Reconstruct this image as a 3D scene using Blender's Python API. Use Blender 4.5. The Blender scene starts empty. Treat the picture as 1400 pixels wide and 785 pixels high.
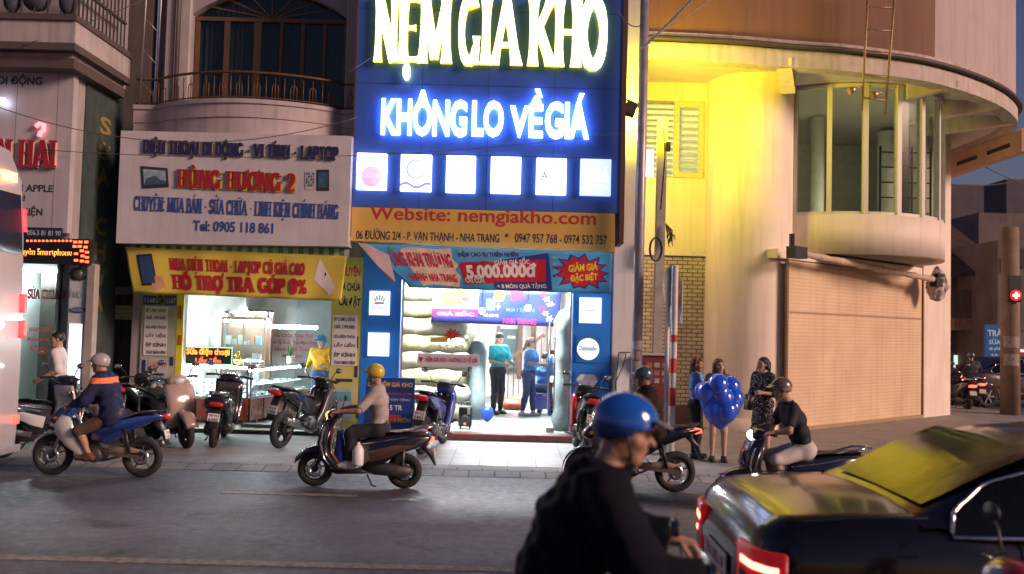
import bpy, math, random
import numpy as np
from mathutils import Vector, Matrix
random.seed(7)
D = bpy.data
SC = bpy.context.scene
R = math.radians

# ------------------------------------------------------------------ camera
CAMZ, FOC, PITCH, ROLL = 2.0, 1200.0, R(2.5), R(1.45)
_f = Vector((0, math.cos(PITCH), math.sin(PITCH)))
_u0 = Vector((0, -math.sin(PITCH), math.cos(PITCH)))
_r0 = Vector((1, 0, 0))
_r = _r0 * math.cos(ROLL) + _u0 * math.sin(ROLL)
_u = -_r0 * math.sin(ROLL) + _u0 * math.cos(ROLL)
CAM = Vector((0, 0, CAMZ))
cd = D.cameras.new("street_camera")
cam = D.objects.new("street_camera", cd)
SC.collection.objects.link(cam)
mw = Matrix.Identity(4)
for i, v in enumerate((_r, _u, -_f)):
    for j in range(3):
        mw[j][i] = v[j]
mw.translation = CAM
cam.matrix_world = mw
cd.sensor_width = 36.0
cd.lens = 36.0 * FOC / 1400.0
cd.clip_end = 2000
cd.clip_start = 0.05
cd.dof.use_dof = True
cd.dof.focus_distance = 13.5
cd.dof.aperture_fstop = 1.4
SC.camera = cam

# ------------------------------------------------------------------ light
SUN_AZ = (0.90, -0.42)          # direction towards the light, seen from above
SUN_EL = R(20)
w = D.worlds.new("World")
SC.world = w
w.use_nodes = True
nt = w.node_tree
bg = nt.nodes["Background"]
sky = nt.nodes.new("ShaderNodeTexSky")
sky.sky_type = 'NISHITA'
sky.sun_disc = False
sky.sun_elevation = R(1.9)
sky.dust_density = 0.2
sky.ozone_density = 2.0
sky.sun_rotation = math.atan2(SUN_AZ[0], SUN_AZ[1])
tint = nt.nodes.new("ShaderNodeMix")
tint.data_type = 'RGBA'
tint.blend_type = 'MULTIPLY'
tint.inputs[0].default_value = 1.0
tint.inputs[7].default_value = (0.82, 0.66, 0.98, 1)
nt.links.new(sky.outputs[0], tint.inputs[6])
nt.links.new(tint.outputs[2], bg.inputs[0])
bg.inputs[1].default_value = 0.15
sl = D.lights.new("street_glow", 'SUN')
sl.energy = 2.9
sl.angle = R(18)
sl.color = (1.0, 0.65, 0.50)
so = D.objects.new("street_glow", sl)
SC.collection.objects.link(so)
n_ = math.hypot(*SUN_AZ)
dv = Vector((SUN_AZ[0] / n_ * math.cos(SUN_EL), SUN_AZ[1] / n_ * math.cos(SUN_EL), math.sin(SUN_EL)))
so.rotation_euler = dv.to_track_quat('Z', 'Y').to_euler()
so.location = (20, -12, 20)
vs = SC.view_settings
vs.view_transform = 'Standard'
vs.look = 'None'
vs.exposure = 0.35
vs.gamma = 1.0
SC.cycles.use_denoising = True
SC.cycles.max_bounces = 7
SC.cycles.diffuse_bounces = 3
SC.cycles.glossy_bounces = 3
SC.cycles.transmission_bounces = 5
SC.cycles.transparent_max_bounces = 16
SC.cycles.sample_clamp_indirect = 4.0
SC.cycles.caustics_reflective = False
SC.cycles.caustics_refractive = False

# ------------------------------------------------------------------ helpers
def PX(px, py, Y):
    d = _f + _r * ((px - 700) / FOC) + _u * ((392.5 - py) / FOC)
    return CAM + d * (Y / d.y)

def PXZ(px, py, z):
    d = _f + _r * ((px - 700) / FOC) + _u * ((392.5 - py) / FOC)
    return CAM + d * ((z - CAMZ) / d.z)

def rect(x0, y0, x1, y1, Y):
    xm, ym = (x0 + x1) / 2, (y0 + y1) / 2
    return (PX(x0, ym, Y).x, PX(x1, ym, Y).x, PX(xm, y1, Y).z, PX(xm, y0, Y).z)   # X0 X1 Z0 Z1

OFF = {}
def link(o):
    SC.collection.objects.link(o)
    return o

def tag(o, label=None, cat=None, group=None, kind=None):
    if label: o['label'] = label
    if cat: o['category'] = cat
    if group: o['group'] = group
    if kind: o['kind'] = kind
    return o

def thing(name, label, cat, loc=(0, 0, 0), rz=0.0, group=None, local=False):
    o = link(D.objects.new(name, None))
    o.empty_display_size = 0.2
    o.location = loc
    o.rotation_euler = (0, 0, rz)
    OFF[o.name] = Vector((0, 0, 0)) if local else Vector(loc)
    return tag(o, label, cat, group)

class MB:
    def __init__(s):
        s.v = []; s.f = []; s.m = []; s.sm = []
    def add(s, vs_, fs, mi=0, smooth=False):
        b = len(s.v)
        s.v += [tuple(v) for v in vs_]
        for f in fs:
            s.f.append([i + b for i in f]); s.m.append(mi); s.sm.append(smooth)
        return s
    def box(s, x0, x1, y0, y1, z0, z1, mi=0, bev=0.0):
        if bev <= 0:
            vs_ = [(x, y, z) for x in (x0, x1) for y in (y0, y1) for z in (z0, z1)]
            fs = [(0, 1, 3, 2), (4, 6, 7, 5), (0, 4, 5, 1), (2, 3, 7, 6), (0, 2, 6, 4), (1, 5, 7, 3)]
            return s.add(vs_, fs, mi)
        b = min(bev, (x1 - x0) / 2.01, (y1 - y0) / 2.01, (z1 - z0) / 2.01)
        vs_ = []; idx = {}
        for ix, x in enumerate((x0, x1)):
            for iy, y in enumerate((y0, y1)):
                for iz, z in enumerate((z0, z1)):
                    sx, sy, sz = (1 - 2 * ix), (1 - 2 * iy), (1 - 2 * iz)
                    idx[(ix, iy, iz)] = len(vs_)
                    vs_ += [(x, y + sy * b, z + sz * b), (x + sx * b, y, z + sz * b), (x + sx * b, y + sy * b, z)]
        fs = []
        I = lambda a, k: idx[a] + k
        for ix in (0, 1):
            fs.append([I((ix, 0, 0), 0), I((ix, 1, 0), 0), I((ix, 1, 1), 0), I((ix, 0, 1), 0)])
        for iy in (0, 1):
            fs.append([I((0, iy, 0), 1), I((1, iy, 0), 1), I((1, iy, 1), 1), I((0, iy, 1), 1)])
        for iz in (0, 1):
            fs.append([I((0, 0, iz), 2), I((1, 0, iz), 2), I((1, 1, iz), 2), I((0, 1, iz), 2)])
        for a in (0, 1):
            for c in (0, 1):
                fs.append([I((a, c, 0), 0), I((a, c, 1), 0), I((a, c, 1), 1), I((a, c, 0), 1)])
                fs.append([I((a, 0, c), 0), I((a, 1, c), 0), I((a, 1, c), 2), I((a, 0, c), 2)])
                fs.append([I((0, a, c), 1), I((1, a, c), 1), I((1, a, c), 2), I((0, a, c), 2)])
        for k in idx.values():
            fs.append([k, k + 1, k + 2])
        return s.add(vs_, fs, mi)
    def obox(s, a, b, wx, wz, mi=0, up=(0, 0, 1)):
        """bar of rectangular section from a to b"""
        a, b = Vector(a), Vector(b)
        d = (b - a).normalized()
        upv = Vector(up)
        if abs(d.dot(upv)) > 0.98: upv = Vector((0, 1, 0))
        side = d.cross(upv).normalized(); top = side.cross(d).normalized()
        vs_ = []
        for p in (a, b):
            for i, j in ((-1, -1), (1, -1), (1, 1), (-1, 1)):
                vs_.append(p + side * (wx / 2 * i) + top * (wz / 2 * j))
        return s.add(vs_, [(0, 3, 2, 1), (4, 5, 6, 7), (0, 1, 5, 4), (1, 2, 6, 5), (2, 3, 7, 6), (3, 0, 4, 7)], mi)
    def tube(s, pts, r, n=8, mi=0, cap=True, smooth=True):
        pts = [Vector(p) for p in pts]
        rs = r if isinstance(r, (list, tuple)) else [r] * len(pts)
        vs_ = []; fs = []
        prev = None
        for i, p in enumerate(pts):
            if i == 0: d = pts[1] - pts[0]
            elif i == len(pts) - 1: d = pts[-1] - pts[-2]
            else: d = (pts[i + 1] - p).normalized() + (p - pts[i - 1]).normalized()
            if d.length < 1e-9: d = Vector((0, 0, 1))
            d.normalize()
            if prev is None:
                a = Vector((0, 0, 1)) if abs(d.z) < 0.9 else Vector((1, 0, 0))
                u = d.cross(a).normalized()
            else:
                u = (prev - d * prev.dot(d))
                u = u.normalized() if u.length > 1e-6 else d.orthogonal().normalized()
            prev = u
            v = d.cross(u)
            for k in range(n):
                t = 2 * math.pi * k / n
                vs_.append(p + (u * math.cos(t) + v * math.sin(t)) * rs[i])
        for i in range(len(pts) - 1):
            for k in range(n):
                k2 = (k + 1) % n
                fs.append((i * n + k, i * n + k2, (i + 1) * n + k2, (i + 1) * n + k))
        s.add(vs_, fs, mi, smooth)
        if cap:
            b = len(s.v) - len(vs_)
            s.f.append([b + k for k in range(n)][::-1]); s.m.append(mi); s.sm.append(False)
            s.f.append([b + (len(pts) - 1) * n + k for k in range(n)]); s.m.append(mi); s.sm.append(False)
        return s
    def lathe(s, prof, origin=(0, 0, 0), axis='z', n=20, mi=0, smooth=True, a0=0.0, a1=2 * math.pi):
        """prof: (radius, height) pairs"""
        o = Vector(origin); vs_ = []; fs = []
        full = abs(a1 - a0 - 2 * math.pi) < 1e-6
        m = n if full else n + 1
        for (r, h) in prof:
            for k in range(m):
                t = a0 + (a1 - a0) * k / n
                c, sn = r * math.cos(t), r * math.sin(t)
                vs_.append(o + (Vector((c, sn, h)) if axis == 'z' else Vector((c, h, sn)) if axis == 'y' else Vector((h, c, sn))))
        for i in range(len(prof) - 1):
            for k in range(n):
                k2 = (k + 1) % m
                fs.append((i * m + k, i * m + k2, (i + 1) * m + k2, (i + 1) * m + k))
        return s.add(vs_, fs, mi, smooth)
    def ell(s, c, r, n=12, m=8, mi=0, rot=None):
        c = Vector(c); vs_ = []; fs = []
        for i in range(m + 1):
            ph = math.pi * i / m
            for k in range(n):
                t = 2 * math.pi * k / n
                p = Vector((r[0] * math.sin(ph) * math.cos(t), r[1] * math.sin(ph) * math.sin(t), r[2] * math.cos(ph)))
                if rot: p = rot @ p
                vs_.append(c + p)
        for i in range(m):
            for k in range(n):
                k2 = (k + 1) % n
                fs.append((i * n + k, (i + 1) * n + k, (i + 1) * n + k2, i * n + k2))
        return s.add(vs_, fs, mi, True)
    def prism(s, poly, fn, t0, t1, mi=0):
        """poly of 2D points; fn(a,b,t)->3D"""
        n = len(poly)
        vs_ = [fn(a, b, t0) for a, b in poly] + [fn(a, b, t1) for a, b in poly]
        fs = [list(range(n)), list(range(2 * n - 1, n - 1, -1))]
        for k in range(n):
            k2 = (k + 1) % n
            fs.append((k, k2, n + k2, n + k))
        return s.add(vs_, fs, mi)
    def loft(s, secs, mi=0, smooth=True, closed=True, cap=True):
        n = len(secs[0]); vs_ = [p for sec in secs for p in sec]; fs = []
        for i in range(len(secs) - 1):
            for k in range(n if closed else n - 1):
                k2 = (k + 1) % n
                fs.append((i * n + k, i * n + k2, (i + 1) * n + k2, (i + 1) * n + k))
        if cap and closed:
            fs.append(list(range(n))[::-1]); fs.append([(len(secs) - 1) * n + k for k in range(n)])
        return s.add(vs_, fs, mi, smooth)
    def pillow(s, prof, y0, y1, inset=0.03, mi=0, steps=((0, .35), (.12, .75), (.3, 1.0))):
        """side profile (x,z) puffed between y0 and y1"""
        cx = sum(p[0] for p in prof) / len(prof); cz = sum(p[1] for p in prof) / len(prof)
        secs = []
        st = [(t, k) for t, k in steps] + [(1 - t, k) for t, k in reversed(steps)]
        n = len(prof)
        nor = []
        for i in range(n):
            ax, az = prof[i - 1]; bx, bz = prof[(i + 1) % n]
            dx, dz = bx - ax, bz - az; l = math.hypot(dx, dz) or 1
            nx, nz = dz / l, -dx / l
            if (prof[i][0] - cx) * nx + (prof[i][1] - cz) * nz < 0: nx, nz = -nx, -nz
            nor.append((nx, nz))
        for t, k in st:
            y = y0 + (y1 - y0) * t
            secs.append([(p[0] - nor[i][0] * inset * (1 - k), y, p[1] - nor[i][1] * inset * (1 - k)) for i, p in enumerate(prof)])
        return s.loft(secs, mi)
    def xf(s, mat, start=0):
        for i in range(start, len(s.v)):
            s.v[i] = tuple(mat @ Vector(s.v[i]))
        return s
    def build(s, name, mats, parent=None, smooth=None):
        me = D.meshes.new(name)
        off = Vector((0, 0, 0))
        if parent is not None: off = OFF.get(parent.name, off)
        vv = s.v if off.length == 0 else [(v[0] - off.x, v[1] - off.y, v[2] - off.z) for v in s.v]
        me.from_pydata(vv, [], s.f)
        if not isinstance(mats, (list, tuple)): mats = [mats]
        for m in mats: me.materials.append(m)
        me.polygons.foreach_set('material_index', s.m)
        me.polygons.foreach_set('use_smooth', s.sm if smooth is None else [smooth] * len(s.f))
        me.update()
        o = link(D.objects.new(name, me))
        OFF[o.name] = off
        if parent is not None: o.parent = parent
        return o

def at_base(o, base):
    """give a single-mesh thing its origin at its base"""
    b = Vector(base)
    o.data.transform(Matrix.Translation(-b)); o.location = b
    return o

# ------------------------------------------------------------------ materials
_mats = {}
def _new(name):
    m = D.materials.new(name); m.use_nodes = True
    return m, m.node_tree, m.node_tree.nodes["Principled BSDF"]

def M(name, rgb, rough=0.6, metal=0.0, var=0.12, scale=6.0, bump=0.0, bscale=60.0, coat=0.0, streak=0.0, spec=0.5, dirt=None):
    if name in _mats: return _mats[name]
    m, nt, b = _new(name)
    b.inputs['Roughness'].default_value = rough
    b.inputs['Metallic'].default_value = metal
    b.inputs['Specular IOR Level'].default_value = spec
    if coat: b.inputs['Coat Weight'].default_value = coat; b.inputs['Coat Roughness'].default_value = 0.06
    tc = nt.nodes.new('ShaderNodeTexCoord')
    no = nt.nodes.new('ShaderNodeTexNoise'); no.inputs['Scale'].default_value = scale; no.inputs['Detail'].default_value = 6
    no.inputs['Roughness'].default_value = 0.6
    nt.links.new(tc.outputs['Object'], no.inputs['Vector'])
    cr = nt.nodes.new('ShaderNodeValToRGB')
    cr.color_ramp.elements[0].position = 0.3; cr.color_ramp.elements[1].position = 0.72
    lo = [max(0, c * (1 - var)) for c in rgb]; hi = [min(1, c * (1 + var * 0.6)) for c in rgb]
    cr.color_ramp.elements[0].color = (*lo, 1); cr.color_ramp.elements[1].color = (*hi, 1)
    nt.links.new(no.outputs[0], cr.inputs[0])
    col = cr.outputs[0]
    if streak > 0:
        mp = nt.nodes.new('ShaderNodeMapping'); mp.inputs['Scale'].default_value = (5, 5, 0.35)
        nt.links.new(tc.outputs['Object'], mp.inputs[0])
        n2 = nt.nodes.new('ShaderNodeTexNoise'); n2.inputs['Scale'].default_value = 1.6; n2.inputs['Detail'].default_value = 8
        nt.links.new(mp.outputs[0], n2.inputs['Vector'])
        r2 = nt.nodes.new('ShaderNodeMapRange'); r2.inputs[1].default_value = 0.48; r2.inputs[2].default_value = 0.75
        r2.inputs[3].default_value = 0; r2.inputs[4].default_value = streak
        nt.links.new(n2.outputs[0], r2.inputs[0])
        mx = nt.nodes.new('ShaderNodeMix'); mx.data_type = 'RGBA'
        d = dirt or [c * 0.35 for c in rgb]
        mx.inputs[7].default_value = (*d, 1)
        nt.links.new(r2.outputs[0], mx.inputs[0]); nt.links.new(col, mx.inputs[6])
        col = mx.outputs[2]
    nt.links.new(col, b.inputs['Base Color'])
    if var > 0 and metal < 0.5:
        rr = nt.nodes.new('ShaderNodeMapRange'); rr.inputs[3].default_value = max(0.02, rough - 0.08); rr.inputs[4].default_value = min(1, rough + 0.1)
        nt.links.new(no.outputs[0], rr.inputs[0]); nt.links.new(rr.outputs[0], b.inputs['Roughness'])
    if bump > 0:
        nb = nt.nodes.new('ShaderNodeTexNoise'); nb.inputs['Scale'].default_value = bscale; nb.inputs['Detail'].default_value = 5
        nt.links.new(tc.outputs['Object'], nb.inputs['Vector'])
        bp = nt.nodes.new('ShaderNodeBump'); bp.inputs['Strength'].default_value = bump; bp.inputs['Distance'].default_value = 0.01
        nt.links.new(nb.outputs[0], bp.inputs['Height']); nt.links.new(bp.outputs[0], b.inputs['Normal'])
    _mats[name] = m
    return m

def EM(name, rgb, strength, base=None):
    if name in _mats: return _mats[name]
    m, nt, b = _new(name)
    b.inputs['Base Color'].default_value = (*(base or rgb), 1)
    b.inputs['Emission Color'].default_value = (*rgb, 1)
    b.inputs['Emission Strength'].default_value = strength
    b.inputs['Roughness'].default_value = 0.4
    _mats[name] = m
    return m

def GLASS(name, tintc=(1, 1, 1), refl=1.0, rough=0.02, haze=0.0):
    if name in _mats: return _mats[name]
    m = D.materials.new(name); m.use_nodes = True; nt = m.node_tree
    nt.nodes.clear()
    out = nt.nodes.new('ShaderNodeOutputMaterial')
    tr = nt.nodes.new('ShaderNodeBsdfTransparent'); tr.inputs[0].default_value = (*tintc, 1)
    gl = nt.nodes.new('ShaderNodeBsdfGlossy'); gl.inputs['Roughness'].default_value = rough
    fr = nt.nodes.new('ShaderNodeLayerWeight'); fr.inputs[0].default_value = 0.5
    pw = nt.nodes.new('ShaderNodeMath'); pw.operation = 'POWER'; pw.inputs[1].default_value = 5.0
    nt.links.new(fr.outputs['Facing'], pw.inputs[0])
    mu = nt.nodes.new('ShaderNodeMath'); mu.operation = 'MULTIPLY_ADD'; mu.inputs[1].default_value = .8 * refl; mu.inputs[2].default_value = .035 * refl
    mu.use_clamp = True
    mx = nt.nodes.new('ShaderNodeMixShader')
    nt.links.new(pw.outputs[0], mu.inputs[0]); nt.links.new(mu.outputs[0], mx.inputs[0])
    nt.links.new(tr.outputs[0], mx.inputs[1]); nt.links.new(gl.outputs[0], mx.inputs[2])
    last = mx.outputs[0]
    if haze > 0:
        df = nt.nodes.new('ShaderNodeBsdfDiffuse'); df.inputs[0].default_value = (0.8, 0.85, 0.85, 1)
        m2 = nt.nodes.new('ShaderNodeMixShader'); m2.inputs[0].default_value = haze
        nt.links.new(last, m2.inputs[1]); nt.links.new(df.outputs[0], m2.inputs[2]); last = m2.outputs[0]
    nt.links.new(last, out.inputs[0])
    _mats[name] = m
    return m

def BRICK(name, c1, c2, mortar, bw, bh, msize=0.012, rough=0.5, bump=0.4, offset=0.5, axes='xz', var=0.3, cvar=0.0):
    if name in _mats: return _mats[name]
    m, nt, b = _new(name)
    tc = nt.nodes.new('ShaderNodeTexCoord')
    sp = nt.nodes.new('ShaderNodeSeparateXYZ'); cb = nt.nodes.new('ShaderNodeCombineXYZ')
    nt.links.new(tc.outputs['Object'], sp.inputs[0])
    ia = {'x': 0, 'y': 1, 'z': 2}
    nt.links.new(sp.outputs[ia[axes[0]]], cb.inputs[0]); nt.links.new(sp.outputs[ia[axes[1]]], cb.inputs[1])
    br = nt.nodes.new('ShaderNodeTexBrick'); br.inputs['Scale'].default_value = 1.0
    br.inputs['Brick Width'].default_value = bw; br.inputs['Row Height'].default_value = bh
    br.inputs['Mortar Size'].default_value = msize; br.inputs['Mortar Smooth'].default_value = 0.2
    br.inputs['Color1'].default_value = (*c1, 1); br.inputs['Color2'].default_value = (*c2, 1); br.inputs['Mortar'].default_value = (*mortar, 1)
    br.offset = offset
    nt.links.new(cb.outputs[0], br.inputs['Vector'])
    no = nt.nodes.new('ShaderNodeTexNoise'); no.inputs['Scale'].default_value = 2.2; no.inputs['Detail'].default_value = 8
    nt.links.new(tc.outputs['Object'], no.inputs['Vector'])
    mr = nt.nodes.new('ShaderNodeMapRange'); mr.inputs[1].default_value = .3; mr.inputs[2].default_value = .7
    mr.inputs[3].default_value = 1 - var; mr.inputs[4].default_value = 1.0
    nt.links.new(no.outputs[0], mr.inputs[0])
    mx = nt.nodes.new('ShaderNodeMix'); mx.data_type = 'RGBA'; mx.blend_type = 'MULTIPLY'; mx.inputs[0].default_value = 1
    nt.links.new(br.outputs[0], mx.inputs[6]); nt.links.new(mr.outputs[0], mx.inputs[7])
    nt.links.new(mx.outputs[2], b.inputs['Base Color'])
    b.inputs['Roughness'].default_value = rough
    bp = nt.nodes.new('ShaderNodeBump'); bp.inputs['Strength'].default_value = bump; bp.inputs['Distance'].default_value = 0.008
    bp.invert = True
    nt.links.new(br.outputs['Fac'], bp.inputs['Height']); nt.links.new(bp.outputs[0], b.inputs['Normal'])
    _mats[name] = m
    return m

# ------------------------------------------------------------------ lettering
def text_raw(body, offset=0.0, extrude=0.0, shear=0.0):
    cu = D.curves.new('txt', 'FONT')
    cu.body = body; cu.size = 1.0; cu.offset = offset; cu.extrude = extrude; cu.resolution_u = 3; cu.shear = shear
    cu.align_x = 'LEFT'
    ob = D.objects.new('txt', cu); link(ob)
    dg = bpy.context.evaluated_depsgraph_get()
    me = D.meshes.new_from_object(ob.evaluated_get(dg))
    vs_ = [tuple(v.co) for v in me.vertices]; fs = [list(p.vertices) for p in me.polygons]
    D.objects.remove(ob); D.curves.remove(cu); D.meshes.remove(me)
    return vs_, fs

def text_into(mb, body, X0, X1, Z0, Z1, Y, mi=0, offset=0.02, extrude=0.0, slant=0.0, rise=0.0, shear=0.0, fn=None):
    """Fit the text's bounding box into X0..X1 / Z0..Z1 on the plane y = Y (facing -Y)."""
    vs_, fs = text_raw(body, offset, extrude, shear)
    if not vs_: return mb
    xs = [v[0] for v in vs_]; ys = [v[1] for v in vs_]
    ax, bx, ay, by = min(xs), max(xs), min(ys), max(ys)
    out = []
    for x, y, z in vs_:
        u = (x - ax) / (bx - ax or 1); v = (y - ay) / (by - ay or 1)
        X = X0 + (X1 - X0) * u; Z = Z0 + (Z1 - Z0) * v + rise * (u - .5)
        if fn: out.append(fn(X, Y - z, Z))
        else: out.append((X, Y - z, Z))
    return mb.add(out, fs, mi)

# a small stroke alphabet for the painted and illuminated capitals (flared or slab)
_O = [(.5 + .5 * math.sin(t * math.pi / 12), .5 + .5 * math.cos(t * math.pi / 12)) for t in range(25)]
def arc(cx, cy, rx, ry, a0, a1, n=12):
    return [(cx + rx * math.cos(R(a0 + (a1 - a0) * i / n)), cy + ry * math.sin(R(a0 + (a1 - a0) * i / n))) for i in range(n + 1)]
# each glyph: width, list of (polyline, weight, serif flags (start,end))
GL = {
 'A': (.74, [([(.06, 0), (.37, 1)], .8, 1, 0), ([(.68, 0), (.37, 1)], 1, 1, 0), ([(.2, .3), (.54, .3)], .6, 0, 0)]),
 'B': (.62, [([(.12, 0), (.12, 1)], 1, 1, 1), ([(.12, .95), (.34, .95)] + arc(.34, .745, .2, .205, 90, -90) + [(.12, .54)], .7, 0, 0), ([(.34, .54)] + arc(.36, .295, .22, .245, 90, -90) + [(.12, .05)], .7, 0, 0)]),
 'C': (.66, [(arc(.36, .5, .28, .45, 48, 312, 16), .9, 1, 1)]),
 'D': (.68, [([(.12, 0), (.12, 1)], 1, 1, 1), ([(.12, .95), (.3, .95)] + arc(.3, .5, .3, .45, 90, -90) + [(.12, .05)], .8, 0, 0)]),
 'E': (.56, [([(.12, 0), (.12, 1)], 1, 1, 1), ([(.12, .95), (.52, .95)], .7, 0, 2), ([(.12, .52), (.44, .52)], .6, 0, 2), ([(.12, .05), (.53, .05)], .7, 0, 2)]),
 'G': (.70, [(arc(.36, .5, .28, .45, 48, 330, 16), .9, 1, 0), ([(.6, 0.02), (.6, .42)], .9, 0, 1)]),
 'H': (.70, [([(.12, 0), (.12, 1)], 1, 1, 1), ([(.58, 0), (.58, 1)], 1, 1, 1), ([(.12, .52), (.58, .52)], .6, 0, 0)]),
 'I': (.26, [([(.13, 0), (.13, 1)], 1, 1, 1)]),
 'K': (.68, [([(.12, 0), (.12, 1)], 1, 1, 1), ([(.16, .42), (.58, 1)], .75, 0, 1), ([(.27, .55), (.62, 0)], 1, 0, 1)]),
 'L': (.54, [([(.12, 0), (.12, 1)], 1, 1, 1), ([(.12, .05), (.52, .05)], .7, 0, 2)]),
 'M': (.84, [([(.1, 0), (.14, 1)], .9, 1, 1), ([(.74, 0), (.70, 1)], 1, 1, 1), ([(.14, 1), (.42, .06)], .9, 0, 0), ([(.70, 1), (.42, .06)], .7, 0, 0)]),
 'N': (.70, [([(.1, 0), (.1, 1)], .9, 1, 1), ([(.6, 0), (.6, 1)], .9, 1, 1), ([(.1, 1), (.6, 0)], 1, 0, 0)]),
 'O': (.72, [(arc(.36, .5, .29, .45, 0, 360, 26), .95, 0, 0)]),
 'P': (.58, [([(.12, 0), (.12, 1)], 1, 1, 1), ([(.12, .95), (.32, .95)] + arc(.32, .7, .21, .25, 90, -90) + [(.12, .45)], .75, 0, 0)]),
 'R': (.64, [([(.12, 0), (.12, 1)], 1, 1, 1), ([(.12, .95), (.32, .95)] + arc(.32, .71, .2, .24, 90, -90) + [(.12, .47)], .75, 0, 0), ([(.3, .47), (.58, 0)], 1, 0, 1)]),
 'S': (.56, [(arc(.28, .72, .2, .235, 20, 230, 10) + arc(.28, .28, .2, .235, 50, -160, 10), .85, 1, 1)]),
 'T': (.60, [([(.3, 0), (.3, 1)], 1, 1, 0), ([(.03, .95), (.57, .95)], .7, 2, 2)]),
 'U': (.68, [([(.12, 1), (.12, .3)] + arc(.34, .3, .22, .26, 180, 360) + [(.56, 1)], .9, 1, 1)]),
 'V': (.72, [([(.06, 1), (.36, 0)], 1, 1, 0), ([(.66, 1), (.36, 0)], .75, 1, 0)]),
 'X': (.7, [([(.06, 0), (.64, 1)], .75, 1, 1), ([(.06, 1), (.64, 0)], 1, 1, 1)]),
 'Y': (.7, [([(.35, 0), (.35, .46)], 1, 1, 0), ([(.06, 1), (.35, .44)], .95, 1, 0), ([(.64, 1), (.35, .44)], .75, 1, 0)]),
 '2': (.56, [(arc(.28, .7, .2, .25, 170, -30, 10) + [(.08, .05)], .85, 1, 0), ([(.06, .05), (.5, .05)], .8, 0, 2)]),
 '0': (.58, [(arc(.29, .5, .21, .45, 0, 360, 22), .95, 0, 0)]),
 '-': (.36, [([(.05, .45), (.31, .45)], .8, 0, 0)]),
 ':': (.24, [([(.12, .08), (.12, .2)], 1, 0, 0), ([(.12, .62), (.12, .74)], 1, 0, 0)]),
 '%': (.7, [(arc(.18, .75, .12, .18, 0, 360, 14), .5, 0, 0), (arc(.52, .25, .12, .18, 0, 360, 14), .5, 0, 0), ([(.14, 0), (.56, 1)], .5, 0, 0)]),
 ' ': (.3, []),
}
import unicodedata
def _accent(ch, w):
    """strokes for the combining marks of ch over a glyph of width w"""
    out = []
    x = w / 2
    top = 1.1
    dec = unicodedata.normalize('NFD', ch)
    has_c = '\u0302' in dec
    for c in dec[1:]:
        if c == '\u0302': out.append(([(x - .14, 1.08), (x, 1.24), (x + .14, 1.08)], .5, 0, 0))
        elif c == '\u0306': out.append((arc(x, 1.24, .13, .14, 190, 350, 8), .5, 0, 0))
        elif c == '\u0301': out.append(([(x + (.14 if has_c else -.04), 1.1 + .1 * has_c), (x + .12 + .13 * has_c, 1.28 + .08 * has_c)], .55, 0, 0))
        elif c == '\u0300': out.append(([(x + (.12 if has_c else .04), 1.34 if has_c else 1.1), (x + (.26 if has_c else -.12), 1.16 if has_c else 1.28)], .55, 0, 0))
        elif c == '\u0303': out.append(([(x - .16, 1.1), (x - .07, 1.19), (x + .05, 1.12), (x + .16, 1.22)], .5, 0, 0))
        elif c == '\u0309': out.append((arc(x, 1.22, .08, .07, 160, -90, 8), .45, 0, 0))
        elif c == '\u0323': out.append(([(x, -.24), (x, -.1)], 1, 0, 0))
        elif c == '\u031b': out.append(([(w - .08, .9), (w + .02, 1.0), (w + .05, 1.12)], .5, 0, 0))
    return out, [c for c in dec[1:]]

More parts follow.
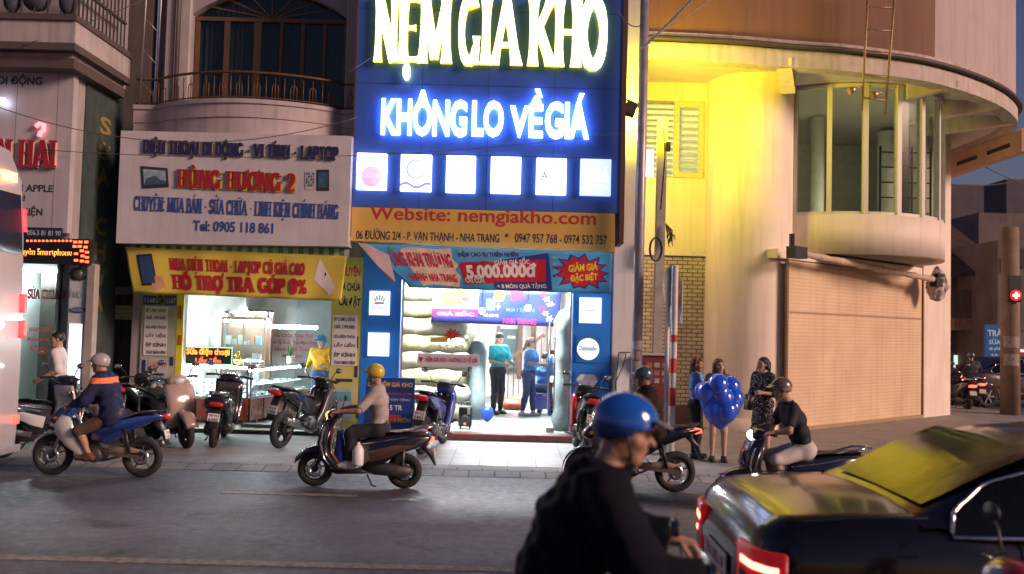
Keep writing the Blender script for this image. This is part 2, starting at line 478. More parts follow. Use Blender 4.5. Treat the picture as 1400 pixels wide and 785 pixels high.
def strokes_into(mb, body, X0, X1, Z0, Z1, Y, sw=.17, style='slab', mi=0, mside=None, depth=0.0, gap=.06, rise=0.0, hfac=1.0, space=.3, smin=0.0):
    """Lay the capitals of body along X0..X1, cap height Z0..Z1. style slab / flare / plain."""
    lay = []; x = 0
    for ch in body:
        d = unicodedata.normalize('NFD', ch)
        b = d[0]
        bar = False
        if ch in '\u0110\u0111': b = 'D'; bar = True
        wd, st = GL.get(b, GL[' '])
        if b == ' ': wd = space
        ss = list(st)
        if bar: ss.append(([(-.02, .5), (.3, .5)], .5, 0, 0))
        ac, marks = _accent(ch, wd)
        ss += ac
        lay.append((x, wd, ss)); x += wd + gap
    tot = x - gap
    kx = (X1 - X0) / tot; kz = (Z1 - Z0)
    T = lambda p, ox: (X0 + (p[0] + ox) * kx, Z0 + p[1] * kz)
    eps = 0.0
    for ox, wd, ss in lay:
        for pl, wt, s0, s1 in ss:
            half = max(sw * wt / 2, smin)
            pts = [Vector((*T(p, ox), 0)) for p in pl]
            n = len(pts)
            # stroke widths differ along x and z because letters are condensed: measure in world units
            hw = half * (kx * .8 + kz * .2)
            polys = []
            Ls, Rs = [], []
            closed = (pts[0] - pts[-1]).length < 1e-6 and n > 3
            for i in range(n):
                if closed: a, b_ = pts[i - 1 if i > 0 else n - 2], pts[(i + 1) if i < n - 1 else 1]
                else: a, b_ = pts[max(i - 1, 0)], pts[min(i + 1, n - 1)]
                d = (b_ - a).normalized()
                nn = Vector((-d.y, d.x, 0))
                h = half * (kx * abs(nn.x) + min(kz * .55, kx * 1.3) * abs(nn.y))
                Ls.append(pts[i] + nn * h); Rs.append(pts[i] - nn * h)
            if style == 'flare' and n == 2 and (s0 or s1):
                p, q = pts; d = (q - p); nn = Vector((-d.y, d.x, 0)).normalized()
                Ls, Rs = [], []
                for t in (0, .06, .25, .5, .75, .94, 1):
                    e = abs(t - .5) * 2
                    on = (s0 if t < .5 else s1)
                    h = half * (kx * abs(nn.x) + kz * .5 * abs(nn.y)) * (.92 + (.45 * e ** 4 if on else 0))
                    Ls.append(p + d * t + nn * h); Rs.append(p + d * t - nn * h)
                # keep the foot level
                for k, (pt, fl) in ((0, (p, s0)), (-1, (q, s1))):
                    if fl == 1 and abs(d.y) > abs(d.x) * .6:
                        for arr in (Ls, Rs): arr[k].y = pt.y
            for i in range(len(Ls) - 1):
                polys.append([Ls[i], Rs[i], Rs[i + 1], Ls[i + 1]])
            if style == 'slab':
                for pt, fl, e in ((pts[0], s0, pts[1] if n > 1 else pts[0]), (pts[-1], s1, pts[-2] if n > 1 else pts[0])):
                    sh = kz * .075; sx = hw + kx * .09
                    if fl == 1:
                        up = 1 if pt.y < (Z0 + Z1) / 2 else -1
                        polys.append([Vector((pt.x - sx, pt.y, 0)), Vector((pt.x + sx, pt.y, 0)), Vector((pt.x + sx, pt.y + up * sh, 0)), Vector((pt.x - sx, pt.y + up * sh, 0))])
                    elif fl == 2:
                        dirz = 1 if pt.y < (Z0 + Z1) / 2 - kz * .2 else -1
                        polys.append([Vector((pt.x - kx * .06, pt.y - kz * .05 * dirz, 0)), Vector((pt.x + kx * .05, pt.y - kz * .05 * dirz, 0)), Vector((pt.x + kx * .05, pt.y + dirz * kz * .17, 0)), Vector((pt.x - kx * .04, pt.y + dirz * kz * .13, 0))])
            rr = lambda X: rise * ((X - X0) / (X1 - X0) - .5)
            if depth <= 0:
                y = Y - eps
                for po in polys:
                    mb.add([(v.x, y, v.y + rr(v.x)) for v in po], [list(range(len(po)))], mi)
                    y -= 0.00015
            else:
                y1 = Y - depth - eps
                nL = len(Ls)
                for k, po in enumerate(polys):
                    yy = y1 - k * 0.00002
                    mb.add([(v.x, yy, v.y + rr(v.x)) for v in po], [list(range(len(po)))], mi)
                side = mi if mside is None else mside
                ring = Ls + Rs[::-1]
                vs_ = [(v.x, y1, v.y + rr(v.x)) for v in ring] + [(v.x, Y, v.y + rr(v.x)) for v in ring]
                m_ = len(ring)
                fs = [(k, (k + 1) % m_, m_ + (k + 1) % m_, m_ + k) for k in range(m_)]
                fs.append(list(range(m_, 2 * m_)) if not closed else (0, 1, 2)) if not closed else None
                mb.add(vs_, fs, side)
            eps += 0.0004 if eps < .004 else -0.0036
    return mb
# ================================================================== SETTING
PAV = 0.05
YF = 15.0
SHOPZ = 0.17
asphalt, _nt, _b = _new("asphalt")
def _asphalt():
    nt, b = _nt, _b
    tc = nt.nodes.new('ShaderNodeTexCoord')
    def noise(sc, det=6, rough=.6):
        n = nt.nodes.new('ShaderNodeTexNoise'); n.inputs['Scale'].default_value = sc; n.inputs['Detail'].default_value = det; n.inputs['Roughness'].default_value = rough
        nt.links.new(tc.outputs['Object'], n.inputs['Vector']); return n
    fine = noise(140, 3, .7); patch = noise(.45, 8); mid = noise(9, 5)
    vor = nt.nodes.new('ShaderNodeTexVoronoi'); vor.inputs['Scale'].default_value = 70
    nt.links.new(tc.outputs['Object'], vor.inputs['Vector'])
    cr = nt.nodes.new('ShaderNodeValToRGB')
    cr.color_ramp.elements[0].position = .36; cr.color_ramp.elements[0].color = (.075, .078, .098, 1)
    cr.color_ramp.elements[1].position = .75; cr.color_ramp.elements[1].color = (.235, .24, .29, 1)
    nt.links.new(fine.outputs[0], cr.inputs[0])
    mr = nt.nodes.new('ShaderNodeMapRange'); mr.inputs[1].default_value = .35; mr.inputs[2].default_value = .68; mr.inputs[3].default_value = .62; mr.inputs[4].default_value = 1.2
    nt.links.new(patch.outputs[0], mr.inputs[0])
    mx = nt.nodes.new('ShaderNodeMix'); mx.data_type = 'RGBA'; mx.blend_type = 'MULTIPLY'; mx.inputs[0].default_value = 1
    nt.links.new(cr.outputs[0], mx.inputs[6]); nt.links.new(mr.outputs[0], mx.inputs[7])
    mpx = nt.nodes.new('ShaderNodeMapping'); mpx.inputs['Scale'].default_value = (.10, .8, 1); nt.links.new(tc.outputs['Object'], mpx.inputs[0])
    trk = nt.nodes.new('ShaderNodeTexNoise'); trk.inputs['Scale'].default_value = 1.0; trk.inputs['Detail'].default_value = 4; nt.links.new(mpx.outputs[0], trk.inputs['Vector'])
    t2 = nt.nodes.new('ShaderNodeMapRange'); t2.inputs[1].default_value = .38; t2.inputs[2].default_value = .62; t2.inputs[3].default_value = .72; t2.inputs[4].default_value = 1.15; nt.links.new(trk.outputs[0], t2.inputs[0])
    stn = noise(1.7, 3, .4); s2 = nt.nodes.new('ShaderNodeMapRange'); s2.inputs[1].default_value = .60; s2.inputs[2].default_value = .72; s2.inputs[3].default_value = 1.0; s2.inputs[4].default_value = .6; nt.links.new(stn.outputs[0], s2.inputs[0])
    crk = nt.nodes.new('ShaderNodeTexVoronoi'); crk.feature = 'DISTANCE_TO_EDGE'; crk.inputs['Scale'].default_value = .55; nz = noise(2.2, 5); va = nt.nodes.new('ShaderNodeVectorMath'); va.operation = 'MULTIPLY_ADD'; va.inputs[1].default_value = (.5, .5, .5)
    nt.links.new(nz.outputs[1], va.inputs[0]); nt.links.new(tc.outputs['Object'], va.inputs[2]); nt.links.new(va.outputs[0], crk.inputs['Vector'])
    c2 = nt.nodes.new('ShaderNodeMapRange'); c2.inputs[1].default_value = 0; c2.inputs[2].default_value = .006; c2.inputs[3].default_value = .55; c2.inputs[4].default_value = 1.0; nt.links.new(crk.outputs[0], c2.inputs[0])
    last = mx.outputs[2]
    for q in (t2, s2, c2):
        m_ = nt.nodes.new('ShaderNodeMix'); m_.data_type = 'RGBA'; m_.blend_type = 'MULTIPLY'; m_.inputs[0].default_value = 1
        nt.links.new(last, m_.inputs[6]); nt.links.new(q.outputs[0], m_.inputs[7]); last = m_.outputs[2]
    nt.links.new(last, b.inputs['Base Color'])
    r = nt.nodes.new('ShaderNodeMapRange'); r.inputs[1].default_value = .3; r.inputs[2].default_value = .7; r.inputs[3].default_value = .42; r.inputs[4].default_value = .72
    nt.links.new(mid.outputs[0], r.inputs[0]); nt.links.new(r.outputs[0], b.inputs['Roughness'])
    bp = nt.nodes.new('ShaderNodeBump'); bp.inputs['Strength'].default_value = .55; bp.inputs['Distance'].default_value = .006
    nt.links.new(vor.outputs['Distance'], bp.inputs['Height']); nt.links.new(bp.outputs[0], b.inputs['Normal'])
_asphalt()
pave_tile = BRICK("pavement_tiles", (.42, .41, .41), (.36, .35, .36), (.2, .2, .2), .4, .4, .01, .5, .35, 0.0, 'xy', .35)
pave_conc = M("pavement_concrete", (.25, .24, .24), .8, var=.3, scale=2.5, bump=.3)
kerb_conc = BRICK("kerb_concrete", (.3, .29, .29), (.27, .26, .26), (.12, .12, .12), .34, .34, .012, .8, .5, 0.5, 'xy', .4)
paint_white = M("road_paint", (.5, .48, .45), .7, var=.45, scale=9)

mb = MB(); mb.add([(-160, -60, 0), (200, -60, 0), (200, 260, 0), (-160, 260, 0)], [(0, 1, 2, 3)])
tag(mb.build('road', asphalt), kind='structure')

# pavement: front strip, rounded corner into the side street
def arcpts(cx, cy, r, a0, a1, n=10): return [(cx + r * math.cos(R(a0 + (a1 - a0) * i / n)), cy + r * math.sin(R(a0 + (a1 - a0) * i / n))) for i in range(n + 1)]
edge = [(-40, 12.0)] + [(6.5, 12.0)] + arcpts(6.5, 18.5, 6.5, -90, 0, 12) + [(13.0, 60)]
edge_o = [(-40, 11.62)] + [(6.5, 11.62)] + arcpts(6.5, 18.5, 6.88, -90, 0, 12) + [(13.38, 60)]
poly = edge + [(-40, 60)]
mb = MB(); mb.prism(poly, lambda a, b, t: (a, b, t), -.02, PAV)
tag(mb.build('pavement', pave_conc), kind='structure')
mb = MB()
vs_ = [(x, y, PAV + .001) for x, y in edge] + [(x, y, 0.006) for x, y in edge_o] + [(x, y, -.02) for x, y in edge_o]
n = len(edge)
fs = [(n + k, n + k + 1, k + 1, k) for k in range(n - 1)] + [(2 * n + k, 2 * n + k + 1, n + k + 1, n + k) for k in range(n - 1)]
mb.add(vs_, fs)
tag(mb.build('kerb', kerb_conc), kind='structure')
# light tiles laid in front of the mattress shop
mb = MB(); mb.box(-2.15, 2.0, 12.22, 15.0, PAV - .01, PAV + .004)
tag(mb.build('pavement_tiles', pave_tile), kind='structure')
mb = MB(); mb.box(2.0, 11.0, 13.4, 23, PAV - .01, PAV + .003)
tag(mb.build('pavement_corner', M('corner_paving', (.3, .27, .25), .7, var=.25, scale=3)), kind='structure')
# painted lines
mb = MB()
a = PXZ(-60, 763, 0); b2 = PXZ(560, 786, 0)
a2 = PXZ(-60, 757, 0)
mb.box(-9, 1.6, a.y - .02, a.y + .12, 0.002, 0.006)
for (x0, x1, py) in ((300, 490, 676),):
    p = PXZ((x0 + x1) / 2, py, 0)
    mb.box(PXZ(x0, py, 0).x, PXZ(x1, py, 0).x, p.y - .05, p.y + .05, 0.002, 0.006)
tag(mb.build('road_marking', M('worn_paint', (.27, .25, .23), .75, var=.6, scale=14)), kind='structure')

# ------------------------------------------------------------------ common materials
wall_cream = M("wall_cream", (.44, .40, .41), .75, var=.12, scale=2, streak=.35, bump=.1)
wall_pink = M("wall_pink", (.36, .325, .35), .75, var=.12, scale=2, streak=.45, bump=.1)
wall_white = M("wall_white", (.72, .69, .66), .6, var=.08, scale=2, streak=.2)
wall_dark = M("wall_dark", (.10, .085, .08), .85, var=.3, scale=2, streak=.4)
wall_in = M("interior_wall", (.62, .66, .62), .6, var=.06, scale=2)
floor_in = M("interior_floor", (.6, .6, .56), .18, var=.08, scale=3)
ceil_in = M("interior_ceiling", (.75, .75, .72), .7, var=.05)
metal_dark = M("metal_dark", (.04, .04, .045), .45, .6, var=.2)
metal_grey = M("metal_grey", (.35, .35, .36), .4, .8, var=.2)
steel = M("steel", (.62, .62, .64), .22, 1.0, var=.1)
wood_dark = M("wood_dark", (.09, .045, .028), .5, var=.35, scale=12)
wood_red = M("wood_red", (.25, .06, .04), .35, var=.3, scale=9)
frame_brown = M("frame_brown", (.16, .09, .05), .55, var=.25)
glass = GLASS("glass_clear", (.93, .97, .95), 1.0)
glass_dim = GLASS("glass_dim", (.66, .72, .68), 1.3)
black = M("black_plastic", (.02, .02, .022), .45, var=.2)
rubber = M("rubber", (.018, .018, .018), .75, var=.3, scale=20)
cloth_curtain = M("curtain_cloth", (.12, .13, .14), .9, var=.3, scale=30)
paper_white = M("paper_white", (.78, .77, .75), .6, var=.05)
tube_fill_light = EM("tube_fill_light", (.86, .95, 1.0), 16)

def building(name, label, cat='building', base=(0, 15, 0)):
    return thing(name, label, cat, base)

# ================================================================== PHONE REPAIR SHOP BUILDING (with arched window)
bld = building('shop_building', "cream two-storey building with arched window and bowed balcony over a phone shop", base=(-4.6, 15.0, PAV))
XL, XR = PX(180, 450, YF).x, PX(491, 450, YF).x        # -6.45 .. -2.6
OX0, OX1 = PX(246, 500, YF).x, PX(452, 500, YF).x      # shop opening
zc = 3.25
mb = MB()
mb.box(XL, OX0 - .02, YF, YF + .3, PAV, 5.4)           # wall piers and the wall over the opening
mb.box(OX1 + .02, XR, YF, YF + .3, PAV, 5.4)
mb.box(OX0 - .02, OX1 + .02, YF, YF + .3, zc, 5.4)
# upper storey wall with an arched opening
wx0, wx1 = PX(262, 60, YF + .3).x, PX(473, 60, YF + .3).x
wz0, wzs, wzt = 5.3, PX(365, 22, YF + .3).z, PX(365, -14, YF + .3).z
Yw = YF + .3
mb.box(XL + .25, wx0, Yw, Yw + .3, 5.4, 9.5)
mb.box(wx1, XR, Yw, Yw + .3, 5.4, 9.5)
arcp = []
for i in range(15):
    t = i / 14
    arcp.append((wx0 + (wx1 - wx0) * t, wzs + (wzt - wzs) * math.sin(math.pi * t) ** .8))
mb.prism([(wx0, 9.5)] + arcp + [(wx1, 9.5)], lambda a, b, t: (a, t, b), Yw, Yw + .3)
mb.box(XL, XR, YF + .6, YF + 7, 5.4, 9.4)
mb.build('wall', wall_pink, bld)
mb = MB()                                              # pilasters beside the window
for (a0, a1) in ((228, 241), (247, 262), (474, 490)):
    x0, x1 = PX(a0, 70, Yw).x, PX(a1, 70, Yw).x
    mb = MB(); mb.box(x0, x1, Yw - .1, Yw, 5.4, 9.5, bev=.02); mb.build('pilaster', wall_cream, bld)
# balcony slab and bowed parapet
def bow(t):  # t 0..1 along the front, returns depth in front of the facade
    if t < .12 or t > .92: return .28
    u = (t - .12) / .8
    return .34 + .55 * math.sin(math.pi * u) ** .75
pts = []
bx0, bx1 = PX(179, 150, 14.6).x, PX(488, 150, 14.6).x
for i in range(41):
    t = i / 40
    pts.append((bx0 + (bx1 - bx0) * t, YF - bow(t)))
def band(mb, pts, z0, z1, th, mi=0, out=0.0):
    n = len(pts)
    o = [(x, y - out) for x, y in pts]; ii = [(x, y + th) for x, y in pts]
    mb.loft([[(o[k][0], o[k][1], z0), (o[k][0], o[k][1], z1), (ii[k][0], ii[k][1], z1), (ii[k][0], ii[k][1], z0)] for k in range(n)], mi, smooth=False)
zt = PX(330, 139, 14.2).z
mb = MB()
band(mb, pts, zt - .95, zt - .28, .14)
band(mb, pts, zt - .275, zt - .05, .12, out=.02)
mb.build('parapet', M('parapet_paint', (.47, .40, .41), .7, var=.1, scale=2, streak=.5), bld)
mb = MB(); band(mb, pts, zt - .05, zt + .02, .2, out=.05); mb.build('coping', wall_cream, bld)
mb = MB(); mb.prism(pts + [(bx1, YF + .31), (bx0, YF + .31)], lambda a, b, t: (a, b, t), zt - .98, zt - .9); mb.build('balcony_slab', wall_cream, bld)
# arched window
wn = MB()
Ywf = Yw + .12
def barx(px0, px1, z0, z1, y=Ywf, dy=.07):
    wn.box(PX(px0, 60, Yw).x, PX(px1, 60, Yw).x, y, y + dy, z0, z1)
zT = PX(365, 25, Yw).z
for a0, a1 in ((263, 269), (303, 310), (344, 354), (380, 384), (409, 414), (439, 444), (468, 473)):
    barx(a0, a1, wz0, zT - .03)
barx(263, 473, zT - .03, zT + .04, Ywf - .01, .09)
for k in range(1, 8):                                  # sun-ray bars of the fanlight
    t = R(180 * k / 8); cx = (wx0 + wx1) / 2
    dx = math.cos(t); L = 1.3
    wn.obox((cx, Ywf + .03, zT + .04), (cx + dx * L, Ywf + .03, zT + .04 + math.sin(t) * .55), .025, .025)
win = wn.build('window', frame_brown, bld)
wp = MB(); wp.prism([(wx0, wz0), (wx1, wz0)] + arcp[::-1], lambda a, b, t: (a, t, b), Ywf + .03, Ywf + .04); wp.build('pane', glass_dim, win)
cu = MB()                                              # curtains behind the panes
nx = 120
cu.loft([[(wx0 + (wx1 - wx0) * i / nx, Yw + .26 + .02 * math.sin(i * 1.55) + .008 * math.sin(i * .7), z) for z in (wz0, wzt + .1)] for i in range(nx + 1)], closed=False, cap=False)
cu.build('curtain', cloth_curtain, win)
# railing
rl = MB()
rp = [(x, y + .05, zt + .02) for x, y in pts]
top = [(x, y, z + .46) for x, y, z in rp]
rl.tube(top, .022, 6)
rl.tube([(x, y, z + .05) for x, y, z in rp], .012, 5)
for i in range(0, 41, 1):
    x, y, z = rp[i]
    if i % 3 == 1: rl.tube([(x, y, z), (x, y, z + .40)], .009, 5)
    elif i % 3 == 2 and i + 1 < 41:
        x2, y2, _ = rp[i + 1]
        ar = [(x, y, z)] + [(x + (x2 - x) * (.5 - .5 * math.cos(R(a))), y + (y2 - y) * (.5 - .5 * math.cos(R(a))), z + .22 + .07 * math.sin(R(a))) for a in range(0, 181, 30)] + [(x2, y2, z)]
        rl.tube(ar, .008, 5)
        xm, ym = (x + x2) / 2, (y + y2) / 2
        rl.tube([(xm, ym, z), (xm, ym, z + .40)], .007, 5)
rl.build('railing', M('railing_iron', (.16, .085, .04), .5, .4, var=.3), bld)
dp = MB(); x = PX(244, 50, Yw - .1).x; dp.tube([(x, Yw - .14, 5.6), (x, Yw - .14, 9.5)], .035, 8); dp.build('drainpipe', M('pipe_brown', (.12, .09, .08), .6), bld)

# shop room
def room(parent, X0, X1, Y0, Y1, Z0, Z1, mw, mf, mc, th=.1):
    m = MB()
    m.box(X0 - th, X1 + th, Y1, Y1 + th, Z0 - .1, Z1 + th)
    m.box(X0 - th, X0, Y0, Y1, Z0 - .1, Z1 + th); m.box(X1, X1 + th, Y0, Y1, Z0 - .1, Z1 + th)
    m.build('room_wall', mw, parent)
    m = MB(); m.box(X0, X1, Y0, Y1, Z1, Z1 + th - .003); m.build('ceiling', mc, parent)
    m = MB(); m.box(X0, X1, Y0 - .3, Y1, Z0 - .12, Z0); m.build('floor', mf, parent)
room(bld, OX0 - .25, OX1 + .35, YF + .3, 20.6, .12, zc, M('phone_shop_wall', (.68, .69, .65), .6, var=.06), floor_in, ceil_in)
mb = MB(); mb.box(PX(405, 460, 20.5).x, OX1 + .34, 20.46, 20.58, .12, PX(420, 408, 20.4).z); mb.build('back_panel', M('back_panel_grey', (.3, .36, .37), .5), bld)

# mast of lattice on the balcony's end
x0, x1 = PX(194, 60, 14.75).x, PX(212, 60, 14.75).x
t = thing('lattice_mast', "thin white lattice mast standing on the end of the cream balcony", 'mast', (x0, 14.75, zt))
mb = MB(); mb.tube([(x0, 14.75, zt - .0), (x0 + .08, 14.75, 9.5)], .018, 6); mb.tube([(x1, 14.85, zt), (x1 + .06, 14.85, 9.5)], .018, 6)
mb.build('mast_leg', metal_grey, t)
mb = MB()
for k in range(7):
    z = zt + .25 + k * .55
    mb.tube([(x0 + .012 * k, 14.75, z + .2), (x1 + .01 * k, 14.85, z - .05)], .01, 5)
mb.build('brace', metal_grey, t)

# ================================================================== MATTRESS SHOP BUILDING
mt_b = building('mattress_shop_building', "mattress shop building with blue shopfront pillars, glass front and red step", base=(-.4, 15, PAV))
MX0, MX1 = PX(546, 500, YF).x, PX(781, 500, YF).x
mzc = 3.35
mb = MB()
mb.box(XR + .01, MX0, YF + .002, YF + .3, PAV, mzc); mb.box(MX1, 1.70, YF + .002, YF + .3, PAV, mzc)
mb.box(XR + .01, 1.70, YF + .002, YF + 6, mzc + .11, 12)
mb.build('wall', wall_pink, mt_b)
room(mt_b, MX0 - .35, MX1 + .25, YF + .3, 22.5, SHOPZ, mzc, wall_white, M('shop_floor', (.55, .58, .58), .12, var=.06, scale=3), ceil_in)
mb = MB(); mb.box(MX0 - .3, MX1 + .55, YF - .22, YF + .001, PAV, SHOPZ + .0, bev=.01); mb.build('step', M('step_red', (.22, .055, .045), .35, var=.3, scale=10), mt_b)
blue_panel = M('pillar_blue', (.03, .24, .80), .3, var=.05, scale=2)
for (a0, a1) in ((493, 546), (782, 834)):
    X0, X1 = PX(a0, 480, YF - .06).x, PX(a1, 480, YF - .06).x
    mb = MB(); mb.box(X0, X1, YF - .06, YF, PAV, 3.2); mb.build('shopfront_pillar', blue_panel, mt_b)

# logo cards on the pillars
card_lit = EM('card_lit', (.95, .97, 1.0), .75)
card_blue = EM('card_ink_blue', (.05, .2, .45), .1)
card_pale = EM('card_ink_pale', (.55, .7, .85), .5)
def card(px0, py0, px1, py1, Y, label, draw):
    X0, X1, Z0, Z1 = rect(px0, py0, px1, py1, Y)
    t = thing('logo_card', label, 'logo card', ((X0 + X1) / 2, Y, Z0), group='logo cards on the blue shop pillars')
    mb = MB(); mb.box(X0, X1, Y - .02, Y + .02, Z0, Z1, bev=.004); mb.build('card', card_lit, t)
    lb = MB(); draw(lb, X0, X1, Z0, Z1, Y - .024); o = lb.build('logo', [card_blue, card_pale, EM('card_ink_grey', (.3, .35, .4), .2)], t)
def crown(lb, X0, X1, Z0, Z1, Y, mi):
    w = X1 - X0; h = Z1 - Z0; cx = (X0 + X1) / 2
    for k in range(5):
        a = R(150 - 30 * k); 
        lb.obox((cx + .2 * w * math.cos(a), Y, Z0 + .52 * h + .1 * h * math.sin(a)), (cx + .3 * w * math.cos(a), Y, Z0 + .55 * h + .28 * h * math.sin(a)), .02, .004, mi, up=(0, 1, 0))
    lb.obox((cx - .22 * w, Y - .001, Z0 + .5 * h), (cx + .22 * w, Y - .001, Z0 + .5 * h), .004, .03, mi)
def d1(lb, X0, X1, Z0, Z1, Y):
    crown(lb, X0, X1, Z0, Z1, Y, 2); text_into(lb, "Elan", X0 + .06, X1 - .06, Z0 + .1, Z0 + .2, Y, 1, .01)
def d2(lb, X0, X1, Z0, Z1, Y):
    text_into(lb, "EVERON", X0 + .04, X1 - .04, Z0 + .17, Z0 + .26, Y, 1, .0)
    lb.tube([(X0 + .05 + .3 * k / 8, Y, Z0 + .12 + .03 * math.sin(k)) for k in range(9)], .006, 4, 1)
def d3(lb, X0, X1, Z0, Z1, Y):
    crown(lb, X0, X1, Z0, Z1, Y, 1)
    text_into(lb, "KYMDAN", X0 + .05, X1 - .05, Z0 + .06, Z0 + .12, Y, 1, .01)
def d4(lb, X0, X1, Z0, Z1, Y):
    cx, cz = (X0 + X1) / 2, (Z0 + Z1) / 2; r = min(X1 - X0, Z1 - Z0) * .48
    text_into(lb, "Dunlopillo", cx - r * .9, cx + r * .9, cz - .05, cz + .06, Y - .003, 0, .03)
card(505, 398, 533, 431, YF - .08, "white lit logo card with crown above the second card, left blue pillar", d1)
card(503, 455, 532, 487, YF - .08, "white lit logo card with pale script behind yellow-helmeted scooter rider", d2)
card(792, 407, 822, 442, YF - .08, "white lit logo card at the top of the right blue pillar", d3)
# round logo card
X0, X1, Z0, Z1 = rect(790, 461, 818, 494, YF - .08)
t = thing('logo_card', "white round logo on blue square with dark name across it", 'logo card', ((X0 + X1) / 2, YF - .08, Z0), group='logo cards on the blue shop pillars')
mb = MB(); mb.box(X0 - .03, X1 + .03, YF - .085, YF - .06, Z0 - .02, Z1 + .02); mb.build('card', M('card_blue', (.03, .2, .55), .4), t)
mb = MB(); mb.lathe([(0, 0), (.185, 0), (.185, .012)], ((X0 + X1) / 2, YF - .1, (Z0 + Z1) / 2), 'y', 28); mb.build('disc', card_lit, t)
mb = MB(); d4(mb, X0, X1, Z0, Z1, YF - .104); mb.build('lettering', card_blue, t)
X0, X1, Z0, Z1 = rect(787, 512, 818, 537, YF - .08)
t = thing('diamond_picture', "cut diamond picture low on the right blue pillar", 'picture', ((X0 + X1) / 2, YF - .08, Z0))
mb = MB(); mb.box(X0 - .02, X1 + .02, YF - .08, YF - .06, Z0 - .1, Z1 + .04); mb.build('card', M('card_blue2', (.03, .16, .5), .4), t)
mb = MB()
cx = (X0 + X1) / 2; w_ = (X1 - X0); top_ = Z1; mid = Z1 - .1; bot = Z0 - .08
up = [cx - w_ * .3, cx - w_ * .1, cx + w_ * .1, cx + w_ * .3]; lo = [cx - w_ * .48, cx - w_ * .2, cx + w_ * .2, cx + w_ * .48]
y = YF - .085
for k in range(3):
    mb.add([(up[k], y, top_), (up[k + 1], y, top_), (lo[k + 1], y, mid), (lo[k], y, mid)], [(0, 1, 2, 3)], k % 3)
    mb.add([(lo[k], y, mid), (lo[k + 1], y, mid), (cx, y, bot)], [(0, 1, 2)], (k + 1) % 3)
mb.add([(up[0], y, top_), (lo[0], y, mid), (lo[0] + .02, y, mid + .05)], [(0, 1, 2)], 2); mb.add([(up[3], y, top_), (lo[3], y, mid), (lo[3] - .02, y, mid + .05)], [(0, 1, 2)], 1)
mb.build('diamond', [M('gem_a', (.8, .85, .9), .2), M('gem_b', (.35, .5, .65), .2), M('gem_c', (.55, .45, .7), .2)], t)

# glass front
gf = thing('glass_shopfront', "frameless glass front of the mattress shop with steel door handles", 'shopfront', ((MX0 + MX1) / 2, YF + .12, SHOPZ))
gx = [MX0, PX(566, 500, YF).x, PX(662, 500, YF).x, PX(757, 500, YF).x, MX1]
for k in (0, 1, 3):
    mb = MB(); mb.box(gx[k] + .01, gx[k + 1] - .01, YF + .12, YF + .132, SHOPZ + .01, 2.9); mb.build('pane', glass, gf)
mb = MB(); mb.box(MX0, MX1, YF + .1, YF + .15, 2.9, 2.96); mb.box(MX0, MX0 + .03, YF + .1, YF + .15, SHOPZ, 2.9); mb.box(MX1 - .03, MX1, YF + .1, YF + .15, SHOPZ, 2.9); mb.build('rail', steel, gf)
for (px, y0, y1) in ((754, 462, 590),):
    mb = MB(); x = PX(px, 520, YF).x
    for dx in (-.05, .05): mb.tube([(x + dx, YF + .06, PX(px, 560, YF).z), (x + dx, YF + .06, PX(px, 440, YF).z)], .014, 8)
    for zz in (SHOPZ + .05, 1.0, 1.55): mb.box(x - .07, x + .07, YF + .1, YF + .15, zz - .04, zz + .04)
    mb.build('handle', steel, gf)

# white pillar between the two buildings
pil = MB(); pil.box(1.72, 2.16, YF, 18.2, PAV, 12, bev=.02)
o = pil.build('wall_pillar', M('pillar_white', (.75, .72, .68), .6, var=.06, scale=2, streak=.25))
tag(o, "white wall pier between blue shopfront and brick wall, lit yellow higher up", 'wall pier')

# ================================================================== CORNER BUILDING
cb = building('corner_building', "rounded corner building with glazed bay, roller shutter and brown painted upper band", base=(6, 18, PAV))
YR = 18.0
wall_corner = M('corner_wall', (.78, .68, .57), .65, var=.10, scale=1.2, streak=.45, dirt=(.50, .41, .33))
# recessed wall with window opening, ledge, and brick below
X0, X1 = 2.1, 4.6
wX0, wX1 = PX(882, 190, YR).x, PX(962, 190, YR).x
wZ0, wZ1 = PX(920, 243, YR).z, PX(920, 138, YR).z
zl = PX(920, 348, YR).z
mb = MB()
mb.box(X0, wX0, YR, YR + .2, zl, 7.3); mb.box(wX1, X1, YR, YR + .2, zl, 7.3)
mb.box(wX0, wX1, YR, YR + .2, zl, wZ0); mb.box(wX0, wX1, YR, YR + .2, wZ1, 7.3)
mb.box(X0, X1 - .3, YR - .14, YR - .001, zl - .03, zl + .06)
mb.build('wall', wall_corner, cb)
mb = MB(); mb.box(X0, X1, YR - .06, YR + .1, .45, zl - .03)
mb.build('brick_wall', BRICK('brick_tiles', (.66, .56, .40), (.56, .46, .31), (.17, .13, .10), .21, .082, .012, .35, .5, .5, 'xz', .3), cb)
mb = MB(); mb.box(X0, X1, YR - .07, YR + .1, PAV, .45); mb.build('plinth', M('plinth_brown', (.12, .08, .06), .6), cb)
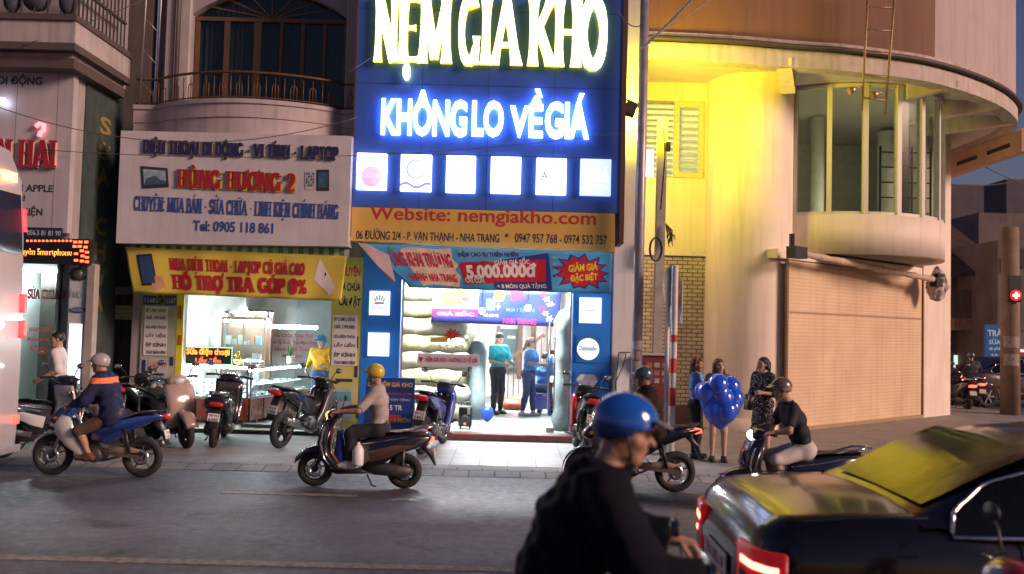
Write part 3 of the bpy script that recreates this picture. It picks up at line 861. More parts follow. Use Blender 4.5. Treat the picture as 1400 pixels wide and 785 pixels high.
# window: open louvred sash on the right, blinds on the left
wm = MB(); wxm = PX(921, 190, YR).x
yw = YR - .04
for a0, a1, b0, b1 in ((wxm, wX1, wZ0, wZ0 + .1), (wxm, wX1, wZ1 - .14, wZ1), (wxm, wxm + .11, wZ0 + .1, wZ1 - .14), (wX1 - .11, wX1, wZ0 + .1, wZ1 - .14)):
    wm.box(a0, a1, yw, yw + .05, b0, b1)
win = wm.build('window', M('window_frame_taped', (.66, .58, .38), .5, var=.5, scale=45), cb)
sl_ = MB()
for k in range(11):
    z = wZ0 + .12 + (wZ1 - wZ0 - .3) * k / 10
    sl_.obox((wxm + .11, yw + .03, z), (wX1 - .11, yw + .03, z), .05, .012, up=(0, -.7, .7))
sl_.build('louvre', M('louvre_grey', (.5, .52, .5), .4), win)
sl_ = MB()
for k in range(14):
    z = wZ0 + .04 + (wZ1 - wZ0 - .08) * k / 13
    sl_.obox((wX0, YR + .12, z), (wxm, YR + .12, z), .075, .01, up=(0, -.6, .8))
sl_.build('blind', M('blind_grey', (.5, .52, .54), .5), win)
pn = MB(); pn.box(wX0, wX1, YR + .25, YR + .27, wZ0, wZ1); pn.build('pane', EM('lit_room', (.62, .68, .72), .2), win)
pn = MB(); pn.box(wX0 + .01, wX0 + .19, YR + .06, YR + .075, wZ0 + .02, wZ0 + .58); pn.build('lit_pane', EM('lit_pane', (.85, .9, 1.0), 1.1), win)
# big round column
cc = (PX(1021, 400, 18.0).x, 18.0)
mb = MB(); mb.lathe([(.88, .3), (.88, 7.2)], (cc[0], cc[1], 0), 'z', 48)
mb.lathe([(.93, PAV), (.93, .3), (.88, .3)], (cc[0], cc[1], 0), 'z', 48)
mb.build('column', wall_corner, cb)
# roller shutter on the chamfer
A = Vector((5.36, 17.15, 0)); B = Vector((9.83, 21.0, 0)); dirv = (B - A).normalized(); nrm = Vector((dirv.y, -dirv.x, 0))
Ls = (B - A).length
mb = MB()
nsl = 46; zS0, zS1 = .12, 3.42
prof = []
for k in range(nsl):
    z = zS0 + (zS1 - zS0) * k / nsl; dz = (zS1 - zS0) / nsl
    prof += [(0.0, z), (.0026, z + dz * .25), (.0034, z + dz * .5), (.0026, z + dz * .75), (0.0, z + dz * .97)]
secs = []
for s_ in (0, Ls):
    secs.append([A + dirv * s_ + nrm * p[0] + Vector((0, 0, p[1])) for p in prof])
mb.loft(secs, smooth=False, closed=False, cap=False)
sh = mb.build('roller_shutter', M('shutter_tan', (.68, .50, .32), .5, var=.16, scale=.9, streak=.32, dirt=(.4, .27, .16)), cb)
mb = MB(); mb.obox(A + Vector((0, 0, .09)) + nrm * .02, B + Vector((0, 0, .09)) + nrm * .02, .05, .07); mb.obox(A + nrm * .013 + Vector((0, 0, PX(1170, 431, 18.6).z)), B + nrm * .013 + Vector((0, 0, PX(1170, 431, 18.6).z)), .006, .03); mb.build('bottom_bar', M('shutter_bar', (.34, .24, .15), .5), sh)
mb = MB()
for P_ in (A + dirv * .02, B - dirv * .0):
    mb.obox(P_ + nrm * .01, P_ + nrm * .01 + Vector((0, 0, 3.45)), .06, .05, up=(nrm.x, nrm.y, 0))
mb.build('guide_rail', M('shutter_rail', (.2, .12, .07), .5), sh)
# pier to the right of the shutter, wall above, side wall
C2 = B + dirv * 1.5
mb = MB()
def slabwall(mb, P, Q, th, z0, z1):
    P, Q = Vector(P), Vector(Q); d = (Q - P).normalized(); nn = Vector((d.y, -d.x, 0))
    vs_ = [P, Q, Q - nn * th, P - nn * th]
    vs_ = [(v.x, v.y, z0) for v in vs_] + [(v.x, v.y, z1) for v in vs_]
    mb.add(vs_, [(0, 1, 5, 4), (1, 2, 6, 5), (2, 3, 7, 6), (3, 0, 4, 7), (4, 5, 6, 7), (3, 2, 1, 0)])
slabwall(mb, B + nrm * .03, C2 + nrm * .03, .35, PAV, 7.1)
slabwall(mb, A - dirv * .3, B, .3, 3.44, 3.62)
slabwall(mb, C2 + nrm * .03 + Vector((0, .0, 0)), C2 + Vector((0, 16, 0)), .25, PAV, 7.1)
mb.build('pier', wall_corner, cb)
# glazed round bay
Cb = Vector((7.2, 20.0, 0)); Rb = 2.4
def hit(px, rad, py=300):
    d = _f + _r * ((px - 700) / FOC) + _u * ((392.5 - py) / FOC); d = Vector((d.x, d.y, 0)).normalized()
    o = Vector((0, 0, 0)) - Cb; b_ = o.dot(d); c_ = o.length_squared - rad * rad; disc = b_ * b_ - c_
    if disc < 0: disc = 0
    p = d * (-b_ - math.sqrt(disc)); q = p - Cb
    return math.atan2(q.y, q.x)
a_l, a_r = R(-190), R(20)
def ringband(mb, r0, r1, z0, z1, a0, a1, n=48, mi=0):
    secs = []
    for k in range(n + 1):
        a = a0 + (a1 - a0) * k / n; c, s = math.cos(a), math.sin(a)
        secs.append([(Cb.x + r0 * c, Cb.y + r0 * s, z0), (Cb.x + r0 * c, Cb.y + r0 * s, z1), (Cb.x + r1 * c, Cb.y + r1 * s, z1), (Cb.x + r1 * c, Cb.y + r1 * s, z0)])
    mb.loft(secs, mi, smooth=False)
for p_ in ():
    pass
mb = MB(); ringband(mb, Rb, Rb - .14, 3.62, 4.42, a_l, a_r, 64)
o = mb.build('bay_parapet', wall_corner, cb)
for p in o.data.polygons: p.use_smooth = abs(p.normal.z) < .5
mb = MB()
mb.prism([(Cb.x + (Rb - .1) * math.cos(a_l + (a_r - a_l) * k / 48), Cb.y + (Rb - .1) * math.sin(a_l + (a_r - a_l) * k / 48)) for k in range(49)], lambda a, b, t: (a, b, t), 3.66, 3.9)
mb.build('bay_floor', M('soffit_grey', (.35, .32, .29), .8, var=.2), cb)
wnb = MB()
wnb_r = Rb - .06
angs = [hit(p, wnb_r) for p in (1086, 1133, 1182, 1227, 1259, 1281, 1290)] + [R(8)]
angs = [hit(1060, wnb_r)] + angs
for a in angs:
    c, s = math.cos(a), math.sin(a)
    wnb.obox((Cb.x + wnb_r * c, Cb.y + wnb_r * s, 4.42), (Cb.x + wnb_r * c, Cb.y + wnb_r * s, 7.1), .10, .12, up=(c, s, 0))
ringband(wnb, wnb_r + .03, wnb_r - .05, 7.02, 7.1, a_l, a_r, 48); ringband(wnb, wnb_r + .03, wnb_r - .05, 4.42, 4.48, a_l, a_r, 48)
win = wnb.build('window', M('mullion_white', (.68, .62, .58), .4, var=.05), cb)
mb = MB(); ringband(mb, wnb_r, wnb_r - .012, 4.48, 7.02, R(-175), R(10), 40); mb.build('pane', GLASS('bay_glass', (.80, .84, .78), .3, .15), win)
# things inside the bay room
mb = MB(); mb.box(4.2, 10.4, 23.6, 23.7, 3.9, 7.1); mb.build('bay_back_wall', M('bay_wall', (.66, .66, .54), .7, var=.15), cb)
mb = MB(); px_ = PX(1117, 250, 20.6); mb.lathe([(.16, 4), (.16, 7.1)], (px_.x, 20.6, 0), 'z', 16); px_ = PX(1212, 250, 21.5); mb.lathe([(.22, 4), (.22, 7.0)], (px_.x, 21.5, 0), 'z', 16); mb.build('bay_column', M('bay_col', (.72, .72, .6), .6), cb)
mb = MB(); mb.box(5.7, 8.6, 18.9, 19.0, 3.96, 4.02); mb.build('hidden_bay_glow', EM('bay_fill_glow', (1.0, .97, .75), 17), cb)  # added glow box, hidden by the parapet, to brighten the bay room
sc_ = thing('scaffold_rack', "dark metal rack with rungs standing inside the glazed bay", 'rack', (PX(1203, 300, 20.6).x, 20.6, 3.9))
mb = MB(); xa, xb = PX(1203, 300, 20.6).x, PX(1272, 300, 20.6).x
for x in (xa, (xa + xb) / 2 + .15, xb): mb.box(x - .02, x + .02, 20.58, 20.62, 3.9, 6.45)
mb.build('post', metal_dark, sc_)
mb = MB()
for k in range(7): mb.box(xa, xb, 20.62, 20.65, 4.15 + k * .36, 4.18 + k * .36)
mb.build('rung', metal_dark, sc_)
# ring of the floor above: soffit, beams, edge, painted wall
ring = [(1.75, 16.0), (2.53, 16.0), (4.0, 16.1), (5.16, 16.3), (6.1, 16.42), (6.9, 16.62), (7.8, 16.9), (8.6, 17.32), (9.4, 17.85), (10.2, 18.5), (10.9, 19.2), (11.6, 20.1), (12.0, 21.0), (12.2, 22.0), (12.25, 24), (12.25, 40)]
def cr_(pts, n=5):
    out = []
    for i in range(len(pts) - 1):
        p0, p1, p2, p3 = [Vector((*pts[max(0, min(len(pts) - 1, j))], 0)) for j in (i - 1, i, i + 1, i + 2)]
        for k in range(n):
            t = k / n
            v = .5 * ((2 * p1) + (-p0 + p2) * t + (2 * p0 - 5 * p1 + 4 * p2 - p3) * t * t + (-p0 + 3 * p1 - 3 * p2 + p3) * t ** 3)
            out.append((v.x, v.y))
    return out + [pts[-1]]
rg = cr_(ring)
def offs(pts, d):
    out = []
    for i, p in enumerate(pts):
        a = Vector(pts[max(0, i - 1)]); b = Vector(pts[min(len(pts) - 1, i + 1)]); t = (b - a).normalized()
        out.append((p[0] + t.y * d, p[1] - t.x * d))
    return out
ZR = 7.1
def rband(mb, o0, o1, z0, z1, pts=rg):
    P, Q = offs(pts, o0), offs(pts, o1)
    mb.loft([[(P[k][0], P[k][1], z0), (P[k][0], P[k][1], z1), (Q[k][0], Q[k][1], z1), (Q[k][0], Q[k][1], z0)] for k in range(len(pts))], smooth=False)
mb = MB(); mb.prism([(x, y) for x, y in offs(rg, -.05)] + [(1.75, 40)], lambda a, b, t: (a, b, t), ZR + .02, ZR + .12); mb.build('soffit', M('soffit_paint', (.70, .62, .52), .7, var=.08), cb)
mb = MB(); rband(mb, .0, -.3, ZR - .12, ZR + .2); mb.build('ring_beam', M('ring_paint', (.52, .44, .39), .7, var=.2, scale=3, streak=.5), cb)
mb = MB(); mb.tube([(x, y, ZR + .26) for x, y in offs(rg, .05)], .055, 8); mb.build('pipe', M('ring_pipe', (.05, .035, .03), .6, var=.3), cb)
mb = MB(); rband(mb, .03, -.3, ZR + .31, ZR + .38); mb.build('ledge', M('ledge_paint', (.5, .41, .36), .7, var=.3, streak=.6), cb)
isp = min(range(len(rg)), key=lambda i: abs(rg[i][0] / rg[i][1] - (1281 - 700) / 1200))
mb = MB(); rband(mb, -.04, -.34, ZR + .385, 12, rg[:isp + 1]); mb.build('painted_band', M('wall_brown', (.17, .075, .042), .75, var=.12, scale=1.5, streak=.3, bump=.1), cb)
mb = MB(); rband(mb, -.04, -.34, ZR + .385, 12, rg[isp:]); mb.build('upper_wall', M('wall_mauve', (.44, .36, .35), .75, var=.1, scale=1.5, streak=.25), cb)
mb = MB()
for (p, q, hh) in (((PX(1080, 100, 17.1).x, 17.2), (PX(1072, 80, 16.3).x, 16.32), .38), ((7.95, 17.75), (8.9, 17.6), .3), ((9.15, 18.95), (10.55, 18.95), .42), ((9.35, 20.2), (11.6, 20.25), .5)):
    mb = MB(); P0, P1 = Vector((*p, 0)), Vector((*q, 0)); d = (P1 - P0).normalized(); nn = Vector((-d.y, d.x, 0)) * .14
    mb.add([(*(P0 + nn).xy, ZR - hh), (*(P0 - nn).xy, ZR - hh), (*(P1 - nn).xy, ZR - hh * .25), (*(P1 + nn).xy, ZR - hh * .25), (*(P0 + nn).xy, ZR + .05), (*(P0 - nn).xy, ZR + .05), (*(P1 - nn).xy, ZR + .05), (*(P1 + nn).xy, ZR + .05)],
           [(0, 3, 2, 1), (4, 5, 6, 7), (0, 1, 5, 4), (1, 2, 6, 5), (2, 3, 7, 6), (3, 0, 4, 7)])
    mb.build('beam', wall_corner, cb)
mb = MB(); mb.box(11.98, 12.2, 20.6, 34, 6.42, ZR - .13); mb.build('side_fascia', M('fascia_orange', (.58, .36, .24), .7, var=.12), cb)
mb = MB()
for y0 in (21.1, 22.6, 24.4, 26.5): mb.box(11.965, 11.99, y0, y0 + 1.0, 6.62, 6.72)
mb.build('slot', M('slot_dark', (.04, .03, .03), .7), cb)
# rolled awning along the shutter head
t = thing('rolled_awning', "rolled awning tube with brackets above the tan roller shutter", 'awning', (A.x, A.y, 3.3))
P0 = PX(1086, 345, 16.6); P1 = PX(1285, 384, 20.4)
mb = MB(); n_seg = 24
mb.tube([P0.lerp(P1, k / n_seg) for k in range(n_seg + 1)], [.065 + .012 * math.sin(k * 2.1) for k in range(n_seg + 1)], 10); mb.build('roll', M('awning_cloth', (.52, .40, .33), .8, var=.3, scale=8), t)
mb = MB(); mb.obox(P0 - dirv * .12, P0 + dirv * .3, .2, .22); mb.obox(P0 + Vector((-.05, 0, 0)), P0 + Vector((-.05, 0, .35)), .08, .08)
mb.obox(P1 - dirv * .35 + Vector((0, 0, -.05)), P1 - dirv * .02 + Vector((0, 0, -.05)), .16, .2); mb.obox(P1 - dirv * .2 + Vector((0, 0, .12)), P1 + dirv * .18 + Vector((0, 0, .12)), .1, .08); mb.build('bracket', metal_dark, t)
# plastic bag hung at the end
# ================================================================== BIG BLUE SIGN
YS = 14.3
X0, X1 = PX(485, 170, YS).x, PX(849, 170, YS).x
Zs0, Zs1 = PX(660, 287, YS).z, PX(660, -110, YS).z
bs = thing('shop_sign', "huge blue illuminated sign with yellow-white capitals above the mattress shop", 'shop sign', ((X0 + X1) / 2, YS, Zs0))
mb = MB(); mb.box(X0, X1, YS, YS + .55, Zs0, Zs1)
mb.build('panel', M('sign_blue', (.045, .115, .47), .28, var=.08, scale=1.2, spec=.4), bs)
mb = MB()
for z in (Zs0 + .9, Zs0 + 2.05, Zs0 + 3.3): mb.box(X0, X1, YS - .002, YS, z - .004, z + .004)
for k in (1, 2, 3): mb.box(X0 + (X1 - X0) * k / 4 - .003, X0 + (X1 - X0) * k / 4 + .003, YS - .0015, YS, Zs0, Zs1)
mb.build('panel_seam', M('seam', (.01, .02, .1), .6), bs)
mb = MB(); mb.box(X1, X1 + .08, YS - .02, YS + .6, Zs0 - .5, Zs1); mb.box(X0 - .03, X0, YS - .02, YS + .6, Zs0 - .5, Zs1); mb.build('edge_frame', M('sign_edge', (.09, .04, .035), .5), bs)
# halo-lit capitals
Yl = YS - .035
m_face_y = EM('letter_face_yellow', (1.0, .93, .42), 3.0)
m_side_y = EM('letter_side_bloom', (1.0, .80, .04), 1.3)  # saturated yellow edges put the bloom round the letters into colour
m_face_w = EM('letter_face_white', (.86, .92, 1.0), 3.2)
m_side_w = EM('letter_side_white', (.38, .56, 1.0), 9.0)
mb = MB()
def letter(ch, px0, px1, py0, py1):
    a, b_, z0, z1 = rect(px0 + 1.2, py0, px1 - 1.2, py1, Yl)
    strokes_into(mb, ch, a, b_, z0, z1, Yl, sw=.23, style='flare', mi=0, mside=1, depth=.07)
for ch, a, b_, y0, y1 in (('N', 513, 545, -4, 86), ('E', 545, 577, -4, 87), ('M', 573, 618, -3, 87.5), ('G', 627, 657, -4, 91), ('I', 657, 673, 0, 89.5), ('A', 673, 711, 0, 90), ('K', 722, 759, 1, 91.5), ('H', 757, 795, 2, 92.5), ('O', 793, 829, -1, 96)):
    letter(ch, a, b_, y0, y1)
a, b_, z0, z1 = rect(551, 87.5, 561.5, 110.5, Yl)
mb.lathe([(0, 0), (1, 0), (1, .07)], (0, 0, 0), 'y', 18)
for i in range(len(mb.v) - 54, len(mb.v)):
    v = mb.v[i]; mb.v[i] = ((a + b_) / 2 + v[0] * (b_ - a) / 2, Yl - .07 + v[1], (z0 + z1) / 2 + v[2] * (z1 - z0) / 2)
# circumflex on E and acute on A, above the frame of the picture
mb.tube([PX(550, -10, Yl - .03), PX(561, -24, Yl - .03), PX(572, -10, Yl - .03)], .05, 6); mb.tube([PX(690, -12, Yl - .03), PX(700, -26, Yl - .03)], .06, 6)
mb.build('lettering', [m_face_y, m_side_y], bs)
mb = MB()
def wtext(body, px0, py0, px1, py1, Y=Yl, off=.034, ext=.045, rise=0.0):
    a, b_, z0, z1 = rect(px0, py0, px1, py1, Y)
    text_into(mb, body, a, b_, z0, z1, Y - ext, 0, off, 0.0, rise=rise)
    st = len(mb.f)
    text_into(mb, body, a - .008, b_ + .008, z0 - .008, z1 + .008, Y - ext * .1, 1, off + .002, 0.0, rise=rise)
wtext("KHÔNG", 522, 124, 638, 186); wtext("LO", 646, 138, 688, 187); wtext("VỀ", 698, 122, 742, 188); wtext("GIÁ", 746, 128, 805, 190)
mb.build('small_lettering', [m_face_w, m_side_w], bs)
# illuminated logo tiles
tile_lit = EM('tile_lit', (.86, .90, 1.0), 2.7)
faint_pink = EM('faint_pink', (1.0, .5, .72), .75); faint_blue = EM('faint_blue', (.45, .62, 1.0), .7); faint_vio = EM('faint_violet', (.35, .35, .8), .6); faint_dark = EM('faint_dark', (.2, .3, .5), .6)
tiles = [(488, 210, 529, 260), (548, 212, 590, 262), (610, 213.5, 650, 264), (671, 215, 712, 265), (733, 217, 774, 266.5), (793, 218, 835, 268)]
for k, (a, y0, b_, y1) in enumerate(tiles):
    x0, x1, z0, z1 = rect(a, y0, b_, y1, Yl)
    mb = MB(); mb.box(x0, x1, Yl - .04, Yl + .03, z0, z1, bev=.006)
    o = mb.build('logo_tile', tile_lit if k != 5 else EM('tile_pale_blue', (.55, .7, 1.0), .95), bs)
    lb = MB(); y = Yl - .043; w_ = x1 - x0; h_ = z1 - z0
    if k == 0: crown(lb, x0, x1, z0, z1, y, 0); lb.lathe([(0, 0), (.17, 0), (.17, .002)], ((x0 + x1) / 2, y, z0 + .36 * h_), 'y', 20, 0); text_into(lb, "UBAND", x0 + .1, x1 - .1, z0 + .2, z0 + .27, y - .004, 1, .0)
    elif k == 1:
        lb.lathe([(.13, 0), (.165, 0), (.165, .002)], ((x0 + x1) / 2, y, z0 + .6 * h_), 'y', 24, 1)
        lb.tube([((x0 + x1) / 2 - .09, y, z0 + .7 * h_), ((x0 + x1) / 2, y, z0 + .5 * h_), ((x0 + x1) / 2 + .1, y, z0 + .66 * h_)], .012, 4, 1)
        wv = [(x0 + w_ * i / 16, z0 + .2 * h_ + .035 * math.sin(i * .55)) for i in range(17)]
        lb.add([(p[0], y - .002, p[1]) for p in wv] + [(p[0], y - .002, p[1] - .05) for p in wv], [(i, i + 1, 18 + i, 17 + i) for i in range(16)], 2)
        text_into(lb, "NỆM KIM ĐỒNG", x0 + .05, x1 - .05, z0 + .03, z0 + .1, y - .003, 2, .0)
    elif k == 2: text_into(lb, "Dunlop", x0 + .06, x1 - .12, z0 + .42 * h_, z0 + .6 * h_, y, 1, .01)
    elif k == 4: text_into(lb, "A", x0 + .07, x0 + .2, z0 + .4 * h_, z0 + .62 * h_, y, 3, .02); text_into(lb, "MITEX", x0 + .21, x1 - .06, z0 + .45 * h_, z0 + .52 * h_, y, 1, .0)
    elif k == 5:
        text_into(lb, "LIÊN Á", x0 + .05, x1 - .04, z0 + .38 * h_, z0 + .78 * h_, y, 4, .05); text_into(lb, "NỆM CAO SU", x0 + .06, x1 - .05, z0 + .2 * h_, z0 + .28 * h_, y, 4, .03)
    if lb.f: lb.build('logo', [faint_pink, faint_blue, faint_vio, faint_dark, EM('tile_white', (.95, .97, 1.0), 1.6)], o)
# orange address strip under the panel
Yst = YS - .01
st_ = thing('address_strip', "orange strip with website and phone numbers under the blue sign", 'sign', ((X0 + X1) / 2, YS, PX(660, 338, Yst).z))
mb = MB()
cor = [PX(478.5, 329, Yst), PX(840.5, 344.5, Yst), PX(840.5, 292, Yst), PX(480.5, 283, Yst)]
mb.add([(p.x, Yst, p.z) for p in cor] + [(p.x, Yst + .3, p.z) for p in cor], [(0, 1, 2, 3), (4, 7, 6, 5), (0, 4, 5, 1), (1, 5, 6, 2), (2, 6, 7, 3), (3, 7, 4, 0)])
mb.build('board', M('strip_orange', (.64, .39, .09), .4, var=.06, scale=1.2), st_)
mb = MB()
a, b_, z0, z1 = rect(506, 285.5, 815, 309.5, Yst - .004); text_into(mb, "Website: nemgiakho.com", a, b_, z0, z1, Yst - .004, 0, .012)
a, b_, z0, z1 = rect(487, 313.5, 683, 332.5, Yst - .004); text_into(mb, "06 ĐƯỜNG 2/4 - P. VẠN THẠNH - NHA TRANG", a, b_, z0, z1, Yst - .004, 1, .008)
a, b_, z0, z1 = rect(690, 319, 696, 325, Yst - .004); text_into(mb, "*", a, b_, z0, z1, Yst - .004, 1, .02)
a, b_, z0, z1 = rect(704, 320.5, 830, 333, Yst - .004); text_into(mb, "0947 957 768 - 0974 532 757", a, b_, z0, z1, Yst - .004, 1, .008)
mb.build('lettering', [M('ink_red', (.45, .03, .05), .5), M('ink_navy', (.03, .02, .05), .5)], st_)

# ------------------------------------------------------------------ grand-opening banner (hung vinyl, one corner folded down)
Yb = 14.12
def quad_fn(TL, TR, BR, BL, Y, wave=.012, wl=5.0, ph=0.0, tilt=0.0):
    tl, tr, br, bl = [PX(*p, Y) for p in (TL, TR, BR, BL)]
    def fn(u, v, lift=0.0):     # u 0..1 left-right, v 0..1 top-down
        p = tl.lerp(tr, u).lerp(bl.lerp(br, u), v)
        yy = Y + wave * math.sin(u * wl * 2 * math.pi + ph + v * 1.3) * (.35 + .65 * v) + .5 * wave * math.sin(u * 23 + v * 7 + ph) + tilt * (1 - v)
        return (p.x, yy - lift, p.z)
    return fn
def cloth(mb, fn, nu=60, nv=10, mi=0, th=.004, u0=0.0, u1=1.0, v0=0.0, v1=1.0, lift=0.0):
    g = lambda i, j, l: fn(u0 + (u1 - u0) * i / nu, v0 + (v1 - v0) * j / nv, l)
    vs_ = [g(i, j, lift) for j in range(nv + 1) for i in range(nu + 1)]
    b = len(vs_)
    vs_ += [g(i, j, lift - th) for j in range(nv + 1) for i in range(nu + 1)]
    fs = []; n = nu + 1
    for j in range(nv):
        for i in range(nu):
            q = (j * n + i, (j + 1) * n + i, (j + 1) * n + i + 1, j * n + i + 1)
            fs.append(q); fs.append(tuple(b + k for k in q[::-1]))
    for i in range(nu):
        fs.append((i, i + 1, b + i + 1, b + i)); j = nv * n; fs.append((j + i + 1, j + i, b + j + i, b + j + i + 1))
    for j in range(nv):
        fs.append(((j + 1) * n, j * n, b + j * n, b + (j + 1) * n)); e = nu; fs.append((j * n + e, (j + 1) * n + e, b + (j + 1) * n + e, b + j * n + e))
    mb.add(vs_, fs, mi, True)
def on_cloth(mb, fn, body, u0, v0, u1, v1, mi, off=.02, lift=.006, slab=False, rise=0.0, sw=.2, shear=0.0, space=.3):
    st = len(mb.v)
    if slab:
        strokes_into(mb, body, u0 * 4.8, u1 * 4.8, 1 - v1, 1 - v0, 0, sw=sw, style='slab', mi=mi, rise=rise, space=space)
        for i in range(st, len(mb.v)): mb.v[i] = (mb.v[i][0] / 4.8, mb.v[i][1], mb.v[i][2])
    else: text_into(mb, body, u0, u1, 1 - v1, 1 - v0, 0, mi, off, rise=rise, shear=shear)
    for i in range(st, len(mb.v)):
        x, y, z = mb.v[i]; mb.v[i] = fn(x, 1 - z, lift - y)
def poly_cloth(mb, fn, pts, mi, lift=.003):
    # fan from the centroid, so that the patch follows the waves
    c = (sum(p[0] for p in pts) / len(pts), sum(p[1] for p in pts) / len(pts))
    dense = []
    for i in range(len(pts)):
        a = pts[i]; b = pts[(i + 1) % len(pts)]
        n = max(1, int(math.hypot(a[0] - b[0], a[1] - b[1]) / .03))
        dense += [(a[0] + (b[0] - a[0]) * k / n, a[1] + (b[1] - a[1]) * k / n) for k in range(n)]
    rings = 6
    vs_ = [fn(*c, lift)]
    for r_ in range(1, rings + 1):
        vs_ += [fn(c[0] + (p[0] - c[0]) * r_ / rings, c[1] + (p[1] - c[1]) * r_ / rings, lift) for p in dense]
    n = len(dense); fs = [(0, 1 + (k + 1) % n, 1 + k) for k in range(n)]
    for r_ in range(rings - 1):
        b = 1 + r_ * n
        fs += [(b + k, b + (k + 1) % n, b + n + (k + 1) % n, b + n + k) for k in range(n)]
    mb.add(vs_, fs, mi, True)
def burst(cu_, cv, ru, rv, n, inner, rnd, seed=1):
    rr = random.Random(seed); out = []
    for k in range(2 * n):
        a = math.pi * k / n; q = 1 if k % 2 == 0 else inner
        q *= 1 + rr.uniform(-rnd, rnd)
        out.append((cu_ + ru * q * math.cos(a), cv + rv * q * math.sin(a)))
    return out
vinyl_blue = M('vinyl_blue', (.09, .42, .78), .32, var=.35, scale=1.3)
ink = dict(red=M('vinyl_red', (.58, .02, .04), .4), white=M('vinyl_white', (.82, .8, .78), .4), navy=M('vinyl_navy', (.03, .05, .25), .4), yellow=M('vinyl_yellow', (.82, .68, .05), .4), brush=M('vinyl_brush', (.74, .60, .47), .5, var=.3, scale=9), lblue=M('vinyl_light_blue', (.2, .45, .7), .4), back=M('vinyl_back', (.62, .45, .47), .4, var=.15))
gb = thing('opening_banner', "blue vinyl grand opening banner with red starburst and a folded corner", 'banner', PX(665, 402, Yb))
fb = quad_fn((491, 333), (838, 346), (836, 402), (520, 392), Yb, .018, 3.2, .4)
mb = MB()
# body of the banner, left edge cut along the fold
cloth(mb, lambda u, v, l=0.0: fb(u + (1 - u) * .125 * max(0, min(1, v / .92)) * 1.0, v, l), 70, 12)
mb.build('sheet', vinyl_blue, gb)
P = [PX(491, 332, Yb - .02), PX(560, 351, Yb - .05), PX(541, 388, Yb - .12), PX(536, 383, Yb - .1)]
mb = MB(); mb.add([tuple(p) for p in (PX(489, 332, Yb - .02), PX(500, 333, Yb - .03), PX(532, 349, Yb - .06), PX(541, 386, Yb - .13), PX(538, 388, Yb - .11), PX(515, 362, Yb - .09))], [(0, 5, 1), (1, 5, 2), (5, 4, 3), (5, 3, 2)], 0, False)
mb.build('folded_corner', ink['back'], gb)
mb = MB(); IN = [ink['red'], ink['white'], ink['navy'], ink['yellow'], ink['brush'], ink['lblue']]
poly_cloth(mb, fb, [(.15, .1), (.2, .04), (.30, .07), (.36, .03), (.352, .3), (.37, .42), (.35, .55), (.365, .7), (.345, .95), (.24, .9), (.19, .95), (.17, .6), (.16, .4)], 4, .003)
on_cloth(mb, fb, "ỪNG KHAI TRƯƠNG", .105, .05, .348, .50, 0, .03, .008)
on_cloth(mb, fb, "NHÁNH NHA TRANG", .15, .60, .345, .84, 0, .028, .008)
poly_cloth(mb, fb, [(.385, .02), (.63, -.02 + .04), (.63, .14), (.385, .26)], 5, .003); on_cloth(mb, fb, "NỆM CAO SU THIÊN NHIÊN", .385, .06, .625, .23, 2, .03, .007, rise=.06)
poly_cloth(mb, fb, [(.52, .30), (.745, .06), (.745, .95), (.52, .97)], 2, .003); poly_cloth(mb, fb, [(.375, .38), (.73, .22), (.72, .76), (.375, .88)], 0, .005)
on_cloth(mb, fb, "AURORA LATEX", .378, .32, .5, .48, 0, .03, .008, rise=.05); on_cloth(mb, fb, "GIẢM GIÁ SỐC", .52, .2, .665, .37, 1, .03, .008, rise=.06)
on_cloth(mb, fb, "5.000.000đ", .39, .36, .69, .70, 1, .05, .009, rise=.1, shear=.15); on_cloth(mb, fb, "CHỈ CÒN", .38, .68, .46, .84, 1, .03, .009)
poly_cloth(mb, fb, [(.50, .80), (.74, .76), (.74, .97), (.50, .99)], 2, .007); on_cloth(mb, fb, "+ 8 MÓN QUÀ TẶNG", .51, .80, .72, .96, 1, .03, .010, rise=.04)
poly_cloth(mb, fb, burst(.875, .5, .122, .46, 13, .72, .12, 3), 2, .003); poly_cloth(mb, fb, burst(.875, .5, .108, .40, 13, .72, .12, 3), 0, .006)
on_cloth(mb, fb, "GIẢM GIÁ", .82, .24, .94, .47, 3, .04, .009, rise=.08); on_cloth(mb, fb, "ĐẶC BIỆT", .825, .50, .94, .74, 3, .04, .009, rise=.08)
for k in range(5): poly_cloth(mb, fb, [(.755 + k * .003, .1 + .17 * k), (.79, .16 + .16 * k), (.758, .2 + .16 * k)], 5, .003)
mb.build('print', IN, gb)

# ================================================================== PHONE SHOP SIGNS
Yp = 14.1
sg = thing('shop_sign', "white plastic-covered sign with blue and red slab capitals over the yellow banner", 'shop sign', PX(318, 336, Yp))
mb = MB()
cor = [PX(158.5, 332.5, Yp), PX(475.5, 337, Yp), PX(481, 186, Yp), PX(165.5, 178.5, Yp)]
mb.add([(p.x, Yp, p.z) for p in cor] + [(p.x, Yp + .35, p.z) for p in cor], [(0, 1, 2, 3), (4, 7, 6, 5), (0, 4, 5, 1), (1, 5, 6, 2), (2, 6, 7, 3), (3, 7, 4, 0)])
mb.build('board', M('sign_white', (.56, .53, .56), .3, var=.14, scale=1.6, streak=.18, coat=.6, bump=.35, bscale=5), sg)
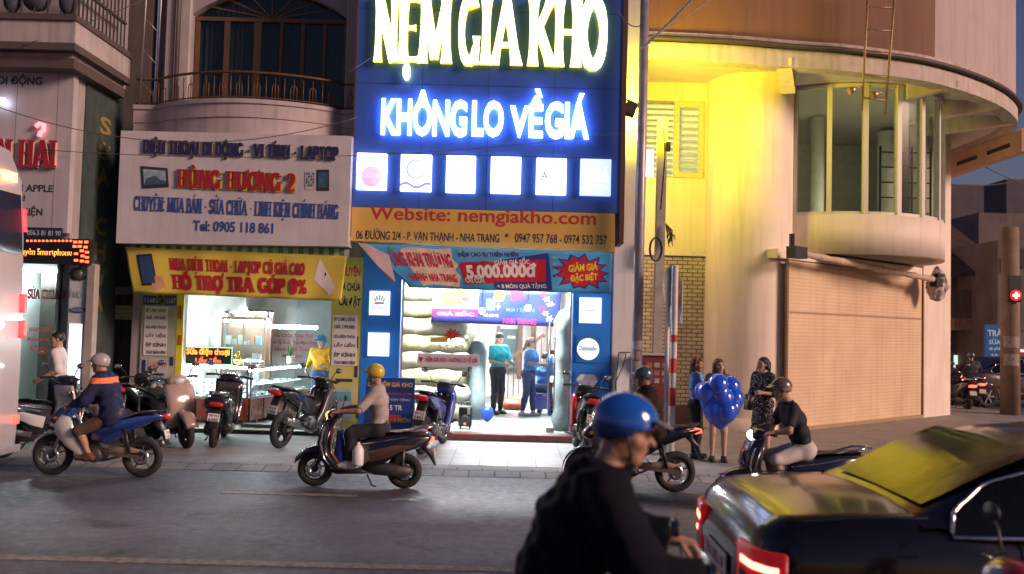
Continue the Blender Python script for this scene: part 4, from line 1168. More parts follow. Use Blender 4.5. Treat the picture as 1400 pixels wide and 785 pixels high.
# loose clear film stretched over the board
fs_ = quad_fn((165.5, 180), (480.5, 187), (475.5, 336), (159, 331.5), Yp - .014, .003, 1.5)
mb = MB()
on_ = lambda body, px0, py0, px1, py1, mi, y, sw=.2, **k: (lambda r: strokes_into(mb, body, r[0], r[1], r[2], r[3], y, sw=sw, style='slab', mi=mi, **k))(rect(px0, py0, px1, py1, y))
dz = PX(197, 206, Yp).z - PX(463, 206, Yp).z - (PX(197, 206, Yp).z - PX(463, 209.5, Yp).z)
SL = -.045
for (body, x0, y0, x1, y1) in (("ĐIỆN THOẠI DI ĐỘNG - VI TÍNH - LAPTOP", 197, 196.5, 463, 214.5),):
    a, b_, z0, z1 = rect(x0, y0, x1, y1, Yp)
    strokes_into(mb, body, a, b_, z0, z1, Yp - .006, sw=.30, style='slab', mi=0, mside=1, depth=.03, rise=SL)
a, b_, z0, z1 = rect(244, 235, 404, 259, Yp)
strokes_into(mb, "HÙNG HƯƠNG 2", a, b_, z0, z1, Yp - .006, sw=.26, style='slab', mi=2, mside=3, depth=.035, rise=-.03)
strokes_into(mb, "HÙNG HƯƠNG 2", a + .014, b_ + .016, z0 - .016, z1 - .014, Yp - .0055, sw=.29, style='slab', mi=3, depth=.02, rise=-.03)
a, b_, z0, z1 = rect(183, 274, 463, 294, Yp); strokes_into(mb, "CHUYÊN: MUA BÁN - SỬA CHỮA - LINH KIỆN CHÍNH HÃNG", a, b_, z0, z1, Yp - .006, sw=.23, style='slab', mi=4, rise=-.06)
a, b_, z0, z1 = rect(264, 303, 374, 318, Yp); text_into(mb, "Tel: 0905 118 861", a, b_, z0, z1, Yp - .007, 4, .03, rise=-.015)
mb.build('lettering', [M('sl_navy', (.02, .022, .10), .4), M('sl_ochre', (.35, .26, .08), .5), M('sl_red', (.34, .018, .03), .4), M('sl_yellow', (.5, .38, .06), .5), M('sl_blue', (.04, .08, .28), .5)], sg)
mb = MB()
def quadp(mb, pts, Y, mi): mb.add([(p.x, Y, p.z) for p in (PX(*q, Y) for q in pts)], [list(range(len(pts)))], mi)
quadp(mb, [(194, 258), (192, 227), (229, 230), (231, 256)], Yp - .008, 0); quadp(mb, [(197, 253), (195.5, 231), (226, 233.5), (227.5, 252)], Yp - .012, 1)
quadp(mb, [(197, 253), (200, 244), (212, 240), (220, 246), (227, 247), (227.5, 252)], Yp - .014, 2)
quadp(mb, [(417, 259), (417, 234), (431, 234), (431, 259)], Yp - .008, 3); quadp(mb, [(433, 261), (433, 232), (450, 232), (450, 261)], Yp - .008, 0); quadp(mb, [(435, 257), (435, 236), (448, 236), (448, 257)], Yp - .012, 2)
for i in range(4):
    for j in range(5): quadp(mb, [(418.5 + i * 3, 239 + j * 4), (418.5 + i * 3, 236 + j * 4), (420.5 + i * 3, 236 + j * 4), (420.5 + i * 3, 239 + j * 4)], Yp - .011, (i * 2 + j) % 3)
mb.build('picture', [M('pic_black', (.03, .035, .04), .4), M('pic_sky', (.30, .42, .5), .4, var=.4, scale=12), M('pic_teal', (.05, .12, .18), .4, var=.5, scale=14), M('pic_grey', (.5, .5, .52), .4)], sg)
# striped awning under the sign
mb = MB(); aw = thing('striped_awning', "green and white striped awning edge behind the yellow banner", 'awning', PX(325, 350, 14.4))
n = 44
for k in range(n):
    a = PX(172 + 306 * k / n, 334 + 5 * k / n, 14.42); b_ = PX(172 + 306 * (k + 1) / n, 334 + 5 * (k + 1) / n, 14.42)
    mb.add([(a.x, 14.75, a.z + .12), (b_.x, 14.75, b_.z + .12), (b_.x, 14.40, b_.z - .02), (a.x, 14.40, a.z - .02), (b_.x, 14.395, b_.z - .17), (a.x, 14.395, a.z - .17)], [(0, 3, 2, 1), (3, 5, 4, 2)], k % 2)
mb.build('cloth', [M('awning_green', (.05, .16, .13), .8, var=.2), M('awning_pale', (.35, .38, .36), .8, var=.2)], aw)

# yellow banner
Yy = 14.25
yb = thing('yellow_banner', "yellow cloth banner with red capitals hung under the white sign", 'banner', PX(322, 410, Yy))
fy = quad_fn((171, 338), (474, 350), (467, 412), (181, 400), Yy, .022, 4.5, .9)
mb = MB(); cloth(mb, fy, 110, 14); mb.build('cloth', M('banner_yellow', (.62, .50, .07), .55, var=.08, scale=2), yb)
mb = MB()
on_cloth(mb, fy, "MUA ĐIỆN THOẠI - LAPTOP CŨ GIÁ CAO", .195, .20, .815, .46, 0, lift=.008, slab=True, sw=.27, rise=0)
on_cloth(mb, fy, "HỖ TRỢ TRẢ GÓP 0%", .2, .56, .83, .88, 0, lift=.008, slab=True, sw=.30, rise=0)
poly_cloth(mb, fy, [(.045, .16), (.12, .12), (.125, .82), (.05, .84)], 1, .004); poly_cloth(mb, fy, [(.055, .2), (.115, .17), (.118, .77), (.058, .79)], 2, .007)
poly_cloth(mb, fy, [(.11, .62), (.15, .6), (.165, .84), (.12, .93), (.075, .9), (.1, .82)], 3, .006)
poly_cloth(mb, fy, [(.88, .06), (.965, .72), (.94, .88), (.86, .56)], 4, .005); poly_cloth(mb, fy, [(.91, .36), (.918, .44), (.908, .46)], 1, .008)
mb.build('print', [M('banner_red', (.42, .015, .03), .5), black, M('phone_blue', (.03, .07, .18), .3), M('skin_print', (.55, .30, .18), .5), M('phone_white', (.75, .66, .66), .4)], yb)

# poster panels on the piers of the phone shop
yel = M('poster_yellow', (.66, .60, .16), .5, var=.08, scale=2)
def flat(mb, x0, y0, x1, y1, Y, mi, th=.004):
    a, b_, z0, z1 = rect(x0, y0, x1, y1, Y); mb.box(a, b_, Y - th, Y, z0, z1, mi)
def ftext(mb, body, x0, y0, x1, y1, Y, mi, off=.02):
    a, b_, z0, z1 = rect(x0, y0, x1, y1, Y); text_into(mb, body, a, b_, z0, z1, Y, mi, off)
Yq = YF - .05
tp = thing('poster_panel', "yellow poster panel with black service words between phone shop and blue pillar", 'poster', PX(472, 588, Yq))
mb = MB(); flat(mb, 452, 352, 494, 590, Yq + .045, 0, .045); mb.build('board', yel, tp)
mb = MB()
ftext(mb, "CHUYÊN", 462, 362, 493, 378, Yq - .004, 0, .04); ftext(mb, "SỬA CHỮA", 461, 383, 493, 398, Yq - .004, 1, .04); ftext(mb, "CÀI ĐẶT", 463, 404, 493, 421, Yq - .004, 1, .05)
for y0, y1, x in ((460, 476, 486), (500, 516, 485), (520, 524, 460), (528, 545, 453), (560, 572, 487)): flat(mb, x, y0, x + 4, y1, Yq - .004, 1)
flat(mb, 459, 518, 482, 522, Yq - .004, 1); flat(mb, 458, 530, 482, 575, Yq - .003, 2); flat(mb, 460, 536, 480, 548, Yq - .008, 3)
mb.build('print', [M('p_red', (.5, .05, .03), .5), M('p_black', (.04, .05, .07), .5), M('p_pale', (.45, .55, .58), .4, var=.2, scale=10), M('p_teal', (.15, .4, .45), .4)], tp)
def notice(x0, y0, x1, y1, Y, label, lines):
    t = thing('paper_notice', label, 'notice', PX((x0 + x1) / 2, y1, Y), group='white paper notices of the phone shop')
    mb = MB(); flat(mb, x0, y0, x1, y1, Y, 0, .004); mb.build('sheet', paper_white, t)
    mb = MB()
    for body, ya, yb_ in lines: ftext(mb, body, x0 + 2.5, ya, x1 - 2.5, yb_, Y - .008, 0, .03)
    mb.build('lettering', M('notice_ink', (.08, .09, .12), .6), t)
L6 = lambda y, h: [("ĐT 2 SIM 2 SÓNG", y, y + h), ("GIÁ 199.000", y + h * 1.7, y + h * 2.7), ("SỬA ĐIỆN THOẠI", y + h * 3.9, y + h * 5), ("LẤY LIỀN", y + h * 5.7, y + h * 6.8), ("ÉP KÍNH", y + h * 7.9, y + h * 9), ("THAY MÀN HÌNH", y + h * 9.7, y + h * 10.7)]
notice(454, 431, 488, 500, Yq - .008, "white price notice on the yellow panel beside the blue pillar", L6(433, 6.1))
# left pier panel
Yl2 = YF - .03
tp = thing('poster_panel', "pale poster panel with notices and blue number plates beside the dark gate", 'poster', PX(217, 540, Yl2))
mb = MB(); flat(mb, 193, 400, 241, 545, Yl2 + .03, 0, .03); mb.build('board', M('panel_pale', (.42, .44, .36), .5, var=.2, scale=3), tp)
mb = MB(); flat(mb, 196, 404, 214, 417, Yl2 - .003, 0, .012); flat(mb, 226, 404, 241, 418, Yl2 - .003, 0, .012); ftext(mb, "1168", 198, 407, 212, 414, Yl2 - .02, 1, .02); ftext(mb, "1167", 228, 408, 240, 415, Yl2 - .02, 1, .02); mb.build('number_plate', [M('plate_blue', (.02, .04, .16), .4), M('plate_ink', (.45, .45, .5), .5)], tp)
mb = MB(); ftext(mb, "SIM", 215, 403, 225, 418, Yl2 - .004, 0, .06)
flat(mb, 203, 490, 230, 512, Yl2 - .003, 1); ftext(mb, "LAPTOP", 205, 495, 228, 502, Yl2 - .008, 2)
flat(mb, 194, 492, 199, 508, Yl2 - .003, 3); flat(mb, 194, 507, 208, 511, Yl2 - .005, 3); flat(mb, 232, 488, 237, 500, Yl2 - .003, 3)
a, b_, z0, z1 = rect(203, 514, 232, 530, Yl2); mb.lathe([(.1, 0), (.2, 0), (.2, .004)], ((a + b_) / 2, Yl2 - .008, z0), 'y', 20, 4, a0=0, a1=math.pi)
mb.build('print', [black, M('p_greypaper', (.5, .5, .5), .5), M('p_redink', (.5, .15, .15), .5), M('p_navy', (.03, .04, .1), .5), M('p_bluearc', (.1, .25, .4), .5)], tp)
notice(197, 419, 229, 486, Yl2 - .01, "white price notice on the pale panel next to the dark gate", L6(421, 5.9))
t = thing('poster_panel', "narrow bright yellow strip with red letters at the left edge of phone shop opening", 'poster', PX(246, 560, Yl2))
mb = MB(); flat(mb, 241, 402, 250, 560, Yl2 + .03, 0, .035); mb.build('board', M('strip_yellow', (.72, .70, .05), .4), t)
mb = MB(); flat(mb, 243, 418, 248, 436, Yl2 - .01, 0); flat(mb, 243, 458, 248, 472, Yl2 - .01, 0); mb.build('print', M('strip_red', (.45, .12, .04), .5), t)

# ================================================================== ALLEY BUILDING (dark, with folding gate)
ab = building('alley_building', "dark narrow building with folding gate between the two phone shops", base=(-7.1, 15.2, PAV))
XA0, XA1 = PX(60, 400, 15.4).x, XL - .002
mb = MB(); zg = PX(160, 400, 15.3).z
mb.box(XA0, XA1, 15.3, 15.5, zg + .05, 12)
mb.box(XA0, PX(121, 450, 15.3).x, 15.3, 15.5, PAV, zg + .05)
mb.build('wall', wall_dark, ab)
mb = MB()
for k in range(26):
    x = PX(122 + 76 * k / 25, 460, 15.28).x; mb.box(x - .012, x + .012, 15.26, 15.28, PAV, zg)
for z in (.5, 1.2, 1.9): mb.box(PX(122, 460, 15.28).x, PX(198, 460, 15.28).x, 15.285, 15.3, z, z + .03)
gt = mb.build('gate', M('gate_iron', (.05, .05, .055), .5, .5, var=.2), ab)
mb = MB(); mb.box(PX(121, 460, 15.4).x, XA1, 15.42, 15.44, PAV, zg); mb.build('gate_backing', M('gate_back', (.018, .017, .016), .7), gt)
mb = MB(); mb.box(PX(118, 400, 15.2).x, XA1, 15.18, 15.3, zg - .03, zg + .1); mb.build('lintel', M('lintel_grey', (.16, .15, .15), .6), ab)
mb = MB()
for k in range(9):
    x = PX(132 + 44 * k / 8, 390, 15.2).x; mb.tube([(x, 15.22, zg + .1), (x, 15.22, zg + .55)], .012, 5)
mb.tube([(PX(130, 370, 15.2).x, 15.22, zg + .42), (PX(178, 370, 15.2).x, 15.22, zg + .42)], .012, 5)
mb.build('transom_bars', metal_dark, ab)
t = thing('plaque', "small yellow plaque with dark lines hung on the dark folding gate", 'plaque', PX(169, 437, 15.24))
mb = MB(); flat(mb, 155, 418, 184, 437, 15.25, 0, .02); mb.build('board', M('plaque_yellow', (.5, .42, .2), .5), t)
mb = MB(); ftext(mb, "SỬA XE TẠI NHÀ", 158, 420.5, 181, 424.5, 15.226, 0); ftext(mb, "ĐIỆN NƯỚC 24H", 157, 427, 182, 431, 15.226, 0); ftext(mb, "0905 12", 163, 432.5, 177, 435.5, 15.226, 0); mb.build('lettering', M('plaque_ink', (.1, .06, .03), .5), t)

# ================================================================== CORNER PHONE SHOP ON THE LEFT (protrudes towards the road)
YH = 13.6
hb = building('shop_building', "pale building with stepped balcony over the phone shop behind the coach", base=(-9.5, YH, PAV))
XH = PX(101, 200, YH).x
hx0 = -13.5
OD0, OD1 = PX(20, 450, YH).x, PX(92, 450, YH).x
zdo = PX(64, 360, YH).z
mb = MB()
mb.box(hx0, XH, YH, YH + .25, zdo, 8.2); mb.box(hx0, OD0 - .9, YH, YH + .25, PAV, zdo)
mb.box(OD1, XH, YH, YH + .25, PAV, zdo)
mb.box(XH - .25, XH, YH + .25, 15.3, PAV, 8.2)
mb.build('wall', M('wall_pale_grey', (.34, .32, .33), .75, var=.15, scale=2, streak=.5), hb)
room(hb, OD0 - .9, XH - .3, YH + .25, 17.5, .15, zdo, M('white_wall', (.72, .76, .74), .5, var=.05), floor_in, ceil_in)
mb = MB()
za = PX(50, 60, 13.0).z; zb_ = PX(50, 22, 13.0).z
bxr = PX(103, 40, 13.0).x
mb.box(hx0, bxr, 13.0, 14.9, za, zb_ - .06); mb.box(hx0, bxr - .1, 13.15, 14.9, PX(50, 78, 13.1).z, za - .002)
mb.build('balcony', M('balcony_pale', (.42, .38, .39), .75, var=.15, scale=2, streak=.5), hb)
mb = MB(); mb.box(hx0, bxr + .03, 12.96, 14.92, zb_ - .06, zb_ + .03); mb.box(hx0, bxr + .02, 12.97, 14.92, za - .09, za + .02); mb.box(hx0, bxr - .05, 13.1, 14.9, PX(50, 92, 13.1).z, PX(50, 78, 13.1).z - .002); mb.build('trim', M('trim_dark', (.09, .07, .065), .7, var=.2), hb)
mb = MB()
for k in range(14):
    y = 13.06 + k * .13; mb.box(bxr - .07, bxr - .05, y, y + .02, zb_, 8.4)
for k in range(22):
    x = bxr - .06 - k * .2; mb.box(x - .01, x + .01, 13.05, 13.07, zb_, 8.4)
mb.box(hx0, bxr - .05, 13.03, 13.09, zb_ + .5, zb_ + .54); mb.box(bxr - .09, bxr - .04, 13.0, 14.8, zb_ + .5, zb_ + .54)
mb.build('railing', M('rail_dark', (.06, .055, .06), .5), hb)
mb = MB(); 
for (a0, y0, a1, y1) in ((0, 2, 22, 12), (25, -2, 66, 10), (76, 2, 100, 16), (104, 4, 126, 24)):
    a, b_, z0, z1 = rect(a0, y0, a1, y1, 13.02)
    if a1 <= 103: mb.ell(((a + b_) / 2, 13.12, (z0 + z1) / 2 + .1), ((b_ - a) / 2, .12, .2), 10, 6)
mb.build('laundry', M('laundry_dark', (.05, .055, .08), .9, var=.6, scale=10), hb)
mb = MB(); mb.box(XH, XH + .03, YH + .28, 15.25, .6, PX(110, 95, 14).z); sp_ = mb.build('side_board', M('side_board_green', (.05, .075, .075), .6, var=.3, streak=.4), hb)  # green lettered board, also kept dark against the low sun
mb = MB()
for k, ch in enumerate("SỬA CHỮA"):
    if ch != ' ': text_into(mb, ch, 14.35, 14.75, 5.0 - k * .42, 5.3 - k * .42, 0, 0, .03, fn=lambda X, Y, Z: (XH + .036, X, Z))
mb.build('lettering', M('side_ochre', (.25, .2, .06), .6), sp_)
# sign board of that shop
Ysg = 13.42
sg = thing('shop_sign', "tall pale sign with red raised capitals and black words by the alley", 'shop sign', PX(40, 316, Ysg))
mb = MB(); a, b_, z0, z1 = rect(-120, 96, 96, 316, Ysg); mb.box(a, PX(97, 200, Ysg).x, Ysg, Ysg + .14, z0, z1); mb.build('board', M('board_pale', (.44, .41, .44), .45, var=.08, scale=1.5, streak=.2), sg)
mb = MB()
for px in (20, 76): x = PX(px, 200, Ysg).x; mb.box(x - .004, x + .004, Ysg - .002, Ysg, z0, z1)
mb.build('panel_seam', M('seam2', (.2, .18, .18), .6), sg)
mb = MB()
ftext(mb, "DI ĐỘNG", -3, 101, 58, 119, Ysg - .006, 1, .03)
ftext(mb, "GIẢM APPLE", -2, 249, 73, 262, Ysg - .006, 1, .02); ftext(mb, "TẠI", 18, 266, 34, 277, Ysg - .006, 1, .02); ftext(mb, "PHỤ KIỆN", 4, 281, 58, 297, Ysg - .006, 1, .02)
a, b_, z0, z1 = rect(-40, 192, 79, 229, Ysg)
strokes_into(mb, "TÂN HAI", a, b_, z0, z1, Ysg - .004, sw=.24, style='slab', mi=2, mside=3, depth=.07)
mb.build('lettering', [M('x1', (.1, .1, .1), .5), M('hai_black', (.05, .045, .05), .5), M('hai_red', (.35, .02, .03), .4), M('hai_side', (.6, .4, .36), .5)], sg)
mb = MB(); c = PX(55, 178, Ysg - .05); mb.tube([(c.x - .07 + .0, c.y, c.z + .05), (c.x - .02, c.y, c.z + .1), (c.x + .05, c.y, c.z + .08), (c.x + .05, c.y, c.z), (c.x, c.y, c.z - .04), (c.x - .01, c.y, c.z - .1)], .035, 8); mb.build('lit_mark', EM('lit_red', (1.0, .25, .28), 1.6), sg)
mb = MB(); c = PX(4, 139, Ysg - .1); mb.box(c.x - .1, c.x + .05, Ysg - .13, Ysg - .08, c.z - .06, c.z + .06, bev=.03); mb.build('lit_letter', EM('lit_white', (.7, .8, 1.0), 6), sg)
# blue number strip, LED board
t = thing('number_strip', "dark blue strip with white phone number under the pale sign", 'sign', PX(60, 326, 13.4))
mb = MB(); flat(mb, -20, 311, 86, 326, 13.42, 0, .05); mb.build('board', M('strip_navy', (.02, .025, .07), .4), t)
mb = MB(); ftext(mb, "056.3 81 81 90", 37, 315, 83, 322, 13.36, 0, .02); mb.build('lettering', M('strip_ink', (.5, .5, .55), .5), t)
led_off = M('led_black', (.012, .01, .012), .35); led_red = EM('led_red', (1.0, .09, .03), 4.0); led_or = EM('led_orange', (1.0, .28, .05), 4.0)
def dots(mb, body, x0, y0, x1, y1, Y, nx_, mi, rows=9, off=.03):
    """text rendered as a grid of small lamps"""
    vs_, fs = text_raw(body, off)
    xs = [v[0] for v in vs_]; ys = [v[1] for v in vs_]; ax, bx_, ay, by = min(xs), max(xs), min(ys), max(ys)
    P_ = np.array(vs_)[:, :2]
    a, b_, z0, z1 = rect(x0, y0, x1, y1, Y)
    grid = np.zeros((nx_, rows), bool)
    gx_ = ax + (np.arange(nx_) + .5) / nx_ * (bx_ - ax); gy_ = ay + (np.arange(rows) + .5) / rows * (by - ay)
    GX, GY = np.meshgrid(gx_, gy_, indexing='ij')
    for f in fs:
        for k in range(1, len(f) - 1):
            A_, B_, C_ = P_[f[0]], P_[f[k]], P_[f[k + 1]]
            d = (B_[0] - A_[0]) * (C_[1] - A_[1]) - (C_[0] - A_[0]) * (B_[1] - A_[1])
            if abs(d) < 1e-12: continue
            l1 = ((B_[0] - GX) * (C_[1] - GY) - (C_[0] - GX) * (B_[1] - GY)) / d
            l2 = ((C_[0] - GX) * (A_[1] - GY) - (A_[0] - GX) * (C_[1] - GY)) / d
            grid |= (l1 >= -.01) & (l2 >= -.01) & (1 - l1 - l2 >= -.01)
    cw, ch_ = (b_ - a) / nx_, (z1 - z0) / rows
    for i in range(nx_):
        for j in range(rows):
            if grid[i, j]:
                x, z = a + (i + .5) * cw, z0 + (j + .5) * ch_
                mb.add([(x - cw * .42, Y, z - ch_ * .42), (x + cw * .42, Y, z - ch_ * .42), (x + cw * .42, Y, z + ch_ * .42), (x - cw * .42, Y, z + ch_ * .42)], [(0, 1, 2, 3)], mi)
t = thing('led_board', "red LED ticker board over the door of the leftmost phone shop", 'LED sign', PX(70, 360, 13.4))
mb = MB(); flat(mb, -30, 326, 126, 361, 13.45, 0, .1); mb.build('case', led_off, t)
mb = MB()
dots(mb, "Chuyên Smartphone", 18, 340, 98, 351, 13.34, 84, 1, 10, .0)
for (x, y) in ((103, 331), (110, 331), (118, 331), (102, 337), (109, 337), (117, 338), (104, 347), (112, 343), (119, 345), (113, 350), (119, 352), (104, 356), (112, 357), (119, 358)):
    flat(mb, x - 2.6, y - 1.6, x + 2.6, y + 1.6, 13.345, 0)
for k in range(12): flat(mb, 36 + k * 5.4, 328.2, 39 + k * 5.4, 330.6, 13.345, 0)
mb.build('lamps', [led_red, led_or], t)
# light box with maker marks beside the door
Yk = 13.5
t = thing('light_box', "tall white light box with maker logos beside the left shop door", 'light box', PX(105, 532, Yk))
a, b_, z0, z1 = rect(92.5, 360, 121, 532, Yk)
mb = MB(); mb.box(a, b_, Yk, Yk + .12, z0, z1); mb.build('case', M('box_grey', (.52, .55, .58), .4), t)
mb = MB(); x0, x1, q0, q1 = rect(93.5, 443, 111, 531, Yk); mb.box(x0, x1, Yk - .012, Yk - .002, q0, q1); mb.build('lit_face', EM('lit_face', (.86, .96, 1.0), 1.25), t)
mb = MB(); x0, x1, q0, q1 = rect(111.5, 362, 121, 531, Yk); mb.box(x0, x1, Yk - .010, Yk - .002, q0, q1); mb.build('edge', M('box_edge', (.3, .34, .36), .4), t)
mb = MB()
c = PX(107, 375, Yk - .012); mb.lathe([(0, 0), (.1, 0), (.1, .004)], (c.x - .035, Yk - .014, c.z), 'y', 18, 0); mb.lathe([(0, 0), (.1, 0), (.1, .004)], (c.x + .04, Yk - .0135, c.z), 'y', 18, 0)
mb.lathe([(0, 0), (.05, 0), (.05, .004)], (c.x + .135, Yk - .0145, c.z + .02), 'y', 14, 3); mb.obox((c.x, Yk - .012, c.z + .09), (c.x + .05, Yk - .012, c.z + .15), .035, .004, 0, up=(0, 1, 0))
ftext(mb, "htc", 96, 395, 118, 407, Yk - .012, 1, .0)
c = PX(106, 424, Yk - .012); mb.ell((c.x, Yk - .012, c.z), (.135, .004, .045), 16, 6, 2); ftext(mb, "SAMSUNG", 97.5, 422, 114, 426, Yk - .02, 4, .01)
ftext(mb, "SONY", 95, 474, 110, 479, Yk - .016, 4, .0); ftext(mb, "acer", 99, 506, 110, 511, Yk - .016, 4, .0)
mb.build('logo', [M('lg_black', (.06, .06, .06), .4), M('lg_green', (.25, .42, .38), .4), M('lg_blue', (.03, .07, .3), .4), M('box_grey2', (.52, .55, .58), .4), M('lg_grey', (.4, .46, .5), .5)], t)
t = thing('door_post', "plain grey post between the white light box and the alley gate", 'post', PX(126, 535, 13.62)); mb = MB(); a, b_, z0, z1 = rect(121.5, 362, 133, 575, 13.62); mb.box(a, b_, 13.45, 13.6, PAV, z1, bev=.01); mb.build('shaft', M('post_tan', (.34, .30, .27), .6, var=.2), t)
mb = MB(); mb.box(a - .01, b_ + .01, 13.44, 13.605, PAV, PAV + .12); mb.build('foot', M('post_foot', (.2, .18, .17), .7), t)
# door words on the glass, shelves, ceiling light of this shop
t = thing('glass_door', "glass door with dark red words in the leftmost phone shop", 'door', ((OD0 + OD1) / 2, YH + .1, .15))
mb = MB(); mb.box(OD0 - .9, OD1, YH + .1, YH + .112, .15, zdo - .02); mb.build('pane', glass, t)
mb = MB()
a, b_, z0, z1 = rect(38, 396, 94, 409, YH + .09); strokes_into(mb, "SỬA CHỮA ĐT", a, b_, z0, z1, YH + .09, sw=.26, style='slab', mi=0)
for k, (bdy, x0, x1) in enumerate((("NHANH CHÓNG", 40, 72), ("PHẦN MỀM", 38, 66), ("PHẦN CỨNG", 42, 66))): ftext(mb, bdy, x0, 446 + k * 13, x1, 454 + k * 13, YH + .085, 1, .02)
mb.build('lettering', [M('door_red', (.22, .03, .03), .5), M('door_pink', (.6, .12, .12), .5)], t)
t = thing('shelf_unit', "white lit shelves of small boxes in the leftmost phone shop", 'shelf', (-9.2, 17.2, .15))
mb = MB()
for k in range(8): mb.box(-10.6, -8.0, 16.95, 17.3, .2 + k * .36, .22 + k * .36)
for x in (-10.6, -9.7, -8.85, -8.02): mb.box(x, x + .02, 16.95, 17.3, .15, 3.0)
mb.build('frame', M('shelf_white', (.7, .75, .75), .4), t)
rnd = random.Random(4); mb = MB()
for k in range(8):
    x = -10.5
    while x < -8.15:
        w_ = rnd.uniform(.06, .16); h_ = rnd.uniform(.1, .26); mb.box(x, x + w_, 17.0, 17.2, .221 + k * .36, .221 + k * .36 + h_, rnd.randrange(5)); x += w_ + rnd.uniform(.01, .06)
o = mb.build('stock', [M('bx%d' % i, c, .5) for i, c in enumerate(((.6, .62, .6), (.35, .5, .5), (.2, .25, .3), (.55, .25, .2), (.5, .55, .35)))], t); o['kind'] = 'stuff'
t = thing('ceiling_lamp', "white tube lamp on the ceiling of the leftmost phone shop", 'lamp', (-8.9, 15.2, zdo - .1)); mb = MB(); mb.box(-9.6, -7.9, 15.2, 15.26, zdo - .06, zdo - .02); mb.build('tube', EM('tube_hai', (.84, .96, 1.0), 260), t)
mb = MB(); mb.box(-9.62, -7.88, 15.18, 15.28, zdo - .018, zdo - .002); mb.build('fitting', M('fitting_white', (.7, .7, .7), .5), t)
# ================================================================== INSIDE THE PHONE SHOP
def tube_lamp(label, x0, x1, y, z, mat=None, r=.018):
    t = thing('tube_lamp', label, 'lamp', ((x0 + x1) / 2, y, z))
    mb = MB(); mb.tube([(x0, y, z), (x1, y, z)], r, 8); mb.build('tube', mat or tube_fill_light, t)
    mb = MB(); mb.box(x0 - .03, x1 + .03, y + .02, y + .05, z - .02, z + .05); mb.build('fitting', M('fitting_white', (.7, .7, .7), .5), t)
    return t
a, b_ = PX(370, 446, 18.2), PX(432, 450, 18.2)
tube_lamp("bright tube lamp above the red words on the phone shop wall", a.x, b_.x, 18.2, (a.z + b_.z) / 2, EM('tube_bright', (.92, .96, 1), 200), .022)
tube_lamp("added unseen tube lamp on the phone shop ceiling above the angled counter", -4.6, -3.3, 16.6, zc - .07)  # added tube out of view behind the banner, brightens the shop
tube_lamp("added unseen tube lamp on the phone shop ceiling above the LED sign", -5.5, -4.6, 16.0, zc - .07)  # second added tube, likewise hidden, fills the room with light
CZ = .12
base_red = M('counter_red', (.20, .05, .032), .28, var=.35, scale=9)
shelfglass = GLASS('case_glass', (.92, .96, .95), 1.2, .02, .05)
strip_led = EM('strip_led', (.88, .96, 1.0), 160)
rnd = random.Random(11)
def phone_stock(parent, place, n, name='stock'):
    """little boxes and handsets laid out on shelves; place(u, v)->(origin, right, back)"""
    mb = MB()
    for _ in range(n):
        p, rx, ry, w_, d_, h_ = place()
        a = Vector(p); u = Vector(rx) * w_; v = Vector(ry) * d_; z = Vector((0, 0, h_))
        mb.add([a, a + u, a + u + v, a + v, a + z, a + u + z, a + u + v + z, a + v + z], [(0, 3, 2, 1), (4, 5, 6, 7), (0, 1, 5, 4), (1, 2, 6, 5), (2, 3, 7, 6), (3, 0, 4, 7)], rnd.randrange(6))
    o = mb.build(name, [M('st%d' % i, c, .35) for i, c in enumerate(((.7, .74, .75), (.35, .5, .6), (.08, .1, .13), (.55, .6, .62), (.16, .28, .42), (.62, .6, .5)))], parent)
    o['kind'] = 'stuff'
# front counter
FX0, FX1 = PX(238, 560, 15.7).x, PX(338, 560, 15.7).x
zb1, zt1 = PX(290, 545, 15.6).z, PX(290, 500, 15.6).z
ct = thing('display_counter', "glass display counter on red wood base facing the street under the LED sign", 'counter', ((FX0 + FX1) / 2, 15.7, CZ), group='counters of the phone shop')
mb = MB(); mb.box(FX0, FX1, 15.7, 16.4, CZ + .06, zb1, bev=.01)
mb.build('base', base_red, ct)
mb = MB()
for k in range(1, 4): x = FX0 + (FX1 - FX0) * k / 4; mb.box(x - .012, x + .012, 15.69, 15.7, CZ + .1, zb1 - .04)
mb.build('panel_groove', wood_dark, ct)
mb = MB(); mb.box(FX0, FX1, 15.7, 15.708, zb1, zt1); mb.box(FX0, FX1, 15.7, 16.35, zt1, zt1 + .01); mb.box(FX1 - .008, FX1, 15.71, 16.35, zb1, zt1); mb.build('glass', shelfglass, ct)
mb = MB(); mb.box(FX0 + .02, FX1 - .02, 15.715, 15.745, zt1 - .05, zt1 - .012); mb.build('light_strip', strip_led, ct)
mb = MB(); mb.box(FX0, FX1, 15.69, 15.72, zt1 + .011, zt1 + .03); mb.box(FX0, FX1, 15.69, 15.72, zb1 - .02, zb1 + .002); mb.box(FX1 - .03, FX1 + .002, 15.685, 15.715, zb1, zt1 + .01); mb.build('edge_trim', steel, ct)
mb = MB(); 
vs_ = [(FX0 + .03, 15.74, zb1 + .02), (FX1 - .03, 15.74, zb1 + .02), (FX1 - .03, 16.3, zb1 + .3), (FX0 + .03, 16.3, zb1 + .3)]
mb.add(vs_, [(0, 1, 2, 3)]); mb.build('tray', M('tray_white', (.62, .68, .7), .5), ct)
def pl1():
    t = rnd.random(); i = rnd.randrange(22); j = int(t * 8)
    x = FX0 + .06 + i * (FX1 - FX0 - .15) / 22; f = j / 8
    return (x, 15.75 + f * .5, zb1 + .022 + f * .25), (1, 0, 0), (0, .9, .45), .055, .05, .018
phone_stock(ct, pl1, 150)
